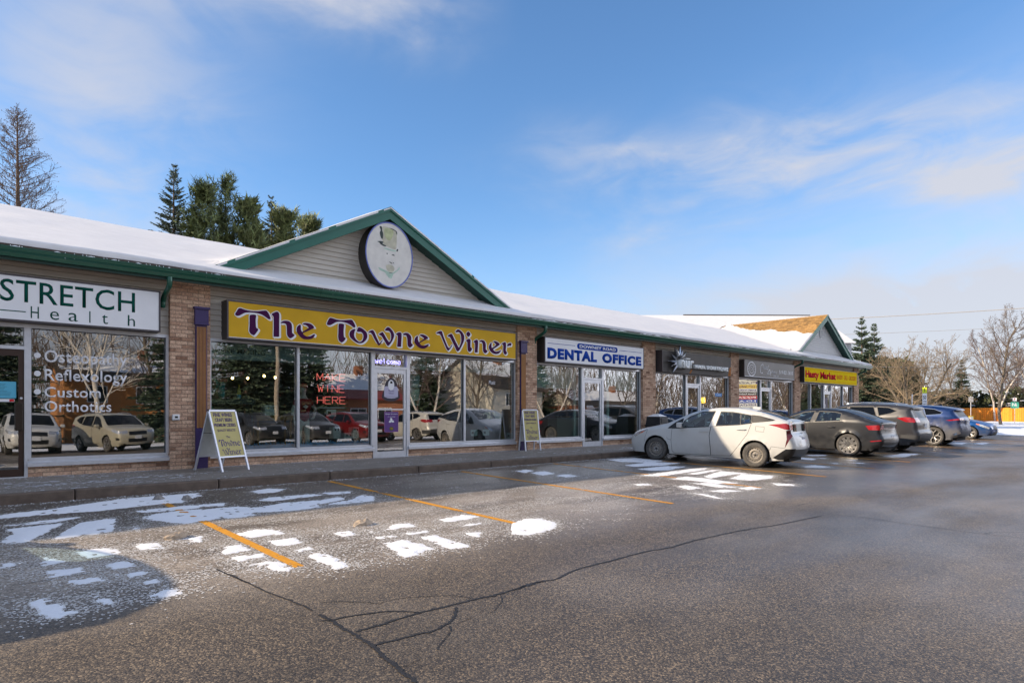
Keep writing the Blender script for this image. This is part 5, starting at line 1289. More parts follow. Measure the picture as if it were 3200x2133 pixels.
def make_car(name, S, label, loc, heading, group=None, pitch=True):
    """car with the nose towards local +x; heading in degrees (90 = nose to +Y)"""
    root = empty(name, loc, label=label, cat='car', group=group)
    root.rotation_euler = (0, -math.atan(GS)*sin(radians(heading)) if pitch else 0, radians(heading))
    pm = S['paint']; sil = catmull(S['sil'], 5, False); sil = dens(sil, .05)
    wx = S['axles']; RA = S['tyre']+S.get('gap', .05); R = S['tyre']; bz = S['bottom']
    bottom = [(sil[-1][0], sil[-1][1])]
    def arc(c):
        h = bz-R; a0 = math.asin(max(-1, min(1, h/RA))); pts = []
        for k in range(25):
            a = pi-a0-(pi-2*a0)*k/24; pts.append((c+RA*cos(a), R+RA*sin(a)))
        return pts
    bl = [(sil[-1][0]+.06, bz+.02)]+arc(wx[1])+arc(wx[0])+[(sil[0][0]-.06, bz+.0)]
    bl = dens(bl, .05)
    outer = sil+bl
    belt = S['belt']; W2 = S['width']/2
    xf, xr = max(p[0] for p in sil), min(p[0] for p in sil)
    silseg = list(zip(sil[:-1], sil[1:]))
    def dsil(p):
        return min(seg_dist(p, a, b) for a, b in silseg)
    tf, kf, tr, kr = S.get('taper', (1.0, .17, .9, .10))
    def W(x, z, d=None):
        w = W2
        f = max(0, (x-(xf-tf))/tf); r = max(0, ((xr+tr)-x)/tr)
        w *= 1-kf*f**2.3-kr*r**2.3
        zb = lerp_tab(belt, x); zc = S.get('crease', .62)
        if z > zb: w -= .012+S.get('tumble', .42)*(z-zb)*(1-.15*(z-zb))
        elif z > zc: w -= .012*((z-zc)/(zb-zc))**2
        else: w -= .075*((zc-z)/(zc-.18))**2
        sc = S.get('scoop')                    # shallow hollow along the door
        if sc: w -= sc*exp(-((z-.42)/.10)**2)*max(0, 1-abs(x+.05)/1.0)
        for c in wx:                            # flared arches
            dd = hypot(x-c, z-R)-RA
            if 0 <= dd < .14: w += S.get('flare', .012)*(1-dd/.14)**2
        if d is None: d = dsil((x, z))
        rr = S.get('fillet_roof', .07) if z > zb+.12 else S.get('fillet', .10)
        if d < rr: w -= rr-sqrt(max(0, rr*rr-(rr-d)**2))
        return max(.02, w)
    regs = S['regions']                         # (part name, polygon, material, inset)
    cons = [dens(r[1], .05, True) for r in regs]
    seams = [dens(s, .05) for s in S.get('seams', [])]
    verts = []; edges = []
    def addloop(pl, closed):
        n0 = len(verts); verts.extend(Vector(p) for p in pl)
        edges.extend((n0+i, n0+i+1) for i in range(len(pl)-1))
        if closed: edges.append((n0+len(pl)-1, n0))
    addloop(outer, True)
    for c in cons: addloop(c, True)
    step = .062; seg_all = [(pl[i], pl[(i+1) % len(pl)]) for pl in [outer]+cons for i in range(len(pl))]
    gridp = {}
    for a, b in seg_all:
        k = (round(a[0]/.1), round(a[1]/.1)); gridp.setdefault(k, []).append(a)
    z = .12
    while z < 1.9:
        x = xr+.01+(step/2 if int(z/step) % 2 else 0)
        while x < xf:
            if in_poly(x, z, outer):
                k = (round(x/.1), round(z/.1))
                near = any(hypot(x-q[0], z-q[1]) < .035 for i in (-1, 0, 1) for j in (-1, 0, 1) for q in gridp.get((k[0]+i, k[1]+j), ()))
                if not near: verts.append(Vector((x, z)))
            x += step
        z += step
    r_ = delaunay_2d_cdt(verts, edges, [], 0, 1e-4); vco, tris = r_[0], r_[2]
    wc = [W(v.x, v.y) for v in vco]
    buckets = {}
    for t in tris:
        cx = sum(vco[i].x for i in t)/3; cz = sum(vco[i].y for i in t)/3
        if not in_poly(cx, cz, outer): continue
        key = -1
        for k, rg in enumerate(regs):
            if in_poly(cx, cz, rg[1]): key = k
        buckets.setdefault(key, []).append(t)
    def side_mesh(nm, tl, m, inset, sy, smooth=True):
        mb = MB(); ids = {}
        for t in tl:
            f = []
            for i in t:
                if i not in ids: ids[i] = len(mb.v); mb.v.append((vco[i].x, sy*(wc[i]-inset), vco[i].y))
                f.append(ids[i])
            n = (Vector(mb.v[f[1]])-Vector(mb.v[f[0]])).cross(Vector(mb.v[f[2]])-Vector(mb.v[f[0]]))
            if n.y*sy < 0: f = f[::-1]
            mb.f.append(tuple(f)); mb.mi.append(0)
        return mb.build(nm, m, root, False, smooth)
    def ribbon(mb, pl, w, lift, sy, closed=False):
        n = len(pl); q = []
        for i, p in enumerate(pl):
            a = pl[i-1] if (i or closed) else p; b = pl[(i+1) % n] if (i < n-1 or closed) else p
            d = Vector((b[0]-a[0], b[1]-a[1])); d = d.normalized() if d.length > 1e-6 else Vector((1, 0)); nn = Vector((-d.y, d.x))*w/2
            for s_ in (1, -1):
                X, Z = p[0]+nn.x*s_, p[1]+nn.y*s_; q.append((X, sy*(W(X, Z)+lift), Z))
        fs = []
        for i in range(n if closed else n-1):
            j = (i+1) % n; fs.append((2*i, 2*i+1, 2*j+1, 2*j) if sy > 0 else (2*i, 2*j, 2*j+1, 2*i+1))
        mb.add(q, fs)
    # top band across the car
    vvals = sorted(set([-1, -.94, -.86, -.78, -.66, -.5, -.34, -.17, 0, .17, .34, .5, .66, .78, .86, .94, 1]+[s*v for v in S.get('vcuts', []) for s in (-1, 1)]))
    rows = []
    for i, p in enumerate(sil):
        a = sil[max(0, i-1)]; b = sil[min(len(sil)-1, i+1)]; t = Vector((b[0]-a[0], b[1]-a[1])).normalized(); nn = Vector((-t.y, t.x))     # front to rear: outward is left of travel
        if nn.y < 0 and abs(t.x) > abs(t.y): nn = -nn
        if abs(t.y) >= abs(t.x): nn = Vector((1 if p[0] > 0 else -1, 0))*abs(nn.x)+Vector((0, nn.y if nn.x*(1 if p[0] > 0 else -1) > 0 else -nn.y))
        we = W(p[0], p[1], 0.0); cr = lerp_tab(S.get('crown', [(-3, .08), (-2.0, .05), (0, .03), (1.2, .05), (1.9, .06), (2.3, .09)]), p[0])
        rows.append([(p[0]+nn.x*cr*(1-v*v), we*v, p[1]+nn.y*cr*(1-v*v)) for v in vvals])
    bparts = {}
    for i in range(len(sil)-1):
        for j in range(len(vvals)-1):
            cx = (sil[i][0]+sil[i+1][0])/2; cz = (sil[i][1]+sil[i+1][1])/2; cv = (vvals[j]+vvals[j+1])/2; key = 'body'
            for k, (nm, m, pred, ins) in enumerate(S['band']):
                if pred(cx, cz, abs(cv)): key = k
            bparts.setdefault(key, []).append((i, j))
    def band_mesh(nm, cells, m, inset, parent=root):
        mb = MB(); ids = {}
        for i, j in cells:
            f = []
            for q in ((i, j), (i, j+1), (i+1, j+1), (i+1, j)):
                if q not in ids: ids[q] = len(mb.v); mb.v.append(rows[q[0]][q[1]])
                f.append(ids[q])
            mb.f.append(tuple(f)); mb.mi.append(0)
        o = mb.build(nm, m, parent, False, True)
        c = Vector((0, 0, .7)); out = sum((p.center-c).dot(p.normal)*p.area for p in o.data.polygons)
        if out < 0: o.data.flip_normals()
        if inset:
            for v, n_ in zip(o.data.vertices, [v.normal.copy() for v in o.data.vertices]): v.co -= n_*inset
        return o
    # painted shell = both sides + band in one mesh
    shell = MB(); ids = {}
    for sy in (1, -1):
        for t in buckets.get(-1, []):
            f = []
            for i in t:
                k = (i, sy)
                if k not in ids: ids[k] = len(shell.v); shell.v.append((vco[i].x, sy*wc[i], vco[i].y))
                f.append(ids[k])
            n = (Vector(shell.v[f[1]])-Vector(shell.v[f[0]])).cross(Vector(shell.v[f[2]])-Vector(shell.v[f[0]]))
            if n.y*sy < 0: f = f[::-1]
            shell.f.append(tuple(f)); shell.mi.append(0)
    bid = {}
    for i, j in bparts.get('body', []):
        f = []
        for q in ((i, j), (i, j+1), (i+1, j+1), (i+1, j)):
            if q not in bid: bid[q] = len(shell.v); shell.v.append(rows[q[0]][q[1]])
            f.append(bid[q])
        a, b, c = (Vector(shell.v[k]) for k in f[:3]); n = (b-a).cross(c-a); m_ = (a+c)/2-Vector((0, 0, .7))
        shell.f.append(tuple(f) if n.dot(m_) > 0 else tuple(f[::-1])); shell.mi.append(0)
    me = shell.mesh('body'); bm = bmesh.new(); bm.from_mesh(me); bmesh.ops.remove_doubles(bm, verts=bm.verts[:], dist=.004); bm.to_mesh(me); bm.free()
    link('body', me, pm, root, False, True)
    for k, cells in bparts.items():
        if k == 'body': continue
        nm, m, pred, ins = S['band'][k]; band_mesh(nm, cells, m, ins)
    for k, (nm, pl, m, ins) in enumerate(regs):
        for sy in (1, -1):
            if k in buckets: 
                o = side_mesh(nm, buckets[k], m, ins, sy)
                if nm.startswith('door'):
                    h = S.get('handles', {}).get(nm)
                    if h:
                        hx0, hx1, hz = h; mb = MB(); yy_ = W((hx0+hx1)/2, hz)
                        mb.tube(catmull([(hx0, sy*(yy_-.002), hz), (hx0-.03 if hx0 > hx1 else hx0+.03, sy*(yy_+.028), hz+.004), ((hx0+hx1)/2, sy*(yy_+.036), hz+.006), (hx1+.03 if hx0 > hx1 else hx1-.03, sy*(yy_+.028), hz+.006), (hx1, sy*(yy_-.002), hz+.004)], 3, False), .013, 8)
                        mb.build('handle', S.get('handle_mat', pm), o, False, True)
    for sy in (1, -1):
        for k, (nm, pl, m, ins) in enumerate(regs):
            if 'window' in nm: q_ = MB(); ribbon(q_, dens(offset_poly(pl, .008), .05, True), S.get('trim_w', .022), .002, sy, True); q_.build('window_trim', S.get('trim', M_BLACK), root, False)
            elif nm.startswith('door'): q_ = MB(); ribbon(q_, dens(pl, .05, True), .009, .0012, sy, True); q_.build('panel_gap', M_BLACK, root, False)
        for s_ in seams: q_ = MB(); ribbon(q_, s_, .007, .0012, sy); q_.build('panel_gap', M_BLACK, root, False)
    # wheels, wells, underside
    ww = S.get('wheel_w', .20); ty = S.get('track', W2-.012-ww/2)
    for ax, cx in enumerate(wx):
        for sy in (1, -1):
            wheel_at(S['wheel'], R, S['rim'], ww, S.get('tyre_mat', M_RUBBER), root, cx, sy, ty, R)
            mb = MB(); n = 20
            for k in range(n+1):
                a = -.35+(pi+.7)*k/n
                X, Z = cx+(RA-.002)*cos(a), R+(RA-.002)*sin(a); mb.v += [(X, sy*(W2-.045), Z), (X, sy*.45, Z)]
            mb.f = [(2*k, 2*k+1, 2*k+3, 2*k+2) for k in range(n)]; mb.mi = [0]*n
            b0 = len(mb.v); mb.v += [(cx+(RA-.002)*cos(-.35+(pi+.7)*k/n), sy*.45, R+(RA-.002)*sin(-.35+(pi+.7)*k/n)) for k in range(n+1)]; mb.f.append(tuple(range(b0, b0+n+1))); mb.mi.append(0)
            mb.build('wheel_well', M_UNDER, root, False)
    MB().box(xr+.18, xf-.18, -W2+.30, W2-.30, bz-.02, .45).build('underbody', M_UNDER, root, False)
    mb = MB()
    for sy in (1, -1): mb.box(wx[1]+RA+.02, wx[0]-RA-.02, *sorted((sy*(W2-.31), sy*(W2-.09))), bz-.01, bz+.10)
    mb.build('rocker_panel', M_UNDER, root, False)
    # cabin
    c0, c1 = S['cabin']
    zf = lerp_tab(belt, 0)-.12
    MB().box(c1, c0, -W2+.16, W2-.16, .46, zf-.28).build('cabin_floor', M_INTERIOR, root, False)
    MB().box(c0-.28, c0+.02, -W2+.18, W2-.18, zf-.279, zf+.06).build('dashboard', M_INTERIOR, root, False)
    H_ = max(p[1] for p in sil)
    for (sx, syy) in ((S['seats'][0], 1), (S['seats'][0], -1), (S['seats'][1], 1), (S['seats'][1], -1)):
        yy_ = syy*.36
        st = MB().bbox(sx-.12, sx+.02, yy_-.23, yy_+.23, zf-.279, zf+.20, .04); st.bbox(sx-.12, sx-.02, yy_-.12, yy_+.12, zf+.24, min(zf+.42, H_-.16), .035); st.box(sx-.085, sx-.055, yy_-.06, yy_+.06, zf+.19, zf+.26)
        st.build('seat', M_SEAT, root, False)
    mb = MB(); mb.tube([(c0-.40+.05*cos(2*pi*k/16)*.6, .36+.18*cos(2*pi*k/16), zf+.06+.17*sin(2*pi*k/16)) for k in range(17)], .016, 6); mb.build('steering_wheel', M_INTERIOR, root, False)
    # mirrors
    mx_, mz_ = S['mirror']
    for sy in (1, -1):
        yb = W(mx_, mz_)
        mb = MB(); mb.bbox(mx_-.10, mx_+.06, min(sy*(yb+.05), sy*(yb+.22)), max(sy*(yb+.05), sy*(yb+.22)), mz_, mz_+.14, .035); mb.box(mx_-.03, mx_+.03, min(sy*(yb-.03), sy*(yb+.06)), max(sy*(yb-.03), sy*(yb+.06)), mz_-.01, mz_+.03)
        mb.build('mirror', S.get('mirror_mat', pm), root, False)
        MB().box(mx_-.104, mx_-.1005, min(sy*(yb+.075), sy*(yb+.20)), max(sy*(yb+.075), sy*(yb+.20)), mz_+.02, mz_+.12).build('mirror_glass', M_CHROME, root, False)
    for e_ in S.get('extras', []): e_(root, W, xf, xr)
    return root
def plate_at(x, z, nx, txt='', zw=.152):
    def f(root, W, xf, xr):
        sx = 1 if nx > 0 else -1
        p = MB().box(min(x, x+sx*.012), max(x, x+sx*.012), -.15, .15, z-.075, z+.075).build('licence_plate', M_PLATE, root, False)
        if txt:
            fr = (lambda u, w, d: (x+sx*(.0125+d), u*(1 if sx > 0 else -1)*1.0, w))
            o = put_text(txt, -.13, .13, z-.04, z+.035, 0, M_INK_B, p, None, .01, depth=.001, frame=fr); o.matrix_parent_inverse = Matrix.Identity(4)
    return f
def box_part(nm, m, x0, x1, y0, y1, z0, z1, r=.01, both=False):
    def f(root, W, xf, xr):
        for sy in ((1, -1) if both else (1,)):
            a, b = sorted((y0*sy, y1*sy)); MB().bbox(x0, x1, a, b, z0, z1, r).build(nm, m, root, False)
    return f
def tube_part(nm, m, pts, r, both=True):
    def f(root, W, xf, xr):
        for sy in ((1, -1) if both else (1,)):
            mb = MB(); mb.tube(catmull([(p[0], p[1]*sy, p[2]) for p in pts], 4, False), r, 8); mb.build(nm, m, root, False, True)
    return f
def roof_rails(root, W, xf, xr): pass

# white hatchback
P_WHITE = paint('white_car_paint', (.54, .54, .52), (.10, .60, .32), dirtcol=(.30, .27, .225))
HATCH = dict(paint=P_WHITE, width=1.76, axles=(1.35, -1.35), tyre=.315, rim=.205, wheel='steel', bottom=.19, gap=.06, tumble=.40, flare=.022, tyre_mat=M_TYRE_D, wheel_w=.19,
    sil=[(2.17, .19), (2.25, .30), (2.26, .46), (2.22, .60), (2.13, .70), (1.95, .79), (1.62, .885), (1.28, .97), (1.05, 1.035), (.67, 1.21), (.32, 1.36), (-.04, 1.445), (-.46, 1.48), (-.99, 1.465), (-1.40, 1.40), (-1.75, 1.30), (-2.0, 1.21), (-2.10, 1.175), (-2.135, 1.13), (-2.15, 1.02), (-2.17, .90), (-2.22, .80), (-2.27, .62), (-2.28, .50), (-2.20, .32), (-2.08, .26)],
    belt=[(1.05, .90), (-.2, 1.0), (-1.27, 1.13), (-1.85, 1.19), (-2.2, 1.17)], crease=.70, taper=(1.1, .24, .8, .11), scoop=.018,
    crown=[(-3, .09), (-2.1, .05), (-1.6, .03), (0, .025), (.8, .05), (1.6, .05), (2.1, .10), (2.3, .14)],
    regions=[('door', [(.88, .89), (.90, .58), (.88, .27), (.81, .22), (-.20, .225), (-.18, .60), (-.165, .75), (-.20, .985)], P_WHITE, .0), ('door_rear', [(-.21, .99), (-.172, .75), (-.187, .60), (-.207, .225), (-.72, .25), (-.95, .54), (-1.16, .84), (-1.25, 1.105)], P_WHITE, .0),
             ('front_window', [(.60, .935), (.55, 1.10), (.40, 1.225), (.09, 1.355), (-.26, 1.385), (-.13, .995)], M_GLASS_CAR, .006), ('mirror_window', [(.985, .905), (.80, 1.05), (.60, 1.165), (.625, .935)], M_BLACK, .004),
             ('rear_window', [(-.345, 1.02), (-.43, 1.375), (-.74, 1.37), (-.94, 1.345), (-.965, 1.075)], M_GLASS_CAR, .006), ('vent_window', [(-.985, 1.078), (-.965, 1.34), (-1.22, 1.30), (-1.25, 1.125)], M_GLASS_CAR, .006), ('quarter_window', [(-1.275, 1.14), (-1.25, 1.305), (-1.46, 1.285), (-1.80, 1.205)], M_BLACK, .004),
             ('headlight', [(2.12, .665), (2.05, .60), (1.85, .72), (1.60, .835), (1.66, .85), (1.95, .755)], M_LAMP_C, .0), ('turn_lamp', [(1.90, .70), (1.78, .745), (1.70, .80), (1.80, .775)], M_LAMP_A, -.001),
             ('taillight', [(-1.66, 1.09), (-2.08, 1.135), (-2.135, 1.10), (-2.15, .98), (-2.05, .985), (-1.88, 1.04)], M_LAMP_R, .0), ('lower_taillight', [(-2.08, .955), (-2.16, .97), (-2.21, .82), (-2.06, .52), (-2.10, .75)], M_LAMP_RD, .0),
             ('rear_bumper_skirt', [(-1.78, .27), (-2.08, .50), (-2.34, .52), (-2.30, .30), (-2.1, .22), (-1.9, .22)], M_BLACK, .0)],
    seams=[[(-1.36, .915), (-1.56, .905), (-1.575, 1.03), (-1.36, 1.04), (-1.355, .93)], [(.90, .58), (1.0, .60), (1.03, .65)], [(-2.06, .52), (-1.75, .55), (-1.71, .45)], [(1.62, .83), (1.7, .62), (1.72, .5)]],
    band=[('windshield', M_GLASS_CAR, lambda x, z, v: .15 < x < 1.07 and z > 1.0 and v < .90, .004), ('rear_screen', M_GLASS_CARD, lambda x, z, v: -2.03 < x < -1.30 and z > 1.15 and v < .90, .003), ('lower_rear_screen', M_GLASS_CARD, lambda x, z, v: x < -2.0 and .93 < z < 1.12 and v < .80, .003),
          ('taillight', M_LAMP_R, lambda x, z, v: x < -2.0 and .98 < z < 1.14 and v >= .80, 0), ('rear_bumper_skirt', M_BLACK, lambda x, z, v: x < -1.9 and z < .50, 0), ('grille', M_BLACK, lambda x, z, v: x > 2.1 and .24 < z < .42 and v < .86, 0)],
    vcuts=[.80, .90], cabin=(.95, -1.45), seats=(-.18, -1.05), mirror=(.62, .93), handles={'door': (.09, -.14, .855), 'door_rear': (-.88, -1.12, .94)}, handle_mat=P_WHITE,
    extras=[plate_at(-2.285, .73, -1, 'CALR 161'), box_part('plate_recess', mat('white_trim', (.55, .54, .50), .5), -2.272, -2.24, -.28, .28, .62, .83, .01), box_part('badge', M_CHROME, -2.262, -2.245, -.035, .035, .87, .93, .008), box_part('antenna_fin', P_WHITE, -1.22, -1.02, -.02, .02, 1.47, 1.53, .012),
            box_part('rear_wiper', M_BLACK, -1.85, -1.55, -.02, .02, 1.335, 1.352, .004), box_part('mud_flap', M_BLACK, .965, .985, .66, .84, .16, .36, .004, True), box_part('mud_flap', M_BLACK, -1.735, -1.715, .66, .84, .16, .36, .004, True), box_part('tail_crest', P_WHITE, -2.16, -2.02, -.62, .62, 1.155, 1.185, .012)])
hatch0 = make_car('white_hatchback', HATCH, 'dusty white hatchback with steel wheels, half in the shadow of the gable', (16.07, -5.0, gz(-5.0)), 99.2)

# near-black fastback
P_DARK = paint('graphite_car_paint', (.014, .015, .018), (.12, .70, .40), .0, dirtcol=(.048, .047, .046))
FAST = dict(paint=P_DARK, width=1.86, axles=(1.365, -1.365), tyre=.355, rim=.265, wheel='mesh', bottom=.20, gap=.055, tumble=.42, flare=.02, wheel_w=.24, tyre_mat=M_TYRE_D,
    sil=[(2.18, .20), (2.28, .32), (2.28, .55), (2.22, .72), (2.10, .82), (1.7, .92), (1.25, .99), (1.05, 1.04), (.60, 1.24), (.15, 1.42), (-.25, 1.475), (-.75, 1.475), (-1.2, 1.43), (-1.65, 1.29), (-2.0, 1.16), (-2.22, 1.09), (-2.27, 1.05), (-2.26, .98), (-2.25, .88), (-2.28, .72), (-2.34, .60), (-2.34, .45), (-2.24, .32), (-2.1, .28)],
    belt=[(1.1, .97), (-.2, 1.04), (-1.2, 1.12), (-2.2, 1.10)], crease=.68, taper=(1.0, .20, .8, .10), scoop=.014,
    regions=[('door', [(.92, .95), (.92, .30), (-.10, .26), (-.10, 1.02)], P_DARK, 0), ('door_rear', [(-.108, 1.025), (-.108, .26), (-.62, .28), (-.90, .56), (-1.12, .84), (-1.22, 1.10)], P_DARK, 0),
             ('front_window', [(.86, 1.0), (.50, 1.19), (.05, 1.36), (-.28, 1.40), (-.17, 1.055)], M_GLASS_CAR, .006), ('rear_window', [(-.335, 1.07), (-.42, 1.40), (-.92, 1.385), (-1.12, 1.34), (-1.09, 1.12)], M_GLASS_CAR, .006),
             ('taillight', [(-1.86, .99), (-2.24, 1.02), (-2.25, .86), (-1.96, .86)], M_LAMP_R, 0), ('headlight', [(2.2, .70), (1.86, .83), (1.80, .78), (2.0, .64), (2.22, .58)], M_LAMP_C, 0),
             ('reflector', [(-2.0, .52), (-2.30, .56), (-2.30, .53), (-2.02, .49)], M_LAMP_R, 0)],
    seams=[[(-1.9, .86), (-1.78, .60), (-1.74, .5)]],
    band=[('windshield', M_GLASS_CAR, lambda x, z, v: .22 < x < 1.04 and v < .90, .004), ('rear_screen', M_GLASS_CARD, lambda x, z, v: -2.02 < x < -1.15 and v < .88, .003), ('light_bar', M_LAMP_RD, lambda x, z, v: x < -2.1 and .88 < z < .95, 0), ('taillight', M_LAMP_R, lambda x, z, v: x < -2.1 and .88 < z < 1.03 and v > .78, 0),
          ('diffuser', M_BLACK, lambda x, z, v: x < -2.0 and z < .47, 0), ('grille', M_BLACK, lambda x, z, v: x > 2.1 and .55 < z < .72 and v < .6, 0)],
    vcuts=[.78, .88], cabin=(1.0, -1.35), seats=(-.12, -.98), mirror=(.70, .98), handles={'door': (.20, -.02, .86), 'door_rear': (-.74, -.97, .90)},
    extras=[plate_at(-2.375, .60, -1, ''), box_part('antenna_fin', P_DARK, -1.12, -.92, -.02, .02, 1.465, 1.52, .012), box_part('spoiler_lip', P_DARK, -2.285, -2.16, -.70, .70, 1.085, 1.105, .006)])
make_car('dark_fastback', FAST, 'dirty near-black fastback saloon with mesh alloy wheels behind the white hatchback', (22.49, -5.13, gz(-5.13)), 90.6)

# grey compact SUV
P_GREY = paint('grey_car_paint', (.032, .032, .037), (.15, .75, .45), .1, dirtcol=(.10, .095, .09))
SUV = dict(paint=P_GREY, width=1.85, axles=(1.33, -1.33), tyre=.355, rim=.235, wheel='alloy5', bottom=.25, gap=.06, tumble=.34, flare=.025, wheel_w=.22, tyre_mat=M_TYRE_D,
    sil=[(2.14, .28), (2.25, .38), (2.26, .62), (2.22, .82), (2.10, .96), (1.75, 1.04), (1.35, 1.10), (1.10, 1.15), (.72, 1.38), (.38, 1.56), (.05, 1.64), (-.6, 1.685), (-1.3, 1.67), (-1.78, 1.63), (-2.02, 1.585), (-2.06, 1.55), (-2.02, 1.48), (-2.12, 1.25), (-2.2, 1.12), (-2.24, .98), (-2.26, .80), (-2.31, .70), (-2.32, .52), (-2.22, .38), (-2.08, .34)],
    belt=[(1.15, 1.06), (-.2, 1.13), (-1.2, 1.22), (-2.1, 1.28)], crease=.74, taper=(.95, .20, .7, .08),
    regions=[('door', [(.95, 1.03), (.95, .40), (.0, .36), (.0, 1.12)], P_GREY, 0), ('door_rear', [(-.008, 1.125), (-.008, .36), (-.70, .40), (-.96, .66), (-1.08, 1.17)], P_GREY, 0),
             ('front_window', [(.95, 1.10), (.58, 1.39), (.32, 1.52), (.05, 1.56), (.03, 1.15)], M_GLASS_CARD, .006), ('rear_window', [(-.06, 1.16), (-.05, 1.57), (-.85, 1.58), (-.98, 1.24)], M_GLASS_CARD, .006), ('quarter_window', [(-1.06, 1.27), (-.97, 1.58), (-1.35, 1.56), (-1.62, 1.45), (-1.42, 1.36)], M_GLASS_CARD, .006),
             ('taillight', [(-1.64, 1.20), (-1.9, 1.245), (-2.2, 1.22), (-2.2, 1.06), (-1.93, 1.07)], M_LAMP_R, 0), ('headlight', [(2.2, .90), (1.78, 1.0), (1.72, .93), (2.0, .82), (2.22, .78)], M_LAMP_C, 0), ('fog_lamp', [(2.18, .62), (2.0, .62), (2.02, .52), (2.2, .5)], M_BLACK, 0),
             ('cladding', [(-1.80, .40), (-1.78, .62), (-2.36, .62), (-2.3, .40)], mat('cladding_plastic', (.05, .05, .052), .65), 0)],
    seams=[[(-1.66, 1.19), (-1.72, .8), (-1.78, .62)]],
    band=[('windshield', M_GLASS_CARD, lambda x, z, v: .30 < x < 1.10 and v < .90, .004), ('rear_screen', M_GLASS_CARD, lambda x, z, v: x < -1.95 and 1.20 < z < 1.53 and v < .84, .004), ('taillight', M_LAMP_R, lambda x, z, v: x < -2.0 and 1.06 < z < 1.22 and v > .60, 0),
          ('rear_bumper', mat('cladding_plastic', (.05, .05, .052), .65), lambda x, z, v: x < -2.0 and z < .66, 0), ('grille', M_BLACK, lambda x, z, v: x > 2.1 and .72 < z < .86 and v < .62, 0), ('lower_grille', M_BLACK, lambda x, z, v: x > 2.1 and .40 < z < .56 and v < .72, 0), ('headlight', M_LAMP_C, lambda x, z, v: x > 2.05 and .78 < z < .92 and v > .66, 0)],
    vcuts=[.60, .84], cabin=(1.05, -1.7), seats=(-.05, -.95), mirror=(.80, 1.08), handles={'door': (.24, .06, .98), 'door_rear': (-.72, -.92, 1.02)},
    extras=[plate_at(-2.295, .95, -1, ''), plate_at(2.35, .62, 1, ''), tube_part('roof_rail', M_CHROME, [(.15, .60, 1.635), (.05, .605, 1.685), (-.6, .61, 1.735), (-1.4, .60, 1.715), (-1.6, .595, 1.655)], .017), box_part('rear_wiper', M_BLACK, -2.16, -2.13, -.3, .05, 1.22, 1.235, .004), box_part('reflector', M_LAMP_R, -2.315, -2.295, .55, .78, .60, .645, .006, True)])
suv0 = make_car('grey_crossover', SUV, 'grey crossover with silver roof rails and red wraparound tail lamps', (26.05, -5.2, gz(-5.2)), 90)

# blue SUV with dust
P_BLUE = paint('blue_car_paint', (.006, .030, .125), (.40, 1.25, .92), .45, dirtcol=(.15, .15, .155))
SUVB = dict(SUV); SUVB.update(paint=P_BLUE, width=1.94, axles=(1.437, -1.437), tyre=.385, rim=.285, wheel='y5', gap=.06, tumble=.38, trim=M_CHROME, trim_w=.018,
    sil=[(2.22, .28), (2.33, .40), (2.34, .66), (2.30, .88), (2.12, 1.0), (1.7, 1.09), (1.3, 1.15), (1.05, 1.20), (.66, 1.40), (.30, 1.56), (-.05, 1.635), (-.6, 1.66), (-1.2, 1.65), (-1.75, 1.595), (-2.12, 1.53), (-2.16, 1.50), (-2.08, 1.46), (-2.22, 1.26), (-2.30, 1.18), (-2.34, 1.08), (-2.33, .95), (-2.38, .80), (-2.40, .60), (-2.30, .40), (-2.12, .34)],
    belt=[(1.1, 1.10), (-.2, 1.19), (-1.3, 1.25), (-2.2, 1.26)], crease=.78,
    regions=[('door', [(.98, 1.07), (.98, .42), (.0, .38), (.0, 1.17)], P_BLUE, 0), ('door_rear', [(-.008, 1.175), (-.008, .38), (-.72, .42), (-1.02, .72), (-1.13, 1.22)], P_BLUE, 0),
             ('front_window', [(.90, 1.16), (.52, 1.40), (.26, 1.51), (.05, 1.55), (.03, 1.20)], M_GLASS_CARD, .006), ('rear_window', [(-.06, 1.21), (-.05, 1.56), (-.98, 1.555), (-1.08, 1.265)], M_GLASS_CARD, .006), ('quarter_window', [(-1.14, 1.27), (-1.04, 1.555), (-1.42, 1.52), (-1.72, 1.40), (-1.66, 1.325)], M_GLASS_CARD, .006),
             ('taillight', [(-1.86, 1.07), (-2.32, 1.16), (-2.34, 1.09), (-2.0, 1.05)], M_LAMP_R, 0), ('headlight', [(2.24, .92), (1.85, 1.02), (1.8, .95), (2.1, .86), (2.28, .83)], M_LAMP_C, 0), ('exhaust_trim', [(-2.10, .50), (-2.36, .62), (-2.38, .54), (-2.15, .44)], M_CHROME, 0)],
    band=[('windshield', M_GLASS_CARD, lambda x, z, v: .28 < x < 1.05 and v < .90, .004), ('rear_screen', mat('dusty_rear_glass', (.16, .155, .15), .5), lambda x, z, v: x < -2.05 and 1.20 < z < 1.47 and v < .84, .004), ('taillight', M_LAMP_R, lambda x, z, v: x < -2.1 and 1.08 < z < 1.17 and v > .5, 0), ('rear_bumper', M_BLACK, lambda x, z, v: x < -2.0 and z < .50, 0), ('grille', M_BLACK, lambda x, z, v: x > 2.1 and .60 < z < .90 and v < .6, 0)],
    extras=[plate_at(-2.44, 1.0, -1, ''), box_part('antenna_fin', P_BLUE, -1.50, -1.28, -.02, .02, 1.64, 1.69, .012), box_part('rear_wiper', M_BLACK, -2.27, -2.20, -.35, .05, 1.28, 1.295, .004)], mirror=(.74, 1.13), handles={'door': (.22, .04, 1.02), 'door_rear': (-.74, -.94, 1.06)})
make_car('blue_suv', SUVB, 'dusty dark blue SUV with five-spoke wheels, second to last in the parked row', (32.2, -5.03, gz(-5.03)), 90)

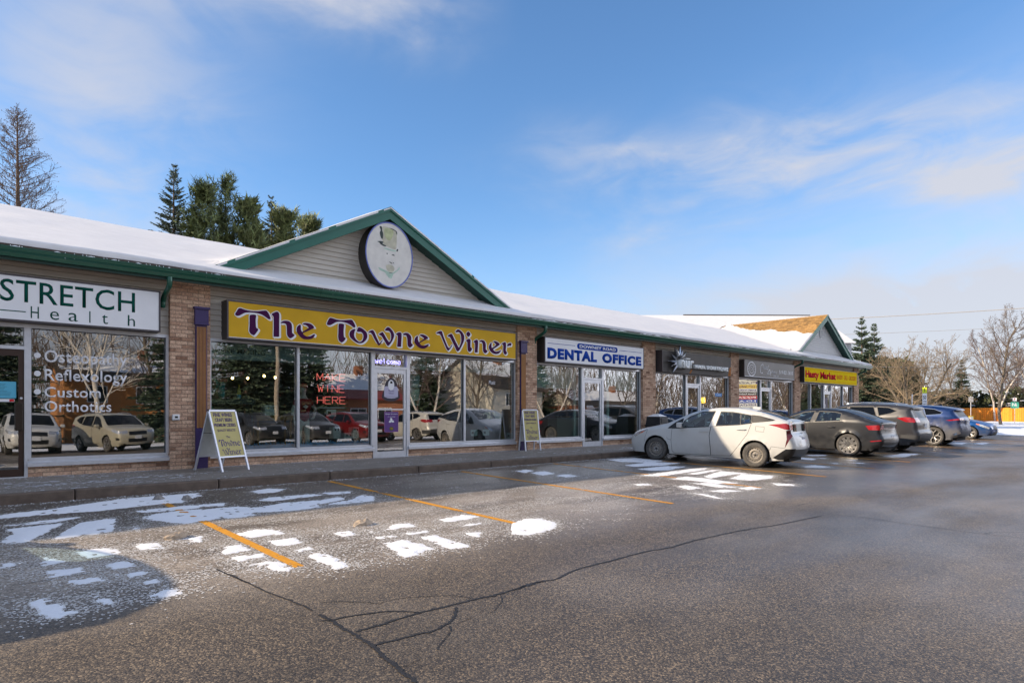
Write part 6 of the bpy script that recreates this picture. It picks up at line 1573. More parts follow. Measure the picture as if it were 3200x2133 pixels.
# small blue saloon, nose outwards
P_BLUE2 = paint('bright_blue_paint', (.006, .075, .26), (.15, .7, .5), .45)
SAL = dict(FAST); SAL.update(paint=P_BLUE2, width=1.76, tyre=.315, rim=.215, wheel='alloy5', wheel_w=.20,
    sil=[(2.13, .20), (2.24, .32), (2.25, .50), (2.20, .64), (2.08, .74), (1.70, .86), (1.25, .95), (1.05, 1.0), (.60, 1.20), (.2, 1.37), (-.15, 1.43), (-.6, 1.43), (-1.05, 1.36), (-1.45, 1.18), (-1.7, 1.10), (-2.1, 1.07), (-2.22, 1.03), (-2.24, .92), (-2.25, .72), (-2.27, .55), (-2.24, .36), (-2.1, .28)],
    belt=[(1.1, .92), (-.2, .97), (-1.2, 1.03), (-2.2, 1.02)],
    regions=[('door', [(.92, .90), (.92, .30), (-.10, .26), (-.10, .965)], P_BLUE2, 0), ('door_rear', [(-.108, .967), (-.108, .26), (-.62, .28), (-.90, .52), (-1.08, .99)], P_BLUE2, 0), ('front_window', [(.86, .95), (.50, 1.14), (.10, 1.31), (-.25, 1.35), (-.17, .985)], M_GLASS_CAR, .006), ('rear_window', [(-.335, .99), (-.40, 1.35), (-.85, 1.32), (-1.12, 1.20), (-1.15, 1.03)], M_GLASS_CAR, .006),
             ('headlight', [(2.17, .62), (1.9, .74), (1.62, .82), (1.60, .76), (1.9, .62), (2.15, .54)], M_LAMP_C, 0), ('turn_lamp', [(1.76, .775), (1.62, .81), (1.61, .765), (1.74, .72)], M_LAMP_A, -.001), ('taillight', [(-1.8, .95), (-2.2, .98), (-2.22, .82), (-1.95, .82)], M_LAMP_R, 0)],
    seams=[], band=[('windshield', M_GLASS_CAR, lambda x, z, v: .25 < x < 1.0 and v < .90, .004), ('rear_screen', M_GLASS_CARD, lambda x, z, v: -1.42 < x < -.95 and v < .88, .003), ('grille', M_BLACK, lambda x, z, v: x > 2.05 and .50 < z < .66 and v < .7, 0), ('lower_grille', M_BLACK, lambda x, z, v: x > 2.05 and .26 < z < .38 and v < .8, 0), ('headlight', M_LAMP_C, lambda x, z, v: x > 2.0 and .54 < z < .68 and v > .76, 0)],
    extras=[plate_at(2.36, .45, 1, '')], mirror=(.70, .95), handles={'door': (.2, -.02, .80), 'door_rear': (-.74, -.97, .83)})
make_car('blue_saloon', SAL, 'bright blue saloon with its nose outwards, last in the parked row', (40.75, -4.62, gz(-4.62)), 270)

# cars standing outside the picture that throw the long shadow and show in the shop windows
def recolour(src, m_old, m_new, label, loc, heading, name):
    c = copy_tree(src); c.name = name; c.location = loc; c.rotation_euler = (0, -math.atan(GS)*sin(radians(heading)), radians(heading)); c['label'] = label; c['category'] = 'car'
    def walk(o):
        for ch in o.children:
            if ch.type == 'MESH' and ch.data.materials and any(s and s.name == m_old.name for s in ch.data.materials):
                ch.data = ch.data.copy()
                for i, s in enumerate(ch.data.materials):
                    if s and s.name == m_old.name: ch.data.materials[i] = m_new
            walk(ch)
    walk(c); return c
Y2 = -19.4
recolour(hatch0, P_WHITE, paint('charcoal_paint', (.05, .05, .055), (.15, .9, .5), .4), 'charcoal hatchback parked just left of the view, casting the shadow on the lot', (-2.02, -5.35, gz(-5.35)), 90, 'charcoal_hatchback')
opp = [(3.3, 'pearl_white', (.62, .62, .60), 'white crossover reflected in the window lettered Osteopathy, left of the tan one', 92), (6.35, 'champagne', (.46, .43, .33), 'tan crossover reflected in the window lettered Osteopathy', 78),
       (12.6, 'black_suv', (.02, .02, .022), 'black crossover reflected in wine shop window behind the carton shelf', 84), (15.6, 'dark_grey', (.035, .035, .04), 'dark grey crossover reflected in wine shop window under the neon sign', 88), (18.6, 'maroon', (.16, .008, .012), 'maroon crossover reflected beside the wine shop door', 86), (22.6, 'ivory', (.60, .58, .52), 'ivory crossover seen from behind, reflected right of the wine shop door', 262)]
for x, nm, col_, lab, hd in opp:
    recolour(suv0, P_GREY, paint(nm+'_paint', col_, (.12, .7, .35), .2), lab, (x, Y2, gz(Y2)), hd, 'parked_crossover')
# ------------------------------------------------------------------ trees
def limb(mb, pts, rads, seg):
    mb.tube(pts, rads, seg, caps=False)
def bare_tree_mesh(seed, H, r0, levels, kids, lens, ang, trop, trunk_frac=.28, multi=1, wander=.12, lean=.0, minr=.006):
    """branching skeleton; returns (trunk mesh builder, crown mesh builder)"""
    rn = random.Random(seed); trunk = MB(); crown = MB()
    def grow(p, d, L, r, lv):
        n = (7, 6, 5, 4, 3)[min(lv, 4)]; pts = [p]; rads = [r]; q = p; dd = d
        for k in range(n):
            dd = (dd+Vector((rn.gauss(0, wander), rn.gauss(0, wander), rn.gauss(0, wander)+trop[min(lv, len(trop)-1)]))).normalized()
            q = q+dd*(L/n); pts.append(q); rads.append(max(minr, r*(1-(k+1)/n*(.55 if lv == 0 else .72))))
        (trunk if lv == 0 else crown).tube(pts, rads, (8, 6, 4, 3, 3)[min(lv, 4)], caps=False)
        if lv >= levels: return
        m = kids[lv]
        for k in range(m):
            t = (trunk_frac+(1-trunk_frac)*(k+rn.random())/m) if lv == 0 else .18+.8*(k+rn.random())/m
            i = min(n-1, int(t*n)); f = t*n-i; base = pts[i].lerp(pts[i+1], min(1, f)); ax = (pts[i+1]-pts[i]).normalized()
            s = ax.orthogonal().normalized(); az = rn.uniform(0, 2*pi) if lv else k*2.4+rn.uniform(-.4, .4)
            side = Matrix.Rotation(az, 3, ax) @ s; a = radians(ang[min(lv, len(ang)-1)]+rn.uniform(-14, 14))
            nd = ax*cos(a)+side*sin(a)
            rr = max(minr, (rads[i]*(1-f)+rads[i+1]*f)*rn.uniform(.42, .62))
            ll = lens[lv]*L*rn.uniform(.7, 1.15)*((1.0-.45*t) if lv else (1.1-.55*t))
            grow(base, nd, ll, rr, lv+1)
    for m_ in range(multi):
        a = 2*pi*m_/multi; d = Vector((cos(a)*.42, sin(a)*.42, 1)).normalized() if multi > 1 else Vector((lean, 0, 1)).normalized()
        grow(Vector((cos(a)*.08*(multi > 1), sin(a)*.08*(multi > 1), 0)), d, H*rn.uniform(.85, 1), r0*rn.uniform(.8, 1), 0)
    return trunk, crown
def tree_obj(name, label, loc, tb, cb, mt, mc, group=None, scale=1., rz=0.):
    r = empty(name, loc, rz, label, 'tree', group); r.scale = (scale,)*3
    t = tb.build('trunk', mt, r, False, True); c = cb.build('crown', mc, r, False, False); return r
def conifer_mesh(seed, H, R, tiers, per, needle=.32, droop=.25, density=10, z0=.05, taper=1.0, fluffy=1.0, stick=.0):
    rn = random.Random(seed); tr = MB(); cr = MB()
    tr.tube([(0, 0, 0), (0, 0, H*.5), (rn.uniform(-.05, .05), 0, H*.985)], [.018*H, .010*H, .008], 7, caps=False)
    for t in range(tiers):
        f = min(.985, (t+rn.random()*1.6)/tiers); z = H*(z0+(1-z0)*f); L0 = R*(1-f)**taper+.12
        for b in range(max(3, int(per*(1-.45*f)))):
            a = rn.uniform(0, 2*pi); L = L0*rn.uniform(.6, 1.18); d = Vector((cos(a), sin(a), 0)); base = Vector((0, 0, z+rn.uniform(-.35, .35)*(1-f)))
            tip = base+d*L+Vector((0, 0, -droop*L+.22*L*f+.06*L+1.1*L*f**5)); n = max(2, int(L/.35)); 
            cr.tube([base, base.lerp(tip, .5)+Vector((0, 0, -.04*L)), tip], [.012+.008*L, .010, .004], 3, caps=False)
            m = max(3, int(density*L))
            for k in range(m):
                u = rn.uniform(.15, 1.0)**.8; c = base.lerp(tip, u)+Vector((0, 0, -.05*L*sin(pi*u)))
                sg = rn.choice((-1, 1)); side = Vector((-d.y, d.x, 0))*sg
                ln = needle*rn.uniform(.6, 1.25)*(1.15-.5*u)*(1-.45*f**3); dr = (d*rn.uniform(.3, 1.0)+side*rn.uniform(.2, 1.0)+Vector((0, 0, rn.uniform(-.45, .25)))).normalized()
                w = dr.cross(Vector((rn.gauss(0, 1), rn.gauss(0, 1), rn.gauss(0, 1)))).normalized()*ln*rn.uniform(.16, .30)*fluffy
                e = c+dr*ln
                cr.add([c-w*.5, c+dr*ln*.4-w, e, c+dr*ln*.4+w, c+w*.5], [(0, 1, 2, 3, 4)])
    return tr, cr
def pine_mesh(seed, H, R, n_br, tufts, tl=.42):
    rn = random.Random(seed); tr = MB(); cr = MB()
    tr.tube([(0, 0, 0), (.1, 0, H*.5), (0, .05, H*.95)], [.02*H, .012*H, .015], 7, caps=False)
    for b in range(n_br):
        f = rn.random()**.8; z = H*(.25+.72*f); a = rn.uniform(0, 2*pi); L = R*(1.05-f)**.6*rn.uniform(.55, 1.1)
        base = Vector((0, 0, z)); tip = base+Vector((cos(a)*L, sin(a)*L, .35*L+.3)); mid = base.lerp(tip, .55)+Vector((0, 0, -.12*L))
        cr.tube([base, mid, tip], [.035, .022, .010], 4, caps=False)
        for k in range(tufts):
            u = .35+.65*(k+rn.random())/tufts; c = (base.lerp(mid, u/.55) if u < .55 else mid.lerp(tip, (u-.55)/.45))+Vector((rn.gauss(0, .16), rn.gauss(0, .16), rn.gauss(0, .08)))
            up = Vector((cos(a)*.25+rn.gauss(0, .25), sin(a)*.25+rn.gauss(0, .25), 1)).normalized()
            st = c+up*tl*1.3
            for s in range(15):
                p = c.lerp(st, rn.random()); d = (up*rn.uniform(.3, 1.1)+Vector((rn.gauss(0, .6), rn.gauss(0, .6), rn.gauss(0, .25)))).normalized(); ln = tl*rn.uniform(.5, .95)
                w = d.orthogonal().normalized()*ln*.10; cr.add([p-w, p+w, p+d*ln], [(0, 1, 2)])
    return tr, cr
def round_shrub(seed, rx, ry, rz, n, leaf, hollow=.55):
    rn = random.Random(seed); cr = MB()
    for k in range(n):
        while True:
            v = Vector((rn.uniform(-1, 1), rn.uniform(-1, 1), rn.uniform(-.1, 1)))
            if hollow < v.length < 1+.12*noise.noise(v*3): break
        p = Vector((v.x*rx, v.y*ry, max(.02, v.z*rz))); d = (v+Vector((rn.gauss(0, .6), rn.gauss(0, .6), rn.gauss(0, .6)+.3))).normalized(); ln = leaf*rn.uniform(.6, 1.3)
        w = d.cross(Vector((rn.gauss(0, 1), rn.gauss(0, 1), rn.gauss(0, 1)))).normalized()*ln*.35
        cr.add([p-w*.4, p+d*ln*.5-w, p+d*ln, p+d*ln*.5+w, p+w*.4], [(0, 1, 2, 3, 4)])
    return cr
# behind the roof, left
rn = random.Random(21); tb = MB(); cb = MB(); HL = 16.5
tb.tube([(0, 0, 0), (.05, 0, 8), (0, 0, HL-.4)], [.26, .15, .02], 8, caps=False)
for k in range(190):
    f = (k+rn.random())/190; z = 2.5+(HL-2.8)*f; L = (4.0*(1-f)**.85+.3)*rn.uniform(.7, 1.15); a = k*2.4+rn.uniform(-.5, .5); d = Vector((cos(a), sin(a), .18+.25*f)).normalized()
    pts = [Vector((0, 0, z))]
    for s in range(6): d = (d+Vector((rn.gauss(0, .09), rn.gauss(0, .09), .07+rn.gauss(0, .05)))).normalized(); pts.append(pts[-1]+d*L/6)
    cb.tube(pts, [.026*(1-.4*f), .020, .016, .013, .010, .008, .005], 4, caps=False)
    for s in range(int(12*L/1.6)+5):
        u = rn.uniform(.15, 1)*5.99; i = int(u); c = pts[i].lerp(pts[i+1], u-i); dd = (d+Vector((rn.gauss(0, .7), rn.gauss(0, .7), rn.gauss(.15, .45)))).normalized(); l = rn.uniform(.3, .85)*(.6+.5*(1-f))
        e = c+dd*l; m_ = c.lerp(e, .5)+Vector((rn.gauss(0, .03), rn.gauss(0, .03), rn.gauss(0, .03))); cb.tube([c, m_, e], [.009, .007, .004], 3, caps=False)
        for q in range(2):
            c2 = c.lerp(e, rn.uniform(.3, .9)); e2 = c2+(dd+Vector((rn.gauss(0, .8), rn.gauss(0, .8), rn.gauss(0, .6)))).normalized()*l*.45; cb.tube([c2, e2], [.006, .004], 3, caps=False)
            if rn.random() < .5: cb.tube([e2, e2+Vector((0, 0, .035))], [.018, .012], 4, caps=True)
tree_obj('bare_larch', 'tall bare brown larch rising behind the roof, leftmost tree', (3.4, 26, 0), tb, cb, M_LARCH, M_LARCH)
tb, cb = conifer_mesh(31, 14.9, 2.6, 64, 13, .21, .14, 40, .34, fluffy=.85)
sp0 = tree_obj('blue_spruce', 'slender blue-green spruce with spiky top behind the roof, left of the pines', (10.1, 24.2, 0), tb, cb, M_LARCH, M_NEEDLE_B)
tb, cb = pine_mesh(41, 14.2, 1.9, 120, 6, .50); pn0 = tree_obj('pine', 'bushy green pine just right of the slender spruce', (11.0, 22.4, -1.0), tb, cb, M_BARK, M_PINE, 'pines behind the roof')
def pine_copy(label, loc, s, rz):
    c = copy_tree(pn0); c.location = loc; c.scale = (s,)*3; c.rotation_euler = (0, 0, rz); c['label'] = label; return c
tb, cb = pine_mesh(43, 14.4, 1.2, 64, 6, .50); tree_obj('pine', 'tallest pine with upright tufts, in the middle of the pines', (12.4, 23, 0), tb, cb, M_BARK, M_PINE, 'pines behind the roof')
pine_copy('pine with loose upright shoots, next right of the tallest pine', (13.5, 22.5, -1.0), .98, 2.1)
pine_copy('low bushy pine close to the gable', (15.5, 22.3, -1.5), 1.0, 4.2)
pine_copy('smallest pine peeking over the gable slope, rightmost of the pines', (17.1, 22.6, -1.2), .98, 1.0)
sp1 = copy_tree(sp0); sp1.location = (15.6, 24.5, -.4); sp1.rotation_euler = (0, 0, 2); sp1['label'] = 'second spruce tip standing among the pines near the gable'
# right of the building
tb, cb = conifer_mesh(51, 10.6, 2.9, 56, 16, .28, .24, 28, .04, fluffy=.95)
sp2 = tree_obj('spruce', 'dark full spruce right behind the market corner, left of a pair', (67.1, 8.3, 0), tb, cb, M_LARCH, M_NEEDLE, 'spruces beyond the market')
for loc, s, rz, lab in (((72.4, 8.9, 0), .99, 1.5, 'broad dark spruce, right of the pair behind the market'), ((101, 7.4, 0), .78, 4.0, 'small dark spruce behind the bare trees, above the fence')):
    c = copy_tree(sp2); c.location = loc; c.scale = (s,)*3; c.rotation_euler = (0, 0, rz); c['label'] = lab
tb, cb = bare_tree_mesh(61, 7.0, .16, 4, (11, 9, 7, 4), (.72, .55, .48, .5), (50, 42, 40, 42), (.02, .035, .04, .04), .06, 4, .10, minr=.0065)
tree_obj('spreading_bare_tree', 'low wide-spreading bare tree with many stems beyond the parked cars', (66.2, 3.9, 0), tb, cb, M_BARK, mat('bark_tan', (.22, .165, .105), .9, var=.25, vscale=5))
tb, cb = bare_tree_mesh(66, 11.5, .17, 4, (20, 9, 6, 4), (.48, .52, .5, .5), (42, 40, 38, 42), (.02, .06, .06, .05), .22, 1, .09, -.06, minr=.007)
bt1 = tree_obj('bare_street_tree', 'tall bare tree on the snowy verge in front of orange fence', (76.9, -.9, 0), tb, cb, M_BARK, M_TWIG)
tb, cb = bare_tree_mesh(68, 11.0, .12, 4, (15, 8, 6, 4), (.42, .5, .5, .5), (34, 34, 36, 40), (.03, .07, .05, .03), .2, 2, .09, minr=.008)
bt2 = tree_obj('birch_tree', 'pale-stemmed bare birch behind the orange fence', (97.5, 3.2, 0), tb, cb, M_BIRCH, mat('birch_twig', (.13, .09, .075), .9, var=.25, vscale=5))
for loc, s, rz, lab, src in (((101, 8.0, 0), .85, 2.0, 'bare tree between the spreading tree and the birch, far behind', bt1), ((108, 2.0, 0), 1.0, 3.3, 'bare reddish tree far behind the fence at the picture edge', bt2), ((103, -1.5, 0), .9, 5.1, 'bare tree behind fence at the extreme right edge', bt2)):
    c = copy_tree(src); c.location = loc; c.scale = (s,)*3; c.rotation_euler = (0, 0, rz); c['label'] = lab
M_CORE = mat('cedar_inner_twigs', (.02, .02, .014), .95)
def shrub(name, label, loc, rx, ry, rz, n, leaf, seed, snowy=0, m=M_CEDAR):
    r = empty(name, loc, 0, label, 'hedge' if 'hedge' in name else 'shrub')
    cb = round_shrub(seed, rx, ry, rz, n, leaf); cb.build('foliage', m, r, False)
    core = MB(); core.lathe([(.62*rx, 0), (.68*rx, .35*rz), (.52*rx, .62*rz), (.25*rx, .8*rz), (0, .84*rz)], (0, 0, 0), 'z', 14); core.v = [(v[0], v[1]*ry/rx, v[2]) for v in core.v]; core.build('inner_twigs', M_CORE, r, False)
    if snowy:
        sn = MB(); rn = random.Random(seed)
        for k in range(snowy):
            a = rn.uniform(0, 2*pi); q = rn.uniform(.2, .98); zz_ = rz*sqrt(max(0, 1-q*q))*rn.uniform(.82, 1.0); c = Vector((rx*q*cos(a), ry*q*sin(a), zz_)); w, h = rn.uniform(.15, .55), rn.uniform(.05, .10)
            sn.lathe([(w, 0), (w*.8, h*.7), (w*.4, h), (0, h*1.1)], c, 'z', 7)
        sn.build('snow_caps', M_SNOW, r, False, True)
    return r
shrub('evergreen_mound', 'large dark rounded evergreen mound behind the spreading bare tree', (88.5, 13.0, 0), 7.2, 5.0, 8.0, 10000, .5, 71)
shrub('snowy_hedge', 'dark evergreen hedge dusted with snow above the fence, beside the mound', (103.5, 9.5, 0), 5.5, 6.0, 4.2, 5000, .45, 72, 60)
shrub('snowy_hedge', 'snow-dusted evergreen hedge above fence near the tall bare tree', (105.0, 2.0, 0), 5.5, 6.0, 4.4, 4200, .45, 73, 70)
shrub('snowy_hedge', 'dark hedge above fence at the right picture edge', (107.0, -6.0, 0), 6.0, 6.0, 4.2, 4200, .45, 74, 50)
shrub('snowy_hedge', 'low snowy hedge against the market wall under the spruces', (64.0, 8.5, 0), 3.0, 2.0, 2.1, 2200, .35, 75, 20, mat('juniper_foliage', (.10, .115, .03), .8, var=.4, vscale=3, island=.4))
# orange board fence
fa, fb = Vector((97.0, 10.0, 0)), Vector((97.6, -7.0, 0)); fd = (fb-fa).normalized(); fn = Vector((fd.y, -fd.x, 0)); Lf = (fb-fa).length
fence = empty('board_fence', (97, 1.5, 0), label='orange stained vertical board fence across the street', cat='fence')
M_FENCE = mat('orange_fence_stain', (.84, .27, .018), .75, objrand=.14, var=.15, vscale=4)
rn = random.Random(8); k = 0; x = 0.
fboard = {}
while x < Lf:
    w = .20; h = 1.83+rn.uniform(-.02, .02)
    mb = MB(); p0 = fa+fd*x; p1 = fa+fd*(x+w-.012)
    o_ = -fn*.02*(k % 2)
    mb.add([(p.x, p.y, z) for z in (.04, h) for p in (p0+o_, p1+o_, p1+o_+fn*.02, p0+o_+fn*.02)], [(0, 1, 5, 4), (1, 2, 6, 5), (2, 3, 7, 6), (3, 0, 4, 7), (4, 5, 6, 7)])
    b_ = mb.build('fence_board', M_FENCE, fence); fix_normals(b_.data); x += w; k += 1
for q in range(7):
    p = fa+fd*(Lf*q/6)+fn*.07; MB().box(p.x-.05, p.x+.05, p.y-.05, p.y+.05, 0, 1.80).build('fence_post', M_FENCE, fence)
# signs on the verge
def sign_post(name, loc, label, h, rz, panels, pm_=None):
    r = empty(name, loc, rz, label, 'sign'); mb = MB(); mb.tube([(0, 0, -.05), (0, 0, h)], .03, 6); mb.build('post', pm_ or M_ALU, r, False)
    for nm, w, z0, z1, m, txt, tm in panels:
        p = MB().box(-w/2, w/2, -.05, -.031, z0, z1).build(nm, m, r, False)
        for (t, a, b, c, d) in txt:
            o = put_text(t, a, b, c, d, -.0505, tm, p, None, .02, depth=.002); o.matrix_parent_inverse = Matrix.Identity(4)
    return r
facing = atan2(60, 15)-pi/2
M_FLUO = mat('fluorescent_sign', (.62, .70, .02), .5); M_SGREEN = mat('green_sign', (.05, .34, .24), .5); M_SGREY = mat('sign_back_grey', (.40, .41, .42), .45, .4)
sign_post('school_speed_sign', (60.0, 1.2, 0), 'tall narrow white speed sign with yellow-green school panel on top', 3.45, -radians(62), [('school_panel', .32, 2.85, 3.32, M_FLUO, [('!', -.04, .04, 2.95, 3.25)], M_INK_K), ('speed_panel', .32, 1.75, 2.83, M_WHITE, [('50', -.11, .11, 2.35, 2.65), ('WHEN', -.12, .12, 2.12, 2.22), ('FLASHING', -.14, .14, 1.92, 2.02)], M_INK_K)])
sign_post('plain_post', (59.3, 1.9, 0), 'thin white post left of the school speed sign', 2.75, 0, [('post_cap', .08, 2.6, 2.75, M_WHITE, [], None)], M_WHITE)
sign_post('sign_seen_from_behind', (79.8, 2.1, 0), 'grey back of a sign on a post in front of the fence', 2.95, -radians(70), [('panel', .42, 2.35, 2.9, M_SGREY, [], None)])
sign_post('accessible_parking_sign', (75.5, -2.2, .1), 'green and white sign on a post right of the tall bare tree', 2.6, -radians(80), [('green_panel', .62, 1.55, 2.15, M_SGREEN, [('P&', -.2, .2, 1.75, 2.05)], M_WHITE), ('small_panel', .30, 2.25, 2.55, M_WHITE, [('P', -.06, .06, 2.3, 2.5)], M_RED)])
yb = empty('yellow_box', (72.5, .6, 0), -radians(70), 'yellow newspaper box in front of the orange fence', 'box')
MB().bbox(-.20, .20, -.15, .15, .35, .95, .02).build('housing', mat('yellow_box_paint', (.70, .48, .01), .5), yb, False); MB().box(-.14, .14, -.157, -.1505, .6, .88).build('window', M_PAPER, yb, False); MB().box(-.2, -.1, -.1, .1, 0, .3495).build('leg', M_BLACK, yb, False); MB().box(.1, .2, -.1, .1, 0, .3495).build('leg', M_BLACK, yb, False)
# overhead wires
M_WIRE = mat('overhead_cable', (.30, .29, .28), .6)
def wire(a, b, sag, r, lab):
    a, b = Vector(a), Vector(b); mb = MB(); mb.tube([a.lerp(b, t/24)-Vector((0, 0, sag*4*(t/24)*(1-t/24))) for t in range(25)], r, 5); o = mb.build('overhead_wire', M_WIRE); tag(o, lab, 'wire', 'overhead wires')
wire((60.2, 28, 11.2), (66.5, -34, 9.6), .9, .035, 'thick overhead wire, highest above the spruces')
wire((62, 28, 9.75), (84, -28, 9.9), .7, .018, 'thin overhead wire below the thick one')
wire((62, 14, 6.1), (110, -18, 6.6), .5, .03, 'low overhead wire crossing the spreading bare tree')
# ------------------------------------------------------------------ across the lot, seen mirrored in the shop windows
M_OBRICK = mat('orange_house_brick', (.40, .17, .05), .85, var=.25, vscale=8, bump=.3, bscale=40); M_RBRICK = mat('red_house_brick', (.30, .12, .06), .85, var=.25, vscale=8); M_HSIDE = mat('cream_house_siding', (.58, .54, .45), .6, var=.06, vscale=3); M_PANE = mat('dark_house_pane', (.02, .025, .03), .1, spec=.8)
def house(label, loc, rz, w, d, h, rise, mw, mr_, wins, mg=None, dr=None):
    r = empty('house', loc, rz, label, 'house', 'houses reflected in the shop windows')
    MB().box(-w/2, w/2, -d/2, d/2, -.5, h).build('wall', mw, r, False)
    rf = MB(); e = .5; rf.prism([(-d/2-e, h-.05), (0, h+rise), (d/2+e, h-.05), (d/2+e, h-.2), (0, h+rise-.18), (-d/2-e, h-.2)], 'x', -w/2-e, w/2+e); roof = rf.build('roof', mr_, r, False); fix_normals(roof.data)
    gb = MB()
    for sx in (-1, 1): gb.prism([(-d/2, h), (d/2, h), (0, h+rise-.2)], 'x', sx*w/2-.08*(sx > 0), sx*w/2+.08*(sx < 0))
    gb.build('gable', mg or mw, r, False)
    mb = MB(); mb.prism([(0, h+rise+.02), (d*.36, h+rise*.30), (d*.36, h+rise*.30+.10), (0, h+rise+.13), (-d*.30, h+rise*.42+.10), (-d*.30, h+rise*.42)], 'x', -w/2-.3, w/2+.2); o = mb.build('roof_snow', M_SNOW, r, False); fix_normals(o.data)
    for (x, z, ww, hh) in wins:
        f = MB().box(x-ww/2-.07, x+ww/2+.07, d/2, d/2+.06, z-hh/2-.07, z+hh/2+.07).build('window', M_WHITE, r, False); MB().box(x-ww/2, x+ww/2, d/2+.0605, d/2+.07, z-hh/2, z+hh/2).build('pane', M_PANE, f, False); MB().box(x-.03, x+.03, d/2+.0705, d/2+.08, z-hh/2, z+hh/2).build('bar', M_WHITE, f, False)
    if dr: f = MB().box(dr-.5, dr+.5, d/2, d/2+.05, -.4, 2.1).build('door', M_WHITE, r, False)
    ch = MB().box(w*.2, w*.2+.7, -.4, .4, h+rise*.6, h+rise+.9).build('chimney', M_RBRICK, r, False)
    return r
zb_ = gz(-42)
house('orange brick house with snowy roof reflected in the lettered health window', (13.2, -55, zb_), 0, 9, 8, 5.2, 2.2, M_OBRICK, M_SHING, [(-2.2, 3.9, 1.3, 1.4), (1.6, 3.9, 1.5, 1.4), (-2.2, 1.3, 1.6, 1.5), (2.2, 1.3, 1.8, 1.5)], dr=.2)
house('brick house with dull red roof and cream gable reflected behind the neon sign', (28.5, -42, zb_), radians(8), 11, 8.5, 3.6, 2.3, M_RBRICK, mat('red_metal_roof', (.20, .025, .025), .6), [(-3, 1.9, 1.8, 1.3), (1.0, 1.9, 1.4, 1.3), (3.6, 1.9, 1.2, 1.3)], M_HSIDE, dr=-.8)
house('cream two-storey house with snowy roof reflected in the last winery window', (47, -41, zb_), radians(-12), 9, 9, 4.8, 3.2, M_HSIDE, M_SHING, [(-2, 3.6, .9, 1.2), (2, 3.6, .9, 1.2), (-2.4, 1.3, 1.6, 1.3), (2.2, 1.3, 1.4, 1.3)], M_HSIDE, dr=.2)
house('long low brick bungalow reflected in dental and salon windows', (70, -44, zb_), radians(5), 14, 8.5, 3.2, 2.0, M_RBRICK, M_SHING, [(-4.6, 1.6, 1.8, 1.2), (-1.6, 1.6, 1.4, 1.2), (4.4, 1.6, 1.6, 1.2)], M_HSIDE, dr=1.4)
far = 'trees reflected in the shop windows'
def put(src, loc, s, rz, lab):
    c = copy_tree(src); c.location = (loc[0], loc[1], gz(loc[1])); c.scale = (s,)*3; c.rotation_euler = (0, 0, rz); c['label'] = lab; c['group'] = far; return c
tb, cb = bare_tree_mesh(64, 11, .15, 3, (12, 8, 6), (.55, .5, .5), (30, 34, 38), (.04, .06, .05), .16, 1, .05, minr=.012)
put(tree_obj('birch_tree', 'pale birch reflected over the lettering Osteopathy', (7.6, -30, gz(-30)), tb, cb, M_BIRCH, M_BIRCH), (7.6, -30, 0), 1.0, 0, 'x') if False else tag(tree_obj('birch_tree', 'pale birch reflected over the lettering Osteopathy', (7.6, -30, gz(-30)), tb, cb, M_BIRCH, M_BIRCH), group=far)
for i, (x, y, s) in enumerate(((13.4, -35, 1.25), (16.4, -31, 1.15), (19.4, -33.5, 1.3), (22.6, -34, 1.05), (4.0, -46, 1.3), (38, -40, 1.1), (60, -46, 1.2), (120, -34, 1.2), (140, -44, 1.3), (92, -31, .9))):
    put(sp2, (x, y, 0), s, i*1.3, ('tall spruce reflected at the right edge of the lettered health window', 'full spruce reflected in the first winery window behind the bird figure', 'largest spruce reflected in the first winery window', 'spruce reflected beside the red-roofed house', 'spruce reflected at the upper left of the health window', 'spruce reflected behind the bare tree right of winery door', 'spruce reflected far off in the salon window', 'spruce reflected in the market window left of the door', 'spruce reflected in the market window right of the door', 'small spruce reflected in the spa window')[i])
rt = [(32, -31, 1.0), (.5, -40, 1.1), (15, -47, 1.1), (25.5, -50, 1.2), (35.5, -48, 1.15), (40, -34, .95), (52, -36, 1.0), (57, -38, 1.05), (63, -34, .9), (78, -40, 1.1), (86, -38, 1.0), (95, -44, 1.2), (108, -42, 1.2), (-6, -44, 1.2), (9, -52, 1.3), (68, -52, 1.3), (84, -23.5, .9), (99, -28, 1.0), (113, -35, 1.1), (128, -41, 1.2), (74, -27, 1.0)]
names = ('broad bare tree reflected right of the wine shop door', 'bare tree reflected in the brown door', 'bare tree reflected behind the spruces', 'bare tree reflected above the red-roofed house', 'bare tree reflected above the ivory crossover', 'bare tree reflected left of the cream house', 'bare tree reflected in the first dental window', 'bare tree reflected beside the dental door', 'bare tree reflected in the second dental window', 'bare tree reflected in the first salon window', 'bare tree reflected in the second salon window', 'bare tree reflected in the spa window', 'bare tree reflected in the market window', 'bare tree reflected at the far left of the brown door', 'bare tree reflected above the orange brick house', 'bare tree reflected behind the long bungalow', 'bare tree reflected beside the pylon in the spa window', 'bare tree reflected in the second spa window', 'bare tree reflected in the first market window', 'bare tree reflected in the second market window', 'bare tree reflected at the left edge of spa window')
for i, ((x, y, s), lab) in enumerate(zip(rt, names)): put(bt1 if i % 3 else bt2, (x, y, 0), s, i*1.7, lab)
wood = MB(); rn = random.Random(77)
for k in range(14000):
    x = rn.uniform(-40, 290); y = rn.uniform(-72, -60); h = rn.uniform(7, 15)+2*noise.noise(Vector((x*.1, 0, 0))); p = Vector((x, y, gz(y)+rn.uniform(0, h*.7))); d = Vector((rn.gauss(0, .35), rn.gauss(0, .2), 1)).normalized(); wood.tube([p, p+d*h*.3], [.06, .015], 3, caps=False)
o = wood.build('far_wood', M_TWIG); tag(o, 'mass of bare brown woodland across the lot, mirrored in the windows', 'woodland', kind='stuff')
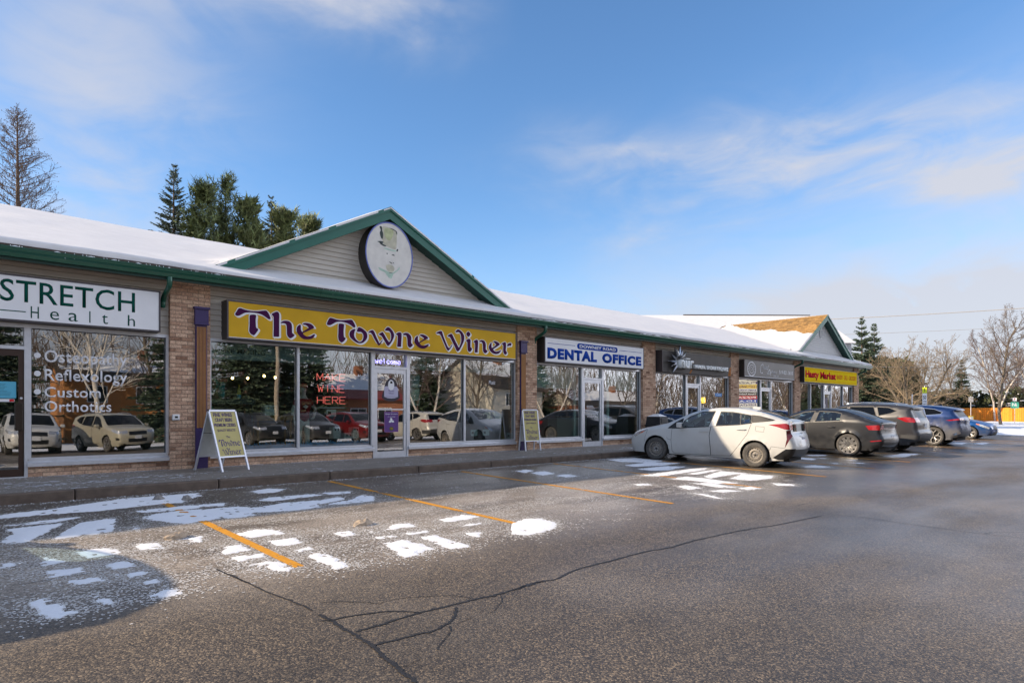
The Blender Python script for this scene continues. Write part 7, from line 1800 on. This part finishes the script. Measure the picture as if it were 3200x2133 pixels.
up = empty('utility_pole', (17.2, -27.5, gz(-27.5)), 0, 'wooden utility pole reflected in the first winery window', 'pole'); mb = MB(); mb.tube([(0, 0, -.2), (0, 0, 9.5)], [.16, .11], 8); mb.build('shaft', mat('pole_wood', (.33, .27, .20), .85, var=.3, vscale=5), up, False); MB().box(-1.1, 1.1, -.06, .06, 8.7, 8.85).build('crossarm', M_BARK, up, False)
py = empty('plaza_pylon_sign', (67, -20, gz(-20)), radians(90+63-90), 'tall plaza sign of coloured panels reflected in spa window', 'sign')
cols = [((.6, .6, .55), 'DOWNEY ROAD'), ((.55, .56, .45), 'PLAZA'), ((.62, .45, .06), 'HASTY MARKET'), ((.55, .57, .60), 'ANIMAL HOSPITAL'), ((.02, .02, .02), 'Classical Aesthetics'), ((.42, .03, .04), 'PIZZA'), ((.02, .07, .35), 'I.D.A.'), ((.55, .57, .55), 'DENTAL'), ((.55, .57, .55), 'HAIR'), ((.55, .42, .05), 'WINES')]
for i, (c_, t_) in enumerate(cols):
    z1 = 5.6-.41*i; p = MB().box(-1.25, 1.25, -.15, .15, z1-.39, z1).build('panel', mat('pylon_panel_%d' % i, c_, .4), py, False)
    for sy in (1, -1):
        o = put_text(t_, -1.0, 1.0, z1-.31, z1-.09, 0, M_INK_W if i in (4, 5, 6) else M_INK_V, p, None, .02, depth=.003, frame=(lambda u, w, d, sy=sy: (u*(1 if sy < 0 else -1), sy*(.151+d), w))); o.matrix_parent_inverse = Matrix.Identity(4)
for sx in (-1.32, 1.32): MB().box(sx-.06, sx+.06, -.17, .17, 0, 5.7).build('post', M_SGREY, py, False)
# ------------------------------------------------------------------ snow left on the lot, slush, cracks
PATCH = []   # polygons of left-over snow on the lot, world metres (x, y)
PATCH.append([(0.72,-3.61),(1.29,-3.49),(1.63,-3.31),(2.13,-3.07),(2.34,-3.04),(2.71,-3.04),(3.27,-3.09),(3.21,-3.40),(2.89,-3.76),(2.80,-3.94),(2.58,-3.90),(2.29,-3.91),(1.70,-4.01),(1.13,-3.92),(0.70,-3.92)])
PATCH.append([(0.69,-4.50),(1.08,-4.39),(1.45,-4.36),(1.44,-4.44),(1.16,-4.58),(0.85,-4.59)])
PATCH.append([(0.59,-5.51),(0.66,-5.30),(0.74,-5.08),(0.69,-4.79),(0.88,-4.74),(1.23,-4.72),(1.18,-4.89),(1.06,-5.10),(0.95,-5.38),(0.80,-5.67),(0.68,-5.67)])
PATCH.append([(1.03,-5.69),(1.19,-5.29),(1.41,-4.81),(1.69,-4.73),(1.77,-4.78),(1.69,-5.20),(1.57,-5.65),(1.32,-5.68)])
PATCH.append([(2.10,-4.31),(2.54,-4.27),(2.80,-4.24),(2.95,-4.41),(2.80,-4.57),(2.34,-4.54),(2.16,-4.48)])
PATCH.append([(2.07,-4.88),(2.24,-4.72),(2.58,-4.62),(3.12,-4.75),(2.87,-5.49),(2.56,-5.61),(2.35,-5.62),(2.15,-5.21),(2.09,-5.08)])
PATCH.append([(1.77,-5.70),(1.85,-5.44),(1.85,-5.64)])
PATCH.append([(1.12,-6.47),(1.29,-6.46),(1.44,-6.55),(1.42,-6.86),(1.31,-6.83),(1.16,-6.84)])
PATCH.append([(0.84,-6.50),(0.96,-6.86),(0.79,-6.94)])
PATCH.append([(0.80,-7.18),(1.03,-7.19),(1.08,-7.43),(0.92,-7.41),(0.80,-7.42)])
PATCH.append([(1.25,-7.22),(1.44,-7.19),(1.43,-7.43),(1.27,-7.43)])
PATCH.append([(0.89,-7.64),(1.10,-7.65),(1.13,-7.81),(0.96,-7.80)])
PATCH.append([(1.32,-7.72),(1.45,-7.66),(1.46,-7.81),(1.32,-7.82)])
PATCH.append([(0.95,-8.20),(0.99,-8.25),(1.07,-8.49),(1.03,-8.55),(0.98,-8.42)])
PATCH.append([(0.58,-8.13),(0.67,-8.06),(0.73,-8.32),(0.77,-8.51),(0.82,-8.60),(0.70,-8.65),(0.65,-8.62),(0.62,-8.40)])
PATCH.append([(0.51,-6.60),(0.61,-6.65),(0.60,-6.77),(0.50,-6.78)])
PATCH.append([(1.65,-6.47),(1.85,-6.57),(1.81,-6.85),(1.63,-6.82)])
PATCH.append([(2.10,-6.53),(2.30,-6.48),(2.21,-6.79),(2.11,-6.71)])
PATCH.append([(1.36,-8.04),(1.48,-8.04),(1.49,-8.15),(1.38,-8.14)])
PATCH.append([(1.33,-8.48),(1.45,-8.39),(1.51,-8.46),(1.50,-8.60),(1.39,-8.61),(1.33,-8.55)])
PATCH.append([(2.93,-4.27),(3.26,-4.34),(3.18,-4.57),(2.97,-4.48)])
PATCH.append([(4.01,-3.39),(4.34,-3.23),(4.55,-3.46),(4.28,-3.74),(4.04,-3.67)])
PATCH.append([(3.73,-4.39),(4.00,-4.19),(4.66,-4.24),(4.75,-4.45),(4.35,-4.51),(3.89,-4.58)])
PATCH.append([(3.12,-4.73),(3.30,-4.75),(3.48,-5.00),(3.97,-4.83),(4.52,-4.91),(4.89,-4.77),(4.85,-5.02),(4.58,-5.15),(4.25,-5.28),(4.23,-5.50),(3.81,-5.53),(3.47,-5.43),(3.26,-5.33),(3.28,-5.55),(2.97,-5.61),(2.86,-5.53)])
PATCH.append([(4.85,-4.23),(5.30,-4.32),(5.24,-4.51),(4.91,-4.50)])
PATCH.append([(5.24,-4.81),(5.36,-5.04),(5.13,-5.43),(4.79,-5.44),(4.44,-5.42),(4.44,-5.30),(4.92,-5.14)])
PATCH.append([(2.64,-6.59),(2.92,-6.49),(3.06,-6.61),(3.09,-6.95),(2.92,-6.88),(2.69,-6.89)])
PATCH.append([(2.78,-7.20),(3.08,-7.19),(3.02,-7.49),(2.78,-7.51)])
PATCH.append([(2.82,-7.78),(3.00,-7.71),(3.01,-7.82),(2.83,-7.85)])
PATCH.append([(2.84,-8.04),(2.99,-8.04),(2.99,-8.33),(2.97,-8.58),(2.93,-8.62),(2.99,-8.70),(2.80,-8.69),(2.82,-8.46)])
PATCH.append([(2.32,-7.17),(2.48,-7.17),(2.49,-7.46),(2.21,-7.48)])
PATCH.append([(2.21,-7.67),(2.52,-7.70),(2.51,-7.83),(2.23,-7.85)])
PATCH.append([(2.25,-8.05),(2.46,-8.04),(2.45,-8.09),(2.28,-8.13)])
PATCH.append([(2.33,-8.22),(2.50,-8.07),(2.52,-8.22),(2.51,-8.46),(2.41,-8.48),(2.35,-8.33)])
PATCH.append([(3.54,-7.25),(3.74,-7.22),(3.69,-7.49),(3.52,-7.47)])
PATCH.append([(3.93,-7.37),(3.96,-7.51),(3.89,-7.49)])
PATCH.append([(3.79,-7.75),(4.01,-7.74),(4.01,-7.82),(3.80,-7.84)])
PATCH.append([(4.13,-7.44),(4.34,-7.22),(4.55,-7.28),(4.51,-7.48),(4.25,-7.49)])
PATCH.append([(4.18,-7.76),(4.46,-7.77),(4.45,-7.85),(4.19,-7.86)])
PATCH.append([(3.72,-8.05),(3.97,-8.04),(4.00,-8.27),(3.98,-8.61),(3.82,-8.64),(3.73,-8.72),(3.53,-8.70),(3.60,-8.47)])
PATCH.append([(4.18,-8.06),(4.41,-8.05),(4.36,-8.42),(4.20,-8.33)])
PATCH.append([(4.15,-8.39),(4.36,-8.42),(4.36,-8.75),(4.12,-8.73)])
PATCH.append([(5.01,-7.31),(5.48,-7.22),(5.58,-7.45),(5.23,-7.53),(4.98,-7.53)])
PATCH.append([(5.05,-7.76),(5.29,-7.81),(5.24,-7.86),(5.01,-7.86)])
PATCH.append([(4.75,-8.16),(4.92,-8.25),(4.74,-8.46),(4.71,-8.32)])
PATCH.append([(5.59,-8.09),(5.94,-7.97),(6.14,-8.07),(6.09,-8.38),(5.91,-8.60),(5.52,-8.72),(5.22,-8.72),(5.16,-8.55)])
PATCH.append([(9.77,-3.67),(10.18,-3.57),(10.22,-3.81),(9.75,-4.01)])
PATCH.append([(9.85,-4.08),(10.33,-4.05),(10.17,-4.50),(9.72,-4.58)])
PATCH.append([(9.93,-4.77),(10.37,-4.74),(10.23,-5.12),(9.89,-5.11)])
PATCH.append([(13.87,-3.02),(14.97,-3.09),(14.94,-4.14),(14.14,-4.13),(13.68,-3.62)])
PATCH.append([(13.02,-4.26),(14.40,-4.08),(14.76,-4.73),(13.90,-4.83),(12.94,-4.59)])
PATCH.append([(12.57,-4.99),(13.70,-4.96),(14.09,-5.34),(13.00,-5.56),(12.55,-5.37)])
PATCH.append([(11.49,-5.84),(13.67,-5.73),(14.29,-5.84),(13.73,-6.05),(11.75,-6.16)])
PATCH.append([(12.62,-6.26),(14.05,-6.15),(14.10,-6.29),(12.76,-6.46)])
PATCH.append([(12.58,-6.73),(13.87,-6.42),(13.97,-7.02),(13.45,-6.93),(12.33,-7.03)])
PATCH.append([(12.62,-7.32),(13.75,-7.03),(14.06,-7.60),(13.48,-7.82),(12.73,-7.75)])
PATCH.append([(11.54,-6.57),(12.17,-6.54),(12.22,-7.04),(12.08,-7.80),(11.67,-7.60),(11.67,-7.01)])
PATCH.append([(11.29,-7.24),(11.63,-7.48),(11.47,-7.85),(11.47,-8.08),(11.13,-7.90)])
PATCH.append([(10.60,-7.34),(10.88,-7.35),(10.79,-7.74),(10.37,-7.72)])
PATCH.append([(10.16,-6.65),(10.46,-6.74),(10.36,-6.91),(10.04,-6.83)])
PATCH.append([(10.54,-8.02),(10.95,-8.14),(11.02,-8.40),(10.59,-8.29)])
PATCH.append([(11.36,-8.18),(11.79,-8.22),(11.69,-8.45),(11.30,-8.39)])
PATCH.append([(12.69,-8.23),(12.86,-8.56),(12.66,-8.69),(12.43,-8.45)])
PATCH.append([(10.05,-8.00),(10.11,-8.27),(9.88,-8.70),(9.83,-8.55)])
PATCH.append([(16.88,-7.04),(17.09,-7.56),(17.12,-7.71),(16.62,-7.26)])
PATCH.append([(19.56,-5.78),(19.64,-6.33),(19.05,-6.44),(19.15,-6.02)])
PATCH.append([(22.47,-7.22),(24.67,-7.22),(24.73,-7.66),(22.42,-7.55)])
PATCH.append([(22.81,-7.15),(24.47,-7.25),(25.11,-7.54),(23.02,-7.72),(22.47,-7.47)])
PATCH.append([(33.19,-6.64),(34.79,-6.52),(35.32,-6.81),(33.27,-7.04)])
PATCH.append([(34.85,-7.17),(36.34,-7.20),(36.17,-7.50),(34.27,-7.59)])
PATCH.append([(16.85,-7.05),(17.44,-7.13),(17.37,-7.58),(16.75,-7.35)])
PATCH.append([(19.95,-7.01),(20.17,-7.22),(19.97,-7.32)])
PATCH.append([(19.15,-7.41),(19.43,-7.69),(19.16,-7.75)])
PATCH.append([(20.86,-5.53),(21.48,-5.90),(21.00,-6.05),(20.53,-5.76)])
PATCH.append([(19.93,-6.22),(20.12,-6.42),(19.86,-6.49)])
PATCH.append([(18.59,-7.15),(18.62,-7.30),(18.34,-7.39)])
CRACK=[]
CRACK.append((0.030,[(2.15,-10.24),(2.25,-10.23),(2.36,-10.23),(2.50,-10.21),(2.63,-10.20),(2.78,-10.20),(2.93,-10.20),(3.09,-10.21),(3.24,-10.21),(3.36,-10.22),(3.50,-10.23),(3.66,-10.22),(3.84,-10.21),(4.03,-10.20)]))
CRACK.append((0.030,[(3.63,-10.22),(3.91,-10.19),(4.16,-10.22),(4.52,-10.13),(4.88,-10.12),(5.16,-10.12),(5.47,-10.11),(5.76,-10.12),(6.06,-10.17),(6.55,-10.14),(6.86,-10.16),(7.33,-10.18),(7.79,-10.23),(8.24,-10.31),(8.79,-10.36),(9.60,-10.42)]))
CRACK.append((0.012,[(9.90,-8.72),(9.83,-9.39),(9.84,-9.90),(9.80,-10.43),(9.91,-10.87),(9.86,-11.38),(9.87,-11.76),(9.88,-12.26),(10.00,-12.66)]))
CRACK.append((0.010,[(9.88,-12.26),(10.19,-12.36),(10.43,-12.60)]))
CRACK.append((0.008,[(10.01,-9.83),(10.46,-9.78),(10.76,-9.86)]))
CRACK.append((0.034,[(2.13,-9.76),(2.13,-9.86),(2.13,-9.96),(2.12,-10.07),(2.12,-10.17),(2.13,-10.25),(2.12,-10.34),(2.12,-10.43),(2.12,-10.52),(2.10,-10.62),(2.08,-10.72),(2.07,-10.81),(2.06,-10.91),(2.04,-11.02),(2.04,-11.08),(2.03,-11.16)]))
CRACK.append((0.018,[(1.97,-8.21),(2.01,-8.34),(2.01,-8.51),(2.02,-8.66)]))
CRACK.append((0.022,[(1.96,-7.99),(1.99,-8.33),(2.02,-8.62),(2.05,-9.00),(2.09,-9.25),(2.12,-9.50),(2.13,-9.66)]))
CRACK.append((0.024,[(2.07,-9.89),(2.14,-9.93),(2.23,-9.93),(2.34,-9.95),(2.45,-9.98),(2.55,-10.02),(2.64,-10.10),(2.69,-10.16),(2.72,-10.21)]))
CRACK.append((0.009,[(2.26,-9.51),(2.35,-9.56),(2.45,-9.65),(2.53,-9.73),(2.58,-9.81),(2.66,-9.81),(2.73,-9.81),(2.83,-9.83),(2.93,-9.88),(3.03,-9.94),(3.13,-10.00),(3.18,-10.06),(3.21,-10.14),(3.24,-10.23)]))
CRACK.append((0.026,[(2.13,-10.53),(2.18,-10.53),(2.26,-10.54),(2.36,-10.55),(2.47,-10.55),(2.56,-10.57),(2.65,-10.54),(2.74,-10.51),(2.83,-10.45),(2.93,-10.35),(3.00,-10.27)]))
CRACK.append((0.010,[(2.72,-10.55),(2.67,-10.63),(2.59,-10.70),(2.52,-10.75),(2.45,-10.80),(2.39,-10.86)]))
CRACK.append((0.008,[(3.47,-10.25),(3.36,-10.39),(3.28,-10.44),(3.18,-10.51),(3.10,-10.54)]))
CRACK.append((0.006,[(2.77,-10.55),(2.83,-10.55),(2.88,-10.54),(2.95,-10.53)]))
CRACK.append((0.006,[(2.06,-10.92),(2.12,-10.93),(2.19,-10.91),(2.25,-10.90)]))
CRACK.append((0.008,[(0.52,-7.50),(0.63,-7.51),(0.79,-7.50),(0.96,-7.49),(1.20,-7.46),(1.26,-7.49)]))
TRACK=[]
TRACK.append((0.200,[(0.86,-5.78),(0.95,-6.34),(1.06,-6.81),(1.14,-7.36),(1.19,-7.76),(1.22,-8.11),(1.21,-8.44),(1.16,-8.72),(1.11,-8.87)]))
TRACK.append((0.200,[(1.81,-4.39),(2.02,-5.11),(2.07,-6.12),(2.02,-6.89),(1.93,-7.66)]))
PATCH = [offset_poly(P, .022) for P in PATCH]
def lot_snow():
    """thin trodden snow: mask from the patches, ragged by noise, raised a centimetre or so above the asphalt"""
    cell = .026; cells = {}
    for P in PATCH:
        xs = [p[0] for p in P]; ys = [p[1] for p in P]
        for i in range(int(min(xs)/cell)-2, int(max(xs)/cell)+3):
            for j in range(int(min(ys)/cell)-2, int(max(ys)/cell)+3):
                x, y = (i+.5)*cell, (j+.5)*cell
                wx_ = x+.020*noise.noise(Vector((x*7, y*7, 1)))+.012*noise.noise(Vector((x*24, y*24, 2))); wy_ = y+.020*noise.noise(Vector((x*7, y*7, 5)))+.012*noise.noise(Vector((x*24, y*24, 6)))
                if in_poly(wx_, wy_, P):
                    n = noise.noise(Vector((x*11, y*11, 9)))+.6*noise.noise(Vector((x*30, y*30, 4)))
                    if n > -.70: cells[i, j] = n
    # distance to the edge in cells (0..4)
    dist = {k: 0 for k in cells}
    for d in range(1, 5):
        for (i, j), v in list(dist.items()):
            if v == d-1 and all(dist.get((i+a, j+b), -1) >= d-1 for a, b in ((1, 0), (-1, 0), (0, 1), (0, -1))): dist[i, j] = d
    # worn, crumbling rims
    for k in list(dist):
        d = dist[k]
        if d < 3:
            x, y = k[0]*cell, k[1]*cell; q = noise.noise(Vector((x*9, y*16, 11)))+.9*noise.noise(Vector((x*33, y*38, 12)))
            if q > (.42, .85, 1.3)[d]: del dist[k]; del cells[k]
    mb = MB(); ids = {}
    def vid(i, j):
        if (i, j) not in ids:
            x, y = i*cell, j*cell; adj = [dist[q] for q in ((i, j), (i-1, j), (i, j-1), (i-1, j-1)) if q in dist]
            inside = len(adj) == 4; h = (.0025+.0020*min(adj)) if inside else -.002
            h += (.003*noise.noise(Vector((x*16, y*16, 3))) if inside else 0)
            jx, jy = .006*noise.noise(Vector((x*40, y*40, 1))), .006*noise.noise(Vector((x*40, y*40, 8)))
            ids[i, j] = len(mb.v); mb.v.append((x+jx, y+jy, gz(y)+max(h, -.002)+.001))
        return ids[i, j]
    for (i, j) in cells:
        mb.f.append((vid(i, j), vid(i+1, j), vid(i+1, j+1), vid(i, j+1))); mb.mi.append(0)
    o = mb.build('lot_snow', snow_mat('trodden_snow', (.86, .87, .89), .6, 45), smooth=True); tag(o, 'thin broken patches of trodden snow left on the asphalt', 'snow', kind='stuff')
lot_snow()
def lot_frost():
    """dry powder snow and salt film, broken into flecks, thinning out away from the patches"""
    cell = .024; rn = random.Random(31); mb = MB(); done = set()
    def fleck(i, j):
        if (i, j) in done: return
        done.add((i, j)); x, y = i*cell, j*cell; a = rn.uniform(.25, .62)*cell; b = rn.uniform(.25, .55)*cell; x += rn.uniform(-.01, .01); y += rn.uniform(-.01, .01); z = gz(y)+.0026
        mb.add([(x-a, y-b*rn.uniform(.2, 1), z), (x+a*rn.uniform(.2, 1), y-b, z), (x+a, y+b*rn.uniform(.2, 1), z), (x-a*rn.uniform(.2, 1), y+b, z)], [(0, 1, 2, 3)])
    for P in PATCH:
        per = sum(hypot(P[i][0]-P[i-1][0], P[i][1]-P[i-1][1]) for i in range(len(P)))
        for k in range(int(per*400)):
            i = rn.randrange(len(P)); a, b = P[i-1], P[i]; t = rn.random(); s = .02+abs(rn.gauss(0, .09))
            x = a[0]+(b[0]-a[0])*t+rn.gauss(0, s)*1.6; y = a[1]+(b[1]-a[1])*t+rn.gauss(0, s)
            if y < -2.8 and (y < -5.4 or rn.random() < .45): fleck(int(x/cell), int(y/cell))
    for k in range(95000):
        x = rn.uniform(.1, 13.5); y = rn.uniform(-8.9, -2.85)
        n = noise.noise(Vector((x*.55, y*1.9, 3)))+.7*noise.noise(Vector((x*2.2, y*6.5, 8)))+.4*noise.noise(Vector((x*9, y*22, 2)))
        lim = .12+(.5 if y > -5.3 else 0)+.35*max(0, (x-7)/6)+.5*max(0, -7.9-y)  # flecks held back inside the eave shadow to keep that asphalt darker
        if n > lim+rn.uniform(-.2, .25): fleck(int(x/cell), int(y/cell))
    o = mb.build('lot_frost', snow_mat('salt_film', (.70, .675, .64), .5, 70)); tag(o, 'dry powder snow and salt film flecking the parking stalls', 'frost', kind='stuff')
lot_frost()
def crumbs():
    """grains of snow, salt and grit strewn round the patches and along the kerb"""
    rn = random.Random(12); mb = MB()
    octa = [(1, 0, 0), (0, 1, 0), (-1, 0, 0), (0, -1, 0), (0, 0, .8)]
    def grain(x, y, s, z):
        a = rn.uniform(0, pi); c_, s_ = cos(a), sin(a); k = [rn.uniform(.6, 1.2) for _ in range(4)]
        mb.add([(x+(p[0]*c_-p[1]*s_)*s*k[i % 4], y+(p[0]*s_+p[1]*c_)*s*k[i % 4], z+p[2]*s*.7) for i, p in enumerate(octa)], [(0, 1, 4), (1, 2, 4), (2, 3, 4), (3, 0, 4)])
    for P in PATCH:
        cx = sum(p[0] for p in P)/len(P); cy = sum(p[1] for p in P)/len(P); ext = max(hypot(p[0]-cx, p[1]-cy) for p in P)
        for k in range(int(50+90*ext)):
            i = rn.randrange(len(P)); a, b = P[i], P[(i+1) % len(P)]; t = rn.random(); d = abs(rn.gauss(0, .13))
            x = a[0]+(b[0]-a[0])*t+rn.gauss(0, d+.02); y = a[1]+(b[1]-a[1])*t+rn.gauss(0, d+.02)
            if y < -2.78: grain(x, y, rn.uniform(.003, .009)*(1.6 if rn.random() < .06 else 1), gz(y))
    for k in range(7000):
        x = rn.uniform(.2, 20); y = rn.uniform(-8.4, -2.8)
        if noise.noise(Vector((x*.7, y*1.3, 4)))+rn.uniform(-.35, .35) > 0.0: grain(x, y, rn.uniform(.003, .0085), gz(y))
    for k in range(2200):
        x = rn.uniform(.2, 22); y = -2.78-abs(rn.gauss(0, .10)); grain(x, y, rn.uniform(.004, .011), gz(y))
    for k in range(5200):
        x = rn.uniform(.2, 21); y = -abs(rn.gauss(.05, .10))-.03 if rn.random() < .42 else rn.uniform(-2.6, -.1)
        if y > -.2 or noise.noise(Vector((x*.8, y*2.2, 14))) > -.05 or x < 3.6: grain(x, y, rn.uniform(.003, .009), .150)
    o = mb.build('snow_grains', M_SNOW); tag(o, 'loose grains of snow and salt strewn over lot and pavement', 'snow', kind='stuff')
crumbs()
def pavement_frost():
    """wind-blown frost lying in bands on the pavement, by the wall and on the kerb edge"""
    cell = .045; mb = MB(); ids = {}
    def on(x, y):
        n = noise.noise(Vector((x*1.1, y*3.2, 2)))+.55*noise.noise(Vector((x*6, y*9, 7)))+.35*noise.noise(Vector((x*19, y*23, 3)))
        b = -.55
        if y > -.13: b = .30+.3*noise.noise(Vector((x*.7, 3, 3)))
        elif y < -2.50: b = .02-.5*max(0, min(1, (x-4)/3))
        elif -2.0 < y < -.9: b = -.02-.5*max(0, min(1, (x-3.0)/1.8))+(.42 if 12.5 < x < 17 and y < -1.2 else 0)
        elif x < 3: b = -.25
        return n+b > .12
    def vid(i, j):
        if (i, j) not in ids: ids[i, j] = len(mb.v); x, y = i*cell, j*cell; mb.v.append((x+.012*noise.noise(Vector((x*30, y*30, 0))), min(-.02, y+.012*noise.noise(Vector((x*30, y*30, 5)))), .1505 if y > -2.57 else .1545))
        return ids[i, j]
    rn = random.Random(2)
    for i in range(int(.0/cell), int(19.5/cell)):
        for j in range(int(-2.66/cell), 0):
            x, y = (i+.5)*cell, (j+.5)*cell
            if on(x, y) and rn.random() < (.8 if y > -.13 else .42): mb.f.append((vid(i, j), vid(i+1, j), vid(i+1, j+1), vid(i, j+1))); mb.mi.append(0)
    for k, v in enumerate(mb.v): mb.v[k] = (v[0], v[1], v[2]+.002+.003*abs(noise.noise(Vector((v[0]*25, v[1]*25, 1)))))
    o = mb.build('pavement_frost', snow_mat('thin_frost', (.55, .57, .61), .7, 60)); tag(o, 'thin frost and blown snow lying on the shop pavement', 'frost', kind='stuff')
pavement_frost()
def ribbon_ground(pts, w, seed, name, m, dz, parent=None):
    pl = catmull(pts, 5, False); rn = random.Random(seed); mb = MB(); n = len(pl)
    for i, p in enumerate(pl):
        a = pl[max(0, i-1)]; b = pl[min(n-1, i+1)]; d = Vector((b[0]-a[0], b[1]-a[1])); d = d.normalized() if d.length > 1e-6 else Vector((1, 0)); nn = Vector((-d.y, d.x))
        ww = w*.5*rn.uniform(.65, 1.25)*min(1, .3+min(i, n-1-i)*.35); jx = rn.gauss(0, w*.16)
        for s in (1, -1): X, Y = p[0]+nn.x*(ww*s+jx), p[1]+nn.y*(ww*s+jx); mb.v.append((X, Y, gz(Y)+dz))
    for i in range(n-1): mb.f.append((2*i, 2*i+1, 2*i+3, 2*i+2)); mb.mi.append(0)
    o = mb.build(name, m, parent); return o
for i, (w, pts) in enumerate(CRACK): ribbon_ground(pts, w*.9, i, 'crack', M_CRACK, .0035, lot)
# lumps of dirty frozen slush
M_SLUSH = mat('dirty_slush', (.42, .33, .24), .9, var=.35, vscale=20, bump=.8, bscale=40); M_SLUSH_S = mat('grey_slush', (.26, .24, .22), .9, var=.3, vscale=20, bump=.8, bscale=40)
def lump(name, label, x, y, sx, sy, h, rz, seed, m):
    rn = random.Random(seed); mb = MB(); n, k = 18, 7; vs_ = []
    for j in range(k+1):
        f = j/k; r = cos(f*pi/2)**.7; z = sin(f*pi/2)
        for i in range(n):
            a = 2*pi*i/n; q = 1+.38*noise.noise(Vector((cos(a)*1.6+seed, sin(a)*1.6, f*2)))+.15*noise.noise(Vector((cos(a)*5, sin(a)*5+seed, f*6)))
            vs_.append((r*cos(a)*sx*q, r*sin(a)*sy*q, z*h*(.75+.45*noise.noise(Vector((cos(a)*r*2.2, sin(a)*r*2.2, seed)))) -.004))
    mb.add(vs_, [(j*n+i, j*n+(i+1) % n, (j+1)*n+(i+1) % n, (j+1)*n+i) for j in range(k) for i in range(n)])
    o = mb.build(name, m); o.location = (x, y, gz(y)); o.rotation_euler = (0, 0, rz); tag(o, label, 'slush', 'slush lumps on the lot')
lump('slush_lump', 'tan elongated lump of slush in the sun at the shadow edge', 2.06, -6.42, .15, .065, .085, .5, 3, M_SLUSH)
lump('slush_lump', 'tan crumbling slush heap between snow patches, mid stall', 4.05, -7.0, .14, .08, .085, .2, 5, M_SLUSH)
lump('slush_lump', 'grey slush lump by the worn yellow line near the kerb', 2.60, -3.45, .08, .06, .09, .1, 8, M_SLUSH_S)
lump('slush_lump', 'second grey slush lump beside the worn yellow line near kerb', 2.92, -3.72, .10, .07, .09, 1.2, 9, M_SLUSH_S)
